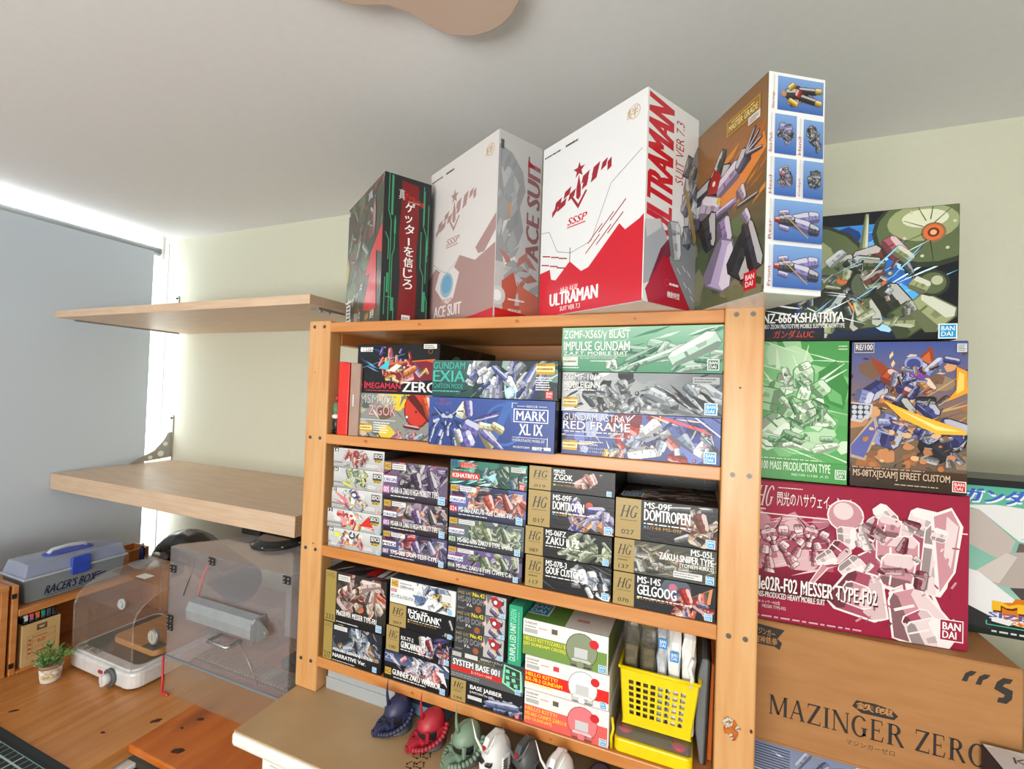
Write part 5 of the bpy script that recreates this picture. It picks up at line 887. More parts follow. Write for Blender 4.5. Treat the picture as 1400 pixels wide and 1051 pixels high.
# ---------------------------------------------------------------- helmets on the dresser
def hmat(n, c): return flat(n, c, .42)
def horned(x, y, c, label, rz, pale, k=1.0, horn=True):
    m = hmat('helmet_'+c, c); mp = hmat('helmet_pale_'+c, pale); root = thing('display_helmet', label, 'helmet', (x, y, -.654), rz, 'horned display helmets'); q = lambda *a: tuple(v*k for v in a)
    g = flat('stand_grey', '5c5e60', .5)
    MB().lathe([(.0275*k, 0), (.0275*k, .003*k), (.024*k, .008*k), (.017*k, .012*k), (.013*k, .014*k)], 0, .004*k, 24).build('stand', g, root)
    # dome: skull with brow ridge, forward = -y
    mb = MB(); n = 20; rows = 9; vs = []
    for j in range(rows+1):
        t = j/rows; ph = math.pi/2*t; r_ = math.cos(ph)**.75 if j < rows else .02; z = .032+.026*math.sin(ph)
        for i in range(n):
            a = 6.283*i/n; X = .0222*r_*math.sin(a); Y = -.0270*r_*math.cos(a)+.003+.004*t
            if math.cos(a) > .5: z_ = z-.003*(1-t)*math.cos(a)
            else: z_ = z
            if abs(math.sin(a)) < .2 and math.cos(a) > 0: z_ += .0015
            vs.append(q(X, Y, z_))
    mb.add(vs, [(j*n+i, j*n+(i+1) % n, (j+1)*n+(i+1) % n, (j+1)*n+i) for j in range(rows) for i in range(n)]+[tuple(range(n))[::-1], tuple(rows*n+i for i in range(n))], None, True); mb.build('dome', m, root)
    MB().lathe([(.0195*k, .016*k), (.0208*k, .019*k), (.0208*k, .0320*k), (.019*k, .034*k)], 0, .003*k, 24, 1, 1.22).build('visor_band', flat('visor_black', '222428', .15), root)
    for s_ in (-1, 1):
        MB().box(*q(.0175*s_-.003, .0175*s_+.003), *q(-.0165, -.011), *q(.014, .034)).box(*q(.019*s_-.003, .019*s_+.003), *q(.004, .022), *q(.012, .034)).build('visor_post', m, root, bevel=.0008)
    # jaw & snout
    MB().prism([q(-.014, .001), q(.014, .001), q(.0195, .019), q(-.0195, .019)], 'y', -.024*k, .024*k).build('jaw', m, root, bevel=.003*k, seg=2)
    mb = MB(); sn = [(-.022, .0095, .004, .016), (-.033, .009, .0015, .0145), (-.044, .0075, -.001, .011)]; vs = []
    for (yy, hw, za, zb) in sn: vs += [q(-hw, yy, za+.002), q(hw, yy, za+.002), q(hw*.7, yy, zb+.002), q(-hw*.7, yy, zb+.002)]
    mb.add(vs, [(0,1,2,3)[::-1], (8,9,10,11)]+[(a+j*4, b+j*4, b+4+j*4, a+4+j*4) for j in range(2) for a, b in ((0,1),(1,2),(2,3),(3,0))]); mb.build('snout', m, root, bevel=.0012*k, seg=2)
    MB().box(*q(-.0055, .0055), *q(-.0475, -.043), *q(.002, .011)).build('snout_cap', mp, root, bevel=.001*k)
    # segmented hoses from snout around to the back
    for s_ in (-1, 1):
        hs = [(.009, -.036, .006), (.0155, -.031, .007), (.021, -.024, .0085), (.025, -.015, .0105), (.0275, -.0055, .0135), (.0285, .004, .0175), (.0275, .0125, .0225), (.0245, .0195, .0285), (.0195, .0245, .0345)]
        MB().tube([q(a*s_, b, c_) for a, b, c_ in hs], .0032*k, 8).build('hose_core', g, root)
        hs = [tuple(Vector(hs[int(t)]).lerp(Vector(hs[min(int(t)+1, len(hs)-1)]), t-int(t))) for t in [x*(len(hs)-1)/12 for x in range(13)]]
        for i, (a, b, c_) in enumerate(hs):
            p0 = Vector(hs[max(i-1, 0)]); p1 = Vector(hs[min(i+1, len(hs)-1)]); d = (p1-p0).normalized()*.0027; P_ = Vector((a, b, c_))
            A, B = P_-d, P_+d; A.x *= s_; B.x *= s_; MB().tube([q(*A.lerp(B, t)) for t in (0, .2, .5, .8, 1)], [z*k for z in (.0038, .0046, .0048, .0046, .0038)], 10).build('hose_segment', m, root)
    if horn:
        MB().tube([q(0, -.016, .050), q(0, -.0185, .060), q(0, -.020, .070), q(0, -.0205, .080), q(0, -.0200, .090), q(0, -.0190, .098)], [z*k for z in (.0036, .0031, .0025, .0018, .0011, .0004)], 10).build('horn', m, root)
    return root
def crested(x, y, c, label, rz, jewel, fin, finl, k=1.0, chin=True):
    m = hmat('mask_'+c, c); root = thing('display_helmet', label, 'helmet', (x, y, -.654), rz, 'crested display heads'); q = lambda *a: tuple(v*k for v in a); g = flat('stand_grey', '5c5e60', .5)
    MB().lathe([(.024*k, 0), (.024*k, .003*k), (.02*k, .008*k), (.014*k, .014*k)], 0, .004*k, 24).build('stand', g, root)
    mb = MB(); n = 18; vs = []; prof = [(.012, .6), (.018, .85), (.028, 1), (.042, 1), (.054, .88), (.062, .66), (.067, .36), (.069, .05)]
    for z, r_ in prof:
        for i in range(n):
            a = 6.283*i/n; ca, sa = math.cos(a), math.sin(a); vs.append(q(.0215*r_*math.copysign(abs(sa)**.8, sa), -.026*r_*math.copysign(abs(ca)**.85, ca)+.003, z))
    mb.add(vs, [(j*n+i, j*n+(i+1) % n, (j+1)*n+(i+1) % n, (j+1)*n+i) for j in range(len(prof)-1) for i in range(n)]+[tuple(range(n))[::-1]], None, True); mb.build('skull', m, root, bevel=0)
    MB().prism([q(-.026, .05), q(-.029, .06), q(-.02, .074), q(.004, .0765), q(.02, .066), q(.016, .055)], 'x', -.0048*k, .0048*k).build('crest', m, root, bevel=.0012*k, seg=2)
    MB().box(*q(-.0036, .0036), *q(-.0292, -.024), *q(.0565, .064)).build('front_jewel', jewel, root, bevel=.0008*k)
    MB().prism([q(-.012, .035), q(.012, .035), q(.0095, .014), q(.004, .008), q(-.004, .008), q(-.0095, .014)], 'y', -.0275*k, -.012*k).build('face_plate', m, root, bevel=.002*k, seg=2)
    for s_ in (-1, 1):
        MB().prism([q(.0025*s_, .0365), q(.0135*s_, .040), q(.0135*s_, .036), q(.0035*s_, .0335)], 'y', -.0286*k, -.022*k).build('eye_slot', flat('eye_black', '1c1e22', .3), root)
        MB().box(*q(.0195*s_-.0035, .0195*s_+.0035), *q(-.006, .014), *q(.018, .044)).build('cheek_guard', m, root, bevel=.002*k)
        for i in range(5): MB().box(*q(.0225*s_-.0014, .0225*s_+.0014), *q(-.0045, .0045), *q(.022+i*.004, .0238+i*.004)).build('vent_slot', flat('eye_black', '1c1e22', .3), root)
        MB().tube([q(.003*s_, -.029, .057), q(.016*s_, -.031, .072), q(.03*s_*finl, -.031, .072+.028*finl)], [z*k for z in (.0026, .0018, .0004)], 6).build('antenna', fin, root)
    if chin: MB().prism([q(-.0035, .014), q(.0035, .014), q(.003, .005), q(-.003, .005)], 'y', -.031*k, -.02*k).build('chin_piece', jewel, root, bevel=.0008*k)
    return root
horned(-.527, .757, '2c3054', 'dark navy horned helmet with hoses, leftmost on the dresser', R(-32), '30345a')
horned(-.448, .752, 'b02434', 'dark red horned helmet with hoses on the dresser', R(-31), 'a02030')
horned(-.372, .748, '7c947e', 'grey-green horned helmet with hoses on the dresser', R(-29), '70886f', 1.03)
RJ = flat('jewel_red', 'a81c34', .3); BJ = flat('jewel_blue', '3a4a9a', .3)
crested(-.307, .733, 'e6e6e6', 'white crested head with crimson chin beside the grey-green helmet', R(-18), RJ, M['white'], .9, 1.02)
crested(-.254, .742, '4c4e50', 'dark grey crested head with a red jewel on the dresser', R(-16), RJ, flat('grey_fin', '6a6e70', .4), .9, 1.0)
crested(-.196, .738, 'e8e8ea', 'white crested head with a blue jewel, rightmost white one', R(-14), BJ, M['white'], .9, 1.0)
horned(-.135, .755, '2a2c48', 'very dark navy hornless helmet under the pink kit box', R(-30), '30324e', .95, False)

# ================================================================ RIGHT STACK
GR_ = 'large kit boxes stacked right of the rack'
def big(x0, x1, z0, z1, Y, d, label, draw, side, **k): return kit(x0, x1, z0, z1, label, draw, side, Y=.768, d=d, group=GR_, **k) if False else carton('large_kit_box', label, (x0, Y, z0), k.pop('rz', 0), x1-x0, d, z1-z0, side, k.pop('top', None), None, k.pop('m', 'print'), draw, cat='box', group=GR_, **k)
def d_low(p):
    p.bg('8a94b0'); p.grad('9aa4bc', '7c88a8', 0, 0, 1, 1); p.shards(40, ['c0c8d8', '5a6488', 'e0e4ec', '3a4058', 'a08a60'], 5, .4, thin=.2, ang=-20)
    for i in range(22): p.line(.0, .95-i*.05, .16, .93-i*.05, .015, '2c3040')
    p.mass(.2, .3, .9, 1, 14, ['7a84a8', '9aa4bc', '8a7a54', 'd0d4e0'], 3, .4, .08)
big(.094, .46, -.6535, -.5665, .885, .30, 'blue-grey printed box under the big brown carton, bottom of the right stack', d_low, '7c88a8')
def d_maz(p):
    c = '33302f'; p.SER('MAZINGER', .082, .245, .609, .405, c); p.SER('ZERO', .645, .25, .887, .41, c); p.T('マジンガーゼロ', .395, .165, .575, .205, c, .02)
    p.poly([(.415,.47),(.43,.52),(.5,.525),(.56,.51),(.585,.47),(.57,.435),(.45,.43)], c); p.T('鉄魄', .43, .455, .565, .51, 'c08a54', .03)
def d_mz2(p):
    c = '33302f'
    p.poly([(.0,.97),(.14,.95),(.11,.87),(.13,.84),(.12,.78),(.1,.8),(.0,.80)], c); p.T('マジンガー', .01, .89, .1, .945, 'b98550', .03, drop=-.2); p.T('魔神鉄拳', .01, .81, .11, .87, 'b98550', .03)
def d_mz3(p):
    c = '33302f'
    for i, (a, b) in enumerate(((.83, .90), (.875, .895))):
        p.ell(a, b-.03, .055, c, .07, 14, 20, 175) if False else p.poly([(a-.03, b-.06), (a-.018, b), (a, b+.025), (a+.02, b+.025), (a+.008, b-.005), (a-.005, b-.02), (a-.012, b-.06)], c)
    p.poly([(.905,.83),(.915,.885),(.935,.92),(.965,.92),(.955,.885),(.94,.88),(.932,.86),(.965,.84),(.962,.78),(.945,.74),(.915,.74),(.92,.775),(.935,.78),(.94,.80)], c)
mzb = carton('shipping_carton', 'big brown cardboard carton with dark roman lettering, right of the rack', (.093, .882, -.566), 0, .3415, .30, .1995, 'b8814b', m='matte', draw=d_maz, group=None, mtl=M['carton'], bevel=.002)
for fn, nm in ((d_mz2, 'corner_logo'), (d_mz3, 'maker_logo')):
    p = Print(.3415, .1995, 'front', (.3415, .30, .1995)); fn(p); p.mb.build(nm, M['matte'], mzb)
MB().box(.0, .3415, .149, .151, .1996, .1998).build('lid_seam', flat('seam_brown', '7a5228', .8), mzb)
def mono_bg(p, c, lo, hi, seed): p.bg(c); p.cloud(16, [lo, mixc(H(c), H(lo), .5), mixc(H(c), H(hi), .3)], seed, .3); p.shards(20, [mixc(H(c), H(hi), .45), mixc(H(c), H(lo), .5)], seed+1, .5, thin=.08)
def d_mes(p):
    r0, r1 = '9c1f40', 'e2c3c8'; p.bg(r0); p.grad('5e1028', '8a1a38', 0, .18, .55, .40); p.grad('b05a70', '8a2444', 0, .4, .4, .72); p.cloud(18, ['c88a98', '8a2444', 'b86a7c', 'dcb4bc'], 3, .12, 0, .35, .36, .75); p.shards(16, ['e8ccd0', 'c08090'], 5, .3, 0, .35, .4, .75, 15, .06)
    p.line(0, .765, .99, .755, .008, 'f0e4e6')
    A, B, C, O = 'c9909c', 'e6d2d6', 'a85068', 'f3e6e8'; L = lambda *a, **k: p.limb(*a, co=O, **k)
    for x, y, t, s_ in ((.1, .55, 20, .3), (.28, .6, -10, .25)): p.robot(x, y, s_*1.3, 'b87484', 'dcb8c0', '8a4054', 'e0c0c8', int(x*10), t, co='6a1c34')
    p.poly([(.55,.74),(.84,.8),(.86,.6),(.8,.5),(.9,.2),(.78,.16),(.72,.3),(.64,.34),(.58,.14),(.44,.16),(.5,.42),(.46,.5),(.58,.6)], O); p.poly([(.56,.73),(.83,.78),(.85,.6),(.79,.5),(.88,.2),(.79,.18),(.73,.32),(.63,.36),(.57,.15),(.45,.17),(.51,.42),(.48,.5),(.59,.6)], C)
    L(.52,.60,.60,.80,.05,.04,'9a4058'); L(.66,.68,.74,.66,.12,.12,A); L(.6,.6,.78,.6,.09,.1,A); L(.62,.47,.76,.45,.1,.12,A)
    for a in (-30, 20, 65, 110, 150): p.poly([(.44+.045*math.cos(R(a-22)), .8+.065*math.sin(R(a-22))), (.44+.085*math.cos(R(a)), .8+.13*math.sin(R(a))), (.44+.045*math.cos(R(a+22)), .8+.065*math.sin(R(a+22)))], B)
    p.ell(.45, .8, .11, O); p.ell(.45, .8, .1, A); p.ell(.44, .83, .06, B); L(.46,.72,.46,.58,.06,.05,B); L(.45,.6,.38,.48,.06,.05,C); L(.4,.52,.32,.46,.05,.03,B); p.line(.36, .44, .24, .2, .05, O, .01); p.line(.36, .44, .245, .21, .035, A, .006)
    L(.61,.80,.66,.86,.07,.07,B); L(.6,.76,.70,.74,.07,.06,A)
    L(.53,.5,.44,.4,.06,.05,B); L(.55,.42,.5,.14,.1,.18,C); L(.52,.34,.49,.2,.07,.1,A); L(.7,.36,.74,.28,.07,.08,B); L(.72,.34,.82,.05,.1,.17,A); L(.76,.2,.84,.06,.08,.09,C); L(.80,.16,.86,-.02,.1,.11,B)
    L(.74,.82,.86,.78,.08,.09,B); L(.88,.8,.84,.34,.08,.07,B); p.poly([(.83,.86),(.92,.92),(.97,.8),(.94,.5),(.87,.33),(.86,.33)], O); p.poly([(.845,.85),(.92,.9),(.955,.8),(.93,.5),(.875,.36)], A); p.poly([(.9,.86),(.95,.8),(.92,.52),(.89,.6)], B); L(.84,.74,.9,.72,.04,.04,B)
    rn = random.Random(51)
    for i in range(46):
        x, y = rn.uniform(.42, .94), rn.uniform(.08, .82); k_ = rn.choice((A, B, C, '7a3448')); p.line(x, y, x+rn.uniform(-.03, .03), y+rn.uniform(-.05, .05), rn.uniform(.004, .016), k_)
    p.mass(.5, .4, .8, .8, 12, [A, B, C, '8a4054'], 52, .16, .03)
    p.SER('HG', -.01+.012, .82, .085, .965, 'e8c8d0', slant=.2); p.tiny(.0, .785, .08, .81, 1, 'f0d8de', 2); p.T('閃光のハサウェイ', .115, .83, .37, .93, 'f4f0f0', .01); p.tiny(.12, .95, .25, .965, 1, 'f0e0e4', 4)
    p.T('Me02R-F02 MESSER TYPE-F02', .005, .215, .6, .315, 'f6f2f2', .06, sh='5a1028'); p.T('MASS-PRODUCED HEAVY MOBILE SUIT', .01, .165, .36, .205, 'f2ecec', .05); p.T('1/144 メッサーF02型', .01, .12, .14, .145, 'f0dce0', .01); p.T('MESSER TYPE-F02', .05, .09, .17, .112, 'f0dce0', .01); p.tiny(.01, .02, .6, .045, 1, 'd8a8b4', 7)
    k = .0; p.rect(.875, .055, .975, .195, WHT); p.rect(.879, .061, .971, .189, r0); p.T('BAN', .888, .128, .962, .175, WHT, .05); p.T('DAI', .888, .073, .945, .12, WHT, .05)
mes = big(.0925, .385, -.3665, -.1335, .885, .10, 'large crimson and white kit box on the brown carton', d_mes, '8a1a36', rz=math.radians(4.5))
def d_grn(p):
    g0 = '4f9f56'; p.grad('5cab60', '489a50', 0, 0, 1, 1); p.cloud(20, ['9ccf9c', 'b8dcb4', '7abf7c', '5cab60'], 4, .16, 0, .4, 1, 1); p.cloud(14, ['b8dcb4', 'd0e8cc', '7abf7c'], 6, .12, 0, .25, 1, .45); p.shards(14, ['d8ecd4', 'a8d4a4'], 8, .4, ang=-12, thin=.04)
    O = '3c8a44'; L = lambda *a, **k: p.limb(*a, co=O, **k); A, B, C = 'a4cfa0', 'd4e8d0', '5ea864'
    p.poly([(.68,.78),(.86,.86),(1,.68),(.95,.52),(.78,.56),(.66,.66)], O); p.poly([(.7,.72),(.92,.62),(.94,.55),(.8,.58)], '6fb872')
    for x0, y0, x1, y1, w in ((.2,.66,.05,.78,.03),(.7,.72,.95,.84,.02),(.72,.7,.98,.8,.02),(.22,.8,.2,.95,.03),(.5,.8,.56,.97,.015),(.45,.8,.38,.9,.015)): p.line(x0, y0, x1, y1, w, B, .004)
    L(.4,.74,.62,.74,.07,.08,A); L(.45,.62,.58,.6,.07,.06,B); L(.38,.7,.24,.68,.07,.08,B); L(.24,.7,.16,.56,.05,.06,A); L(.2,.58,.3,.5,.04,.04,C); L(.64,.7,.76,.62,.05,.05,A); L(.5,.84,.54,.8,.035,.04,B)
    L(.46,.58,.3,.42,.06,.07,A); L(.3,.44,.02,.28,.08,.1,B); L(.52,.56,.56,.4,.06,.07,A); L(.6,.58,.72,.42,.07,.05,B); L(.7,.46,.86,.4,.05,.03,A); L(.06,.5,.12,.66,.08,.1,A)
    p.mass(.2, .2, .8, .32, 10, [A, B, C], 3, .2, .035, 10); p.mass(.25, .4, .72, .82, 26, [A, B, C, '4f9a58'], 5, .14, .022)
    p.rect(0, 0, 1, .14, mixc(H(g0), H('4a9a50'), .5)); p.T('1/100 MASS PRODUCTION TYPE', -.02+.03, .07, .82, .13, 'e8f4e4', .03); p.tiny(.0, .145, .78, .158, 1, 'e0f0dc', 3); p.T('RE/100 1/100 メカ', .4, .035, .8, .055, 'e0f0dc', .01)
    p.rect(.87, .035, .985, .1, WHT); p.rect(.878, .04, .977, .095, g0); p.T('BAN', .888, .069, .967, .09, WHT, .03); p.T('DAI', .888, .045, .95, .066, WHT, .03); p.rect(-.0, .93, .045, .975, 'b4d8ae'); p.T('0', .005, .935, .04, .97, '4f9f56', .03); p.tiny(.88, .93, .98, .97, 2, 'cfe6ca', 4)
big(.097, .2275, -.1325, .1045, .905, .09, 'green monochrome kit box standing left of the blue robot box', d_grn, '2c3a30', top='3a4a3c')
def d_efr(p):
    p.grad('6a5a4c', '8a6a4a', 0, .1, 1, .5); p.grad('8a6e58', '4a5a98', 0, .5, 1, .95); p.grad('4a5a98', '43529a', 0, .95, 1, 1)
    p.cloud(36, ['c8885a', 'a86a3c', 'e0b48a', '7a5a48', '98806a', 'd8a070'], 7, .1, 0, .12, 1, .85); p.shards(60, ['3a302c', '5c4a40', 'e8c8a0'], 9, .05, 0, .1, 1, .95, thin=.5)
    p.shards(24, ['c8a070', '8a6a50', '6a564a'], 12, .35, .5, .2, 1, .7, 30, .06)
    L = p.limb; V, VL, D, O = '44488a', '8a90c8', '34303c', 'b0683c'
    p.poly([(.16,.9),(.3,.84),(.45,.72),(.4,.7),(.25,.78)], '9a4020'); p.poly([(.56,.86),(.7,.97),(.73,.85),(.62,.78)], '9a4020'); p.poly([(.58,.86),(.68,.93),(.7,.85)], 'c8683c')
    L(.3,.78,.44,.72,.05,.05,'b8502c'); L(.5,.83,.62,.78,.07,.07,V); p.ell(.55, .85, .05, '8a9cd0'); p.ell(.55, .845, .038, V); p.poly([(.48,.8),(.62,.83),(.66,.76),(.54,.74)], '7a40b0'); p.shards(6, ['c8a0f0'], 3, .05, .5, .76, .64, .82)
    L(.44,.72,.6,.66,.06,.07,V); L(.46,.66,.56,.64,.04,.03,'8a3a30'); L(.66,.78,.8,.88,.03,.03,VL); L(.8,.88,.93,.86,.02,.02,V); L(.62,.74,.7,.66,.04,.04,'c89060'); L(.3,.7,.14,.62,.05,.05,V); L(.14,.66,.1,.58,.05,.05,VL); L(.26,.6,.4,.58,.04,.04,'c08050')
    L(.42,.6,.52,.5,.05,.05,D); L(.36,.5,.24,.3,.05,.08,VL); L(.42,.46,.34,.28,.06,.05,V); L(.62,.6,.74,.5,.05,.04,V); L(.7,.38,.88,.26,.1,.12,D); L(.78,.46,.98,.36,.05,.09,V)
    p.poly([(0,.58),(.2,.57),(.19,.5),(.1,.44),(0,.45)], 'c8c4cc'); p.poly([(0,.57),(.18,.56),(.17,.51),(.1,.46),(0,.47)], '3a3c48')
    for i in range(3):
        for j in range(3): p.ell(.035+.055*i, .545-.033*j, .015, 'c4c8d8')
    p.poly([(0,.28),(.22,.5),(.26,.4),(.14,.18),(0,.2)], 'b8a494'); p.poly([(.01,.28),(.21,.46),(.23,.38),(.13,.2),(.01,.22)], '5c62a8')
    p.mass(.3, .32, .8, .84, 34, [V, VL, D, '5a3c34', 'b85a34', '6a70b0'], 41, .11, .022); p.mass(.62, .2, .98, .42, 10, [D, V, '50464c'], 42, .1, .02); p.cloud(26, ['c8885a', 'e0b48a', '8a6040', 'b87848'], 43, .035, .1, .14, .95, .4)
    p.poly([(.28,.6),(.55,.52),(.97,.42),(.99,.39),(.75,.385),(.45,.48)], 'ffb83a'); p.poly([(.4,.55),(.75,.44),(.95,.41),(.75,.41)], 'ffe08a'); p.poly([(.9,.83),(.985,.8),(.99,.66),(.82,.6),(.9,.68)], 'f8a02c'); p.poly([(.92,.8),(.96,.78),(.96,.68),(.9,.65)], 'ffd06a')
    p.grad('2c2018', '4a3424', 0, 0, 1, .14); p.T('MS-08TX[EXAM] EFREET CUSTOM', .03, .06, .86, .12, 'd8bca4', .04, sh='1c120c'); p.tiny(.02, .13, .7, .142, 1, 'c8b4a0', 3); p.tiny(.4, .03, .85, .043, 1, 'c8b4a0', 5); p.bandai(.935, .055, .07, 'c8202c', WHT)
    p.rect(.02, .92, .2, .99, 'c0b8b4'); p.rect(.026, .926, .194, .984, '54506a'); p.T('RE/100', .035, .94, .185, .978, WHT, .04); p.rect(.9, .925, .98, .98, 'd0d4d8'); p.tiny(.91, .93, .97, .975, 4, '55585c', 3)
big(.2305, .3775, -.1325, .1025, .905, .09, 'blue robot kit box with orange blades, right half of its row', d_efr, '232028', top='1c1c26', rz=math.radians(-.5))
def d_ks(p):
    p.bg('10161c'); p.grad('0c1420', '1c4a9a', .2, .0, .75, .35); p.grad('1c4a9a', '3c8ad8', .3, .35, .75, .9); p.cloud(20, ['2c6ac8', '5ab0f0', '1a3c80', 'a8dcf8'], 5, .16, .25, .1, .8, .95); p.shards(16, ['d8f4ff', '7ac8f4', 'ffffff'], 6, .5, .1, .2, .95, .8, 35, .05)
    L = p.limb; G, GL, GD, O = '5c6a48', '9aa478', '30382c', 'c8c4a0'
    def pod(cx, cy, rx, ry):
        p.ell(cx, cy, ry*1.0*rx, GD, ry); p.ell(cx, cy+.01, ry*.92*rx, G, ry*.9); p.ell(cx-.03, cy+.06, ry*.62*rx, GL, ry*.5); p.ell(cx-.02, cy+.09, ry*.4*rx, 'd8dcc0', ry*.25)
        p.ell(cx+.02, cy-.02, .075, '8a6a4a'); p.ell(cx+.02, cy-.02, .06, 'd8703c'); p.ell(cx+.02, cy-.02, .035, '6a2c20'); p.ell(cx+.02, cy-.02, .02, 'f0b080')
    pod(.18, .62, 1.5, .33); pod(.86, .82, 1.25, .28); p.poly([(.0,.95),(.12,.88),(.28,.92),(.3,.98),(0,1)], G); p.ell(.03, .93, .06, 'd8703c'); p.ell(.03, .93, .03, 'f0c8a0')
    L(.56,.98,.54,.6,.012,.03,GL,det=False); L(.4,.6,.5,.62,.05,.06,G); L(.5,.62,.64,.66,.07,.08,'6a3a34'); L(.47,.55,.62,.5,.12,.13,G); L(.52,.48,.57,.34,.09,.1,'3a4438'); p.ell(.44, .48, .04, 'd8703c'); p.ell(.61, .55, .045, 'd8703c'); p.ell(.63, .46, .045, 'd8703c'); p.ell(.61, .55, .02, '5a2018'); p.ell(.63, .46, .02, '5a2018')
    p.ell(.54, .43, .1, '20261e', .13); p.ell(.54, .43, .07, '55604a', .1); L(.66,.78,.74,.62,.05,.06,'a85a6a'); L(.7,.7,.78,.6,.04,.04,GL)
    L(.42,.4,.32,.2,.08,.1,GD); L(.34,.24,.26,.06,.1,.13,G); L(.5,.34,.46,.08,.06,.09,GD); L(.56,.32,.58,.1,.07,.09,G); L(.64,.4,.74,.2,.09,.1,GD); L(.72,.24,.82,.08,.1,.14,G); L(.8,.3,.94,.12,.08,.12,GL); L(.2,.42,.34,.5,.05,.05,GL); L(.14,.36,.24,.42,.04,.04,'4a5a60')
    p.ell(.88, .42, .1, GD); p.ell(.88, .42, .08, G); p.ell(.9, .44, .035, 'b8c0a0'); L(.78,.44,.86,.38,.05,.05,GL); p.poly([(.46,.33),(.5,.26),(.56,.3),(.5,.22)], 'e89040'); p.shards(8, ['f0fcff'], 9, .35, .1, .15, .5, .4, -20, .06)
    for cx, cy, a0 in ((.18, .62, 1), (.86, .82, 2)):
        for i in range(7): t = R(40*i+a0*20); p.line(cx+.03*math.cos(t), cy+.08*math.sin(t), cx+.13*math.cos(t), cy+.24*math.sin(t), .006, GD, .003)
        for i in range(6): t = R(60*i+15); p.ell(cx+.12*math.cos(t), cy+.2*math.sin(t), .012, 'c8ccb0', n=8)
    p.mass(.36, .12, .80, .66, 22, [G, GL, GD, '4a5a60', '7a4a40', 'b8c0c8'], 31, .22, .045); p.mass(.2, .3, .4, .5, 8, ['5a6a70', GL, GD], 32, .2, .03); p.shards(14, ['e8fbff', '9ad4ff'], 33, .3, .3, .2, .8, .7, 40, .04)
    p.grad('0a0e14', '10203a', 0, 0, .35, .12); p.T('NZ-666 KSHATRIYA', -.0+.01, .145, .45, .225, 'f4f4f4', .06, sh='1c2430'); p.T('NEO ZEON PROTOTYPE MOBILE SUIT FOR NEWTYPE', .01, .1, .455, .135, 'f0f0f0', .04); p.T('ガンダムUC', .07, .02, .29, .085, 'c8382c', .04, slant=.1); p.bandai(.95, .06, .11)
big(.098, .3655, .1048, .315, .905, .08, 'dark green kit box of a winged robot on blue, top of the right stack', d_ks, '14181c', top='101418')
def d_age(p):
    p.bg('8ab4a8'); p.grad('a8c8c0', '4fae94', 0, .0, 1, 1); p.rect(0, .955, 1, 1, '1c2024'); p.rect(0, .0, 1, .1, '1c2422'); p.T('ガンダム', .02, .85, .48, .94, '3a62c8', .06, sh='e8ecf4', slant=.15); p.T('AGE', .48, .80, .95, .93, 'd82c30', .07, sh='e8ecf4', slant=.1)
    p.poly([(.0,.82),(.22,.84),(.85,.80),(1,.7),(1,.56),(.6,.6),(.35,.62),(.12,.80)], 'e4e4e6'); p.poly([(.35,.63),(.6,.78),(.55,.7),(.62,.74),(1,.62),(1,.56),(.6,.6)], 'cccdd2'); p.poly([(0,.8),(.12,.8),(.33,.62),(.3,.54),(.22,.5),(0,.6)], 'c0b4b0'); p.poly([(.35,.61),(1,.52),(1,.46),(.33,.54)], '6a5a58')
    p.poly([(.05,.36),(.28,.54),(.4,.56),(.9,.5),(.95,.36),(.8,.22),(.62,.34),(.3,.32)], 'b4a8a4'); p.poly([(.05,.36),(.28,.54),(.34,.52),(.24,.34)], 'cfc6c2'); p.poly([(.3,.32),(.62,.36),(.66,.24),(.4,.22)], '4c4648')
    for i in range(5):
        p.line(.44, .485-i*.023, .60, .465-i*.023, .009, '3c3638'); p.line(.66, .46-i*.023, .82, .44-i*.023, .009, '3c3638')
    p.poly([(0,.42),(.12,.4),(.4,.2),(.3,.08),(0,.12)], 'e8e8ea'); p.poly([(.0,.2),(.2,.12),(.2,.04),(0,.06)], '2c2c30')
    n = 30; p.poly([(.6+(.42 if k % 2 else .37)*math.cos(6.283*k/n)*.95, .17+(.115 if k % 2 else .1)*math.sin(6.283*k/n)) for k in range(n)], 'd87818'); p.ell(.6, .18, .12, 'f09a28', .085)
    p.T('MEGA', .2, .165, .9, .225, 'f0b828', .07, sh='5a2c10'); p.T('SIZE MODEL', .18, .12, .85, .152, '4858a8', .05, sh='e8e8f0'); p.T('メガサイズモデル', .3, .085, .85, .112, WHT, .03); p.tiny(.2, .02, .95, .045, 1, 'd8dcdc', 4); p.line(.17, .07, .17, .095, .006, '4fc8a8'); p.line(.17, .07, .9, .062, .005, '4fc8a8')
big(.405, .62, -.3665, -.115, .992, .10, 'green box of a huge white machine, at the right edge of the picture', d_age, '16181a', top='101214')
def t_wh(p):
    p.bg('f2f2f4'); p.cloud(8, ['fafafa', 'e4e6ea', 'd8d6da'], 3, .2); p.T('Kyrie', .08, .85, .3, .93, '4a4a4e', .01, slant=.3); p.tiny(.1, .5, .5, .7, 4, '55585c', 4)
def l_wh(p): p.bg('2c2a38'); p.rect(.0, .0, .9, .6, 'b8862c'); p.shards(14, ['3a2c1c', 'd8a84a'], 4, .4, 0, 0, .9, .6)
carton('slim_box', 'flat white-topped box with a black and gold side at the lower right corner', (.386, .64, -.575), 0, .25, .235, .0975, '2c2a38', 'f2f2f4', m='print', tdraw=t_wh, ldraw=l_wh)
tag(MB().box(0, .25, 0, .22, 0, .078).build('storage_carton', M['carton'], loc=(.40, .645, -.6535), bevel=.002), 'plain brown carton below the flat white-topped box, low at right', 'box')

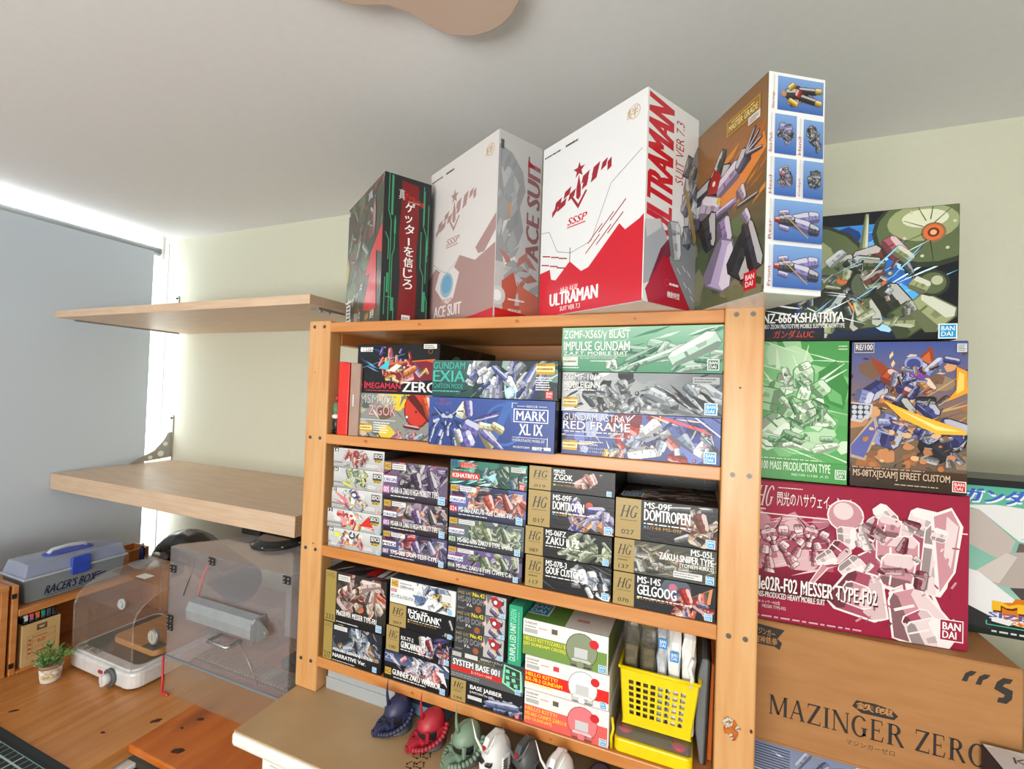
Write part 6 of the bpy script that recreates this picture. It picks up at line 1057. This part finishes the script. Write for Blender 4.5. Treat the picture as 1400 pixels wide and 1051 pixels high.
# ================================================================ LEFT BENCH OBJECTS
def rrect(x0, x1, y0, y1, r_, n=4):
    out = []
    for cx, cy, a in ((x1-r_, y0+r_, -90), (x1-r_, y1-r_, 0), (x0+r_, y1-r_, 90), (x0+r_, y0+r_, 180)):
        for k in range(n+1): t = R(a+90*k/n); out.append((cx+r_*math.cos(t), cy+r_*math.sin(t)))
    return out
hu = thing('bench_shelf', 'low pine bench shelf below the blind carrying the blue and grey toolbox', 'shelf', (-1.8, .65, -.779))
MB().box(-.2, .165, -.006, .378, .149, .167).build('top_board', M['hutch'], hu, bevel=.001)
MB().box(-.2, .163, -.019, -.007, 0, .232).build('side_board', M['hutch'], hu, bevel=.001)
MB().box(-.2, .160, .363, .376, 0, .149).build('side_board', M['hutch'], hu, bevel=.001)
MB().box(.022, .03, -.006, .363, .0, .149).build('back_board', M['hutch'], hu)
MB().box(.03, .165, -.006, .363, 0, .007).build('base_board', M['hutch'], hu, bevel=.0008)
for z in (.02, .2): MB().box(.162, .166, -.02, -.012, z, z+.012).build('hinge', M['black'], hu)
cr = thing('wooden_crate', 'open-fronted pine crate at the left edge of the workbench', 'crate', (-1.8, .625, -.779))
MB().box(-.2, .162, -.2, .0, .222, .236).build('top_board', M['hutch'], cr, bevel=.001)
MB().box(-.2, .160, -.014, 0, 0, .222).build('side_board', M['hutch'], cr, bevel=.001)
MB().box(-.2, .160, -.2, -.188, 0, .222).build('side_board', M['hutch'], cr, bevel=.001)
MB().box(-.2, -.19, -.188, -.014, 0, .222).build('back_board', M['hutch'], cr)
MB().box(-.19, .16, -.188, -.014, 0, .006).build('base_board', M['hutch'], cr)
tn = thing('grey_canister', 'grey translucent canister inside the crate under the red cloth toy', 'canister', (-1.68, .585, -.7725))
MB().lathe([(.017, 0), (.019, .004), (.019, .075), (.0175, .08)], n=20).build('canister_body', M['frost'], tn); MB().lathe([(.018, .08), (.018, .086), (.004, .088)], n=20).build('canister_lid', M['alug'], tn)
rt = thing('cloth_toy', 'small red ruffled toy with a navy and white cap in the crate', 'toy', (-1.68, .59, -.684))
mb = MB()
for i in range(9):
    a = 6.283*i/9; mb.add([(0, 0, .022), (.022*math.cos(a-.3), .022*math.sin(a-.3), .002), (.025*math.cos(a), .025*math.sin(a), .009), (.022*math.cos(a+.3), .022*math.sin(a+.3), .0)], [(0, 1, 2), (0, 2, 3)])
mb.build('ruffle', flat('toy_cloth_red', 'cf1820', .7), rt); MB().ball(0, 0, .028, .015, .015, .010, 16).build('cap', flat('toy_navy', '2a3056', .6), rt); MB().lathe([(.0165, .022), (.0175, .0245), (.0165, .027)], n=20).build('cap_band', M['white'], rt); MB().ball(0, 0, .04, .009, .009, .009, 12).build('cap_button', flat('toy_grey', '6a6e74', .6), rt)
# toolbox
tb = thing('toolbox', 'translucent grey toolbox with blue tray, blue latch and dark lettering', 'toolbox', (-1.65, .657, -.6115))
mb = MB(); bx = [(-.113, .006, 0), (-.006, .006, 0), (-.006, .229, 0), (-.113, .229, 0), (-.12, 0, .066), (0, 0, .066), (0, .236, .066), (-.12, .236, .066)]
mb.add(bx, [(0,3,2,1), (4,5,6,7), (0,1,5,4), (1,2,6,5), (2,3,7,6), (3,0,4,7)]); mb.build('box_body', clear('toolbox_grey', hx('8f989e'), .8, .3, .1), tb, bevel=.004, seg=2)
MB().box(-.123, .003, -.003, .239, .064, .0705).build('rim', M['frostw'], tb, bevel=.0015)
MB().box(-.112, -.006, .007, .23, .045, .086).build('inner_tray', flat('tray_blue', '5468b8', .5), tb, bevel=.003)
mb = MB(); lx = [(-.12, 0, .0705), (0, 0, .0705), (0, .236, .0705), (-.12, .236, .0705), (-.112, .008, .104), (-.010, .008, .104), (-.010, .228, .104), (-.112, .228, .104)]
mb.add(lx, [(0,3,2,1), (4,5,6,7), (0,1,5,4), (1,2,6,5), (2,3,7,6), (3,0,4,7)]); mb.build('lid', clear('toolbox_lid', hx('b4bfd4'), .55, .25, .1), tb, bevel=.003, seg=2)
LB = flat('latch_blue', '3350c0', .35)
MB().prism(rrect(-.082, -.036, .06, .175, .02, 5), 'z', .1035, .107).build('handle_recess', LB, tb, bevel=.001)
MB().tube([(-.06, .072, .107), (-.06, .08, .116), (-.06, .118, .119), (-.06, .155, .116), (-.06, .163, .107)], .0055, 10).build('carry_handle', flat('handle_pale', 'c4cddc', .35), tb)
MB().prism(rrect(.098, .142, .048, .098, .006), 'x', -.004, .006).box(.006, .0085, .102, .138, .072, .0755).build('latch', LB, tb, bevel=.0012)
p = Print(.237, .066, 'right', (0, .237, .066)); nv = '20264e'
p.T("RACER'S BOX", .18, .20, .66, .56, nv, .06, slant=.25); p.T('Racers', .30, .60, .42, .76, nv, .03, slant=.2); p.T('Mini Pod', .46, .62, .60, .78, nv, .03, slant=.2); p.poly([(.64,.5),(.8,.8),(.72,.5)], nv); p.line(.66, .4, .78, .46, .06, nv); p.tiny(.2, .12, .6, .17, 1, nv, 3)
o = p.mb.build('lettering', M['matte'], tb, loc=(-.0028, 0, 0)); 
# things behind the toolbox
wb = thing('small_wooden_box', 'small open pine box behind the toolbox by the light gap', 'box', (-1.80, .99, -.611))
for a, b, c, d in ((-.04, .04, -.03, -.025), (-.04, .04, .025, .03), (-.04, -.035, -.025, .025), (.035, .04, -.025, .025)): MB().box(a, b, c, d, 0, .035).build('side_panel', M['hutch'], wb)
MB().box(-.035, .035, -.025, .025, 0, .003).build('base_panel', M['hutch'], wb)
bb = thing('bottle', 'dark blue bottle standing by the small pine box near the window', 'bottle', (-1.735, .985, -.611))
MB().lathe([(.007, 0), (.0075, .002), (.0075, .042), (.004, .046), (.004, .052)], n=16).build('bottle_body', flat('bottle_blue', '1c2468', .25), bb); MB().lathe([(.005, .052), (.005, .058)], n=12).build('cap', M['white'], bb)
bo = thing('small_bowl', 'shallow translucent white dish behind the right end of the toolbox', 'dish', (-1.668, .945, -.611))
MB().lathe([(.012, 0), (.014, .001), (.03, .017), (.0315, .018), (.030, .0185), (.013, .004), (.001, .003)], n=24).build('dish_body', M['frostw'], bo)
cn = thing('crumpled_bag', 'crumpled clear plastic bag between the dish and the roaster', 'bag', (-1.675, .998, -.611))
bag(-.03, .03, -.03, .02, .0, .03, 77, M['film'], .006, 12).build('bag_film', M['film'], cn)
# marker carton and markers
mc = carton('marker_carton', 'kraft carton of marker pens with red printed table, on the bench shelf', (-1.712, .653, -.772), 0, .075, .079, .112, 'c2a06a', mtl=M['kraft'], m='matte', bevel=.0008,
    rdraw=lambda p: (p.rect(.37, .79, .64, .93, '4a4640'), p.rect(.44, .83, .57, .88, 'c2a06a'), p.T('ARTIST', .40, .85, .61, .90, 'c2a06a', .02),
        [p.line(*a, .006, 'b04a30') for a in ((.15,.7,.86,.76),(.15,.7,.15,.2),(.86,.76,.86,.3),(.27,.71,.27,.22),(.15,.55,.86,.61),(.15,.38,.86,.45),(.15,.2,.86,.3))], p.T('60', .4, .5, .6, .58, 'c03c28', .03), p.tiny(.3, .63, .8, .68, 1, 'b04a30', 2), p.tiny(.17, .25, .26, .66, 4, 'b04a30', 5), p.tiny(.3, .24, .8, .34, 1, 'b04a30', 6)))
MB().box(.003, .072, .003, .076, .1121, .1126).build('inside_shade_sheet', M['black'], mc)  # black sheet on the closed top, stands in for shade inside the carton
MKC = [('white', 'e2e2e0'), ('pink', 'e05a78'), ('orange', 'e87830'), ('teal', '2f9a8a'), ('slate', '4a5560'), ('black', '26282c')]
MKR = [('pale grey', 'b8b8ba'), ('bright red', 'f04028'), ('plum', '6a4048'), ('blue', '2c3c9a'), ('mid grey', '6a6e74'), ('silver grey', '8a8e94')]
proto = None
for row, lst in enumerate((MKC, MKR)):
    for i, (nm, c) in enumerate(lst):
        x, y = -1.712+.062-row*.022, .653+.010+i*.0118
        k = thing('marker_pen', f'marker pen with {nm} end, {"front" if row == 0 else "rear"} row in the kraft carton', 'marker', (x, y, -.6590), 0, 'marker pens in the kraft carton')
        MB().box(-.0045, .0045, -.0045, .0045, 0, .016+row*.006).build('barrel', flat('marker_body', '3a3c42', .4), k, bevel=.001)
        MB().box(-.0042, .0047, -.0042, .0042, .006+row*.004, .022+row*.008).build('colour_end', flat('marker_'+nm, c, .4), k, bevel=.001)
# potted plant
pp = thing('potted_plant', 'small green plant in a white mottled pot with an oval tag', 'plant', (-1.528, .668, -.7795))
MB().lathe([(.016, 0), (.019, .002), (.0215, .02), (.0225, .042), (.0215, .044), (.020, .043), (.019, .036), (.001, .035)], n=26).build('pot', noisy('mottled_pot', hx('b9a68a'), hx('e4e2dc'), 42, .75, contrast=(.38, .5)), pp)
MB().lathe([(.0226, .036), (.0229, .0425), (.0222, .0445)], n=26).build('pot_rim', flat('pot_brown', '9a7c60', .8), pp)
tv = [(.0135*math.cos(6.283*k/18), .0075*math.sin(6.283*k/18)) for k in range(18)]
def wrap(pts, z, r_): return [((r_)*math.sin(-x/r_+.85), -(r_)*math.cos(-x/r_+.85), z+y) for x, y in [(-a, b) for a, b in pts]]
to = MB(); to.add(wrap(tv, .019, .0222), [tuple(range(18))], hx('b98a4c')); to.add(wrap([(x*.88, y*.85) for x, y in tv], .019, .0225), [tuple(range(18))], hx('e0c890')); o = to.build('oval_tag', M['matte'], pp)
def wtxt(t, x0, z0, w_, h_):
    vs, fs = text_mesh(t, .01); return MB().add(wrap([(x0+w_*a, z0+h_*b) for a, b in vs], .019, .0227), fs, hx('3a2c1c'))
wtxt('Home', -.007, .001, .012, .003).build('tag_lettering', M['matte'], pp); wtxt('SWEET', -.008, -.004, .015, .0035).build('tag_lettering', M['matte'], pp)
LG = [flat('leaf_green', '86b44c', .5), flat('leaf_dark', '4f8650', .5), flat('leaf_pale', 'a8c8a8', .5)]
rn = random.Random(12)
for st_i in range(26):
    a = rn.uniform(0, 6.283); lean = rn.uniform(.15, 1.0); Lh = rn.uniform(.036, .06); low = st_i % 6 == 0
    base = Vector((.008*math.cos(a), .008*math.sin(a), .038)); tip = base+Vector((math.cos(a)*Lh*lean, math.sin(a)*Lh*lean, Lh*(1.05-lean*.7) if not low else -.004)); mid = base.lerp(tip, .5)+Vector((0, 0, .008))
    st_o = MB().tube([base, mid, tip], .0006, 5).build('stem', LG[1], pp)
    for j in range(11):
        t = .25+.75*j/10; q = (base.lerp(mid, t*2) if t < .5 else mid.lerp(tip, t*2-1)); b_ = rn.uniform(0, 6.283); l_ = rn.uniform(.009, .015); dz = rn.uniform(.1, .9)
        d = Vector((math.cos(b_), math.sin(b_), dz)).normalized()*l_; n_ = d.cross(Vector((0, 0, 1))).normalized()*l_*.22
        MB().add([q, q+d*.5+n_, q+d, q+d*.5-n_, q+d*.5+Vector((0, 0, .0008))], [(0, 1, 4), (1, 2, 4), (2, 3, 4), (3, 0, 4)]).build('leaf', LG[2] if low else LG[(st_i+j) % 2], st_o)
# roaster
ro = thing('electric_roaster', 'white electric roaster with a clear curved hood and round dial', 'roaster', (-1.43, .83, -.7795))
wh = flat('roaster_white', 'dedcdc', .3, Coat_Weight=.4)
MB().prism(rrect(-.14, .148, -.113, .12, .03, 5), 'z', .006, .046).build('base', wh, ro, bevel=.006, seg=3)
MB().prism(rrect(-.132, .14, -.106, .112, .026, 5), 'z', .046, .052).build('base_rim', wh, ro, bevel=.002, seg=2)
MB().prism(rrect(-.12, .128, -.085, .1, .02, 5), 'z', .052, .0535).build('hot_plate', flat('plate_dark', '4c4a42', .35), ro)
for x in (-.11, .12):
    for y in (-.09, .09): MB().cyl((x, y, 0), .012, .007, 'z', 14).build('foot', M['black'], ro)
MB().cyl((.068, -.113, .026), .0215, -.007, 'y', 26).build('dial_ring', flat('dial_grey', '5a5e62', .35), ro)
o = MB().cyl((.068, -.120, .026), .0135, -.014, 'y', 24).build('dial_knob', wh, ro, bevel=.001); MB().box(.0645, .0715, -.136, -.133, .013, .039).build('pointer', wh, o)
MB().prism(rrect(.012, .030, .022, .030, .003), 'y', -.1150, -.111).build('power_light', flat('lamp_red', 'b0303c', .3), ro)
MB().box(-.08, -.022, -.1155, -.112, .036, .039).build('crumb_handle', wh, ro, bevel=.001)
p = Print(.26, .03, 'top', (.26, .03, 0)); p.T('勝 鮭 味匠', .02, .2, .38, .9, '1c1c1c', .03, slant=.1); p.mb.build('hood_lettering', M['matte'], ro, loc=(-.125, -.106, .0522))
prof = [(-.106, .052), (-.107, .165), (-.101, .188), (-.085, .206), (-.06, .220), (-.03, .2285), (.01, .2325), (.085, .2325), (.103, .222), (.108, .20), (.11, .052)]
ho = MB(); inn = [(y*.985, z-.0015 if z > .06 else z) for y, z in prof]
for a, b in zip(range(len(prof)-1), range(1, len(prof))):
    ho.add([(-.125, *prof[a]), (.135, *prof[a]), (.135, *prof[b]), (-.125, *prof[b])], [(0, 1, 2, 3)], None, True)
ho.add([(-.125, *q) for q in prof], [tuple(range(len(prof)))]); ho.add([(.135, *q) for q in prof], [tuple(range(len(prof)))[::-1]])
hd = ho.build('hood', M['hood'], ro)
for x in (-.125, .135): MB().tube([(x, *q) for q in prof], .0022, 8).build('hood_edge', M['hood'], hd)
MB().cyl((.075, -.098, .205), .013, -.006, 'y', 24).cyl((.075, -.104, .205), .009, -.003, 'y', 20).build('hood_knob', flat('knob_clear', 'b9bdbe', .15), ro)
MB().box(-.012, .03, -.025, .0, .2326, .233).build('paper_label', M['white'], ro)
wd_b = thing('serving_board', 'tan wooden serving board tilted inside the clear roaster hood', 'board', (-1.39, .86, -.7255))
MB().prism(rrect(-.10, .088, -.08, .075, .02, 5), 'z', .0, .016).build('board_slab', noisy('tan_board', hx('b97f48'), hx('c88f58'), 8, .5, (1, 8, 8)), wd_b, bevel=.003, seg=2)
th = thing('dial_thermometer', 'round chrome thermometer standing on the wooden board inside the hood', 'thermometer', (-1.335, .80, -.7085))
MB().cyl((0, 0, .024), .0205, -.008, 'y', 28).build('bezel', M['alu'], th, bevel=.001); MB().cyl((0, -.0082, .024), .0175, -.0006, 'y', 28).build('dial_face', flat('dial_face', 'c9c6bf', .4), th)
MB().box(-.022, .026, -.02, .014, .0, .002).build('stand_foot', flat('stand_olive', '5a5a4c', .4), th); MB().box(-.006, .006, .0005, .004, .002, .012).build('stand_clip', M['alu'], th)
MB().box(-.0006, .0006, -.0092, -.0088, .016, .034).build('needle', flat('needle_red', 'b02c20', .4), th)

# spray booth
BX0, BX1, BY0, BY1, BZ0, BZ1 = -1.226, -.815, .761, 1.0, -.7795, -.42
sb = thing('spray_booth', 'smoky clear acrylic spray booth with a grey light bar and handle', 'spray booth', (BX0, BY0, BZ0))
w_, d_, h_ = BX1-BX0, BY1-BY0, BZ1-BZ0; t = .003
MB().box(0, w_, 0, t, .09, h_).build('front_flap', clear('acrylic_flap', hx('c0bcc2'), .15, .07, .2), sb)
MB().box(0, w_, 0, t, 0, .088).build('lower_front_panel', M['acryl_t'], sb)
MB().box(-.001, w_, -.003, t+.001, .086, .0915).build('ledge', M['alug'], sb, bevel=.001)
MB().box(0, t, t, .02, 0, h_).build('side_panel', clear('acrylic_side', hx('b8b2b6'), .12, .07, .2), sb)
MB().add([(0, .02, 0), (.18, d_, 0), (.18, d_, h_), (0, .02, h_), (.003, .02, 0), (.183, d_, 0), (.183, d_, h_), (.003, .02, h_)], [(0,1,2,3), (7,6,5,4), (3,2,6,7), (0,4,5,1)]).build('corner_panel', M['acryl'], sb)
MB().box(w_-t, w_, t, d_, .0, h_).build('side_panel', M['acryl'], sb)
MB().prism([(0, 0), (w_, 0), (w_, d_), (.18, d_), (0, .02)], 'z', h_, h_+t).build('top_panel', clear('acrylic_top', hx('a4a4ac'), .34, .08, .2), sb)
MB().box(.18, w_, d_-t, d_, 0, h_).build('back_panel', clear('acrylic_back', hx('b0acb4'), .3, .1, .1), sb)
MB().box(.2, w_-.01, .18, .184, .10, h_-.05).build('baffle_sheet', clear('baffle', hx('bcbac0'), .35, .2, .1), sb)
MB().box(.08, w_-.005, .012, .018, .092, .094).build('grille_lip', M['alug'], sb)
for i in range(34):
    x = .085+i*.0094; MB().prism([(0, 0), (.0045, 0), (.0025, .0042), (-.002, .0042)], 'y', 0, .05).build('grille_bar', flat('grille_pale', 'a89c88', .4), sb, loc=(x, .02, .094))
MB().box(.075, w_-.004, .018, .075, .086, .090).build('grille_tray', flat('tray_brown', '3c3028', .5), sb)
MB().box(.30, w_-.006, .08, .16, .09, .112).build('fan_switch_box', M['black'], sb, bevel=.002)
def hinge(x, z, vert=False, y=-.002):
    o = MB().box(-.011, .011, -.001, .002, -.009, .009).build('hinge', M['black'], sb, loc=(x, y, z), bevel=.001)
    for a in (-.006, .006):
        for b in (-.004, .004): MB().cyl((a, -.001, b), .0022, -.0012, 'y', 8).build('hinge_screw', M['alu'], o)
for x in (.155, w_-.013): hinge(x, h_-.008)
hinge(.015, h_-.05); hinge(.012, .185); hinge(.012, .165)
rs = MB().tube([(.11, .03, h_-.003), (.104, .03, h_-.03), (.097, .02, h_-.06), (.095, .012, h_-.10), (.095, .008, h_-.115)], .0035, 8).build('red_strip', flat('booth_red', 'd0202c', .35), sb)
MB().tube([(-.002, -.004, .092), (-.002, -.004, .006), (.0, -.005, .001), (.026, -.006, .001)], .0026, 8).build('red_edge_trim', flat('booth_red', 'd0202c', .35), sb)
MB().tube([(.075, .012, h_-.02), (.078, .004, h_-.05), (.072, -.003, h_-.08), (.066, -.006, h_-.105)], .0011, 6).build('cable', M['black'], sb)
lbz, L0, L1 = .238, .118, .336
MB().prism([(-.032, lbz-.018), (-.034, lbz+.004), (-.028, lbz+.022), (-.008, lbz+.026), (-.003, lbz+.02), (-.003, lbz-.022), (-.024, lbz-.024)], 'x', L0, L1).build('light_bar', flat('bar_grey', '94989c', .35), sb, bevel=.001)
MB().prism([(-.036, lbz-.024), (-.036, lbz+.020), (-.028, lbz+.027), (-.002, lbz+.027), (-.002, lbz-.026)], 'x', L1, L1+.006).build('end_plate', M['alu'], sb, bevel=.0006)
MB().prism([(L1+.006, lbz+.024), (L1+.036, lbz+.004), (L1+.036, lbz-.006), (L1+.006, lbz-.024)], 'y', -.026, -.02).cyl((L1+.028, -.021, lbz), .0035, -.006, 'y', 10).build('end_bracket', M['alu'], sb)
MB().tube([(.198, -.001, .188), (.198, -.03, .188), (.2, -.034, .188), (.262, -.034, .188), (.264, -.03, .188), (.264, -.001, .188)], .0036, 10).build('handle', M['alu'], sb)
MB().tube([(.264, -.004, .188), (.328, -.004, .105)], .0008, 6).build('stay_rod', M['alu'], sb)
fn = thing('extractor_fan', 'black extractor fan on the spray booth, under the thick oak shelf', 'fan', (-1.02, .905, -.4165))
MB().lathe([(.066, 0), (.066, .003), (.058, .006), (.050, .012), (.047, .017)], n=32).build('flange', M['black'], fn)
for i in range(8):
    a = 6.283*i/8+.2; MB().cyl((.061*math.cos(a), .061*math.sin(a), .003), .0028, .003, 'z', 8).build('flange_bolt', M['alu'], fn)
tag(MB().box(-.035, .035, -.02, .05, 0, .016).build('control_box', M['black'], loc=(-1.135, .93, -.4165), bevel=.003), 'small black control box beside the fan on the spray booth', 'control box')
du = thing('exhaust_duct', 'fat black ribbed exhaust duct arching behind the spray booth', 'duct', (-1.8, 1.105, -.779))
path = [(-1.80,1.105,-.71),(-1.80,1.105,-.67),(-1.77,1.10,-.63),(-1.71,1.09,-.59),(-1.63,1.07,-.567),(-1.55,1.05,-.56),(-1.46,1.02,-.565),(-1.38,1.0,-.572),(-1.30,.985,-.58),(-1.20,.95,-.58)]
pts = []
for a, b in zip(path, path[1:]):
    for k in range(6): pts.append(Vector(a).lerp(Vector(b), k/6)-Vector((-1.8, 1.105, -.779)))
MB().tube(pts, [.056 if i % 2 else .0535 for i in range(len(pts))], 24).build('duct_hose', M['duct'], du)
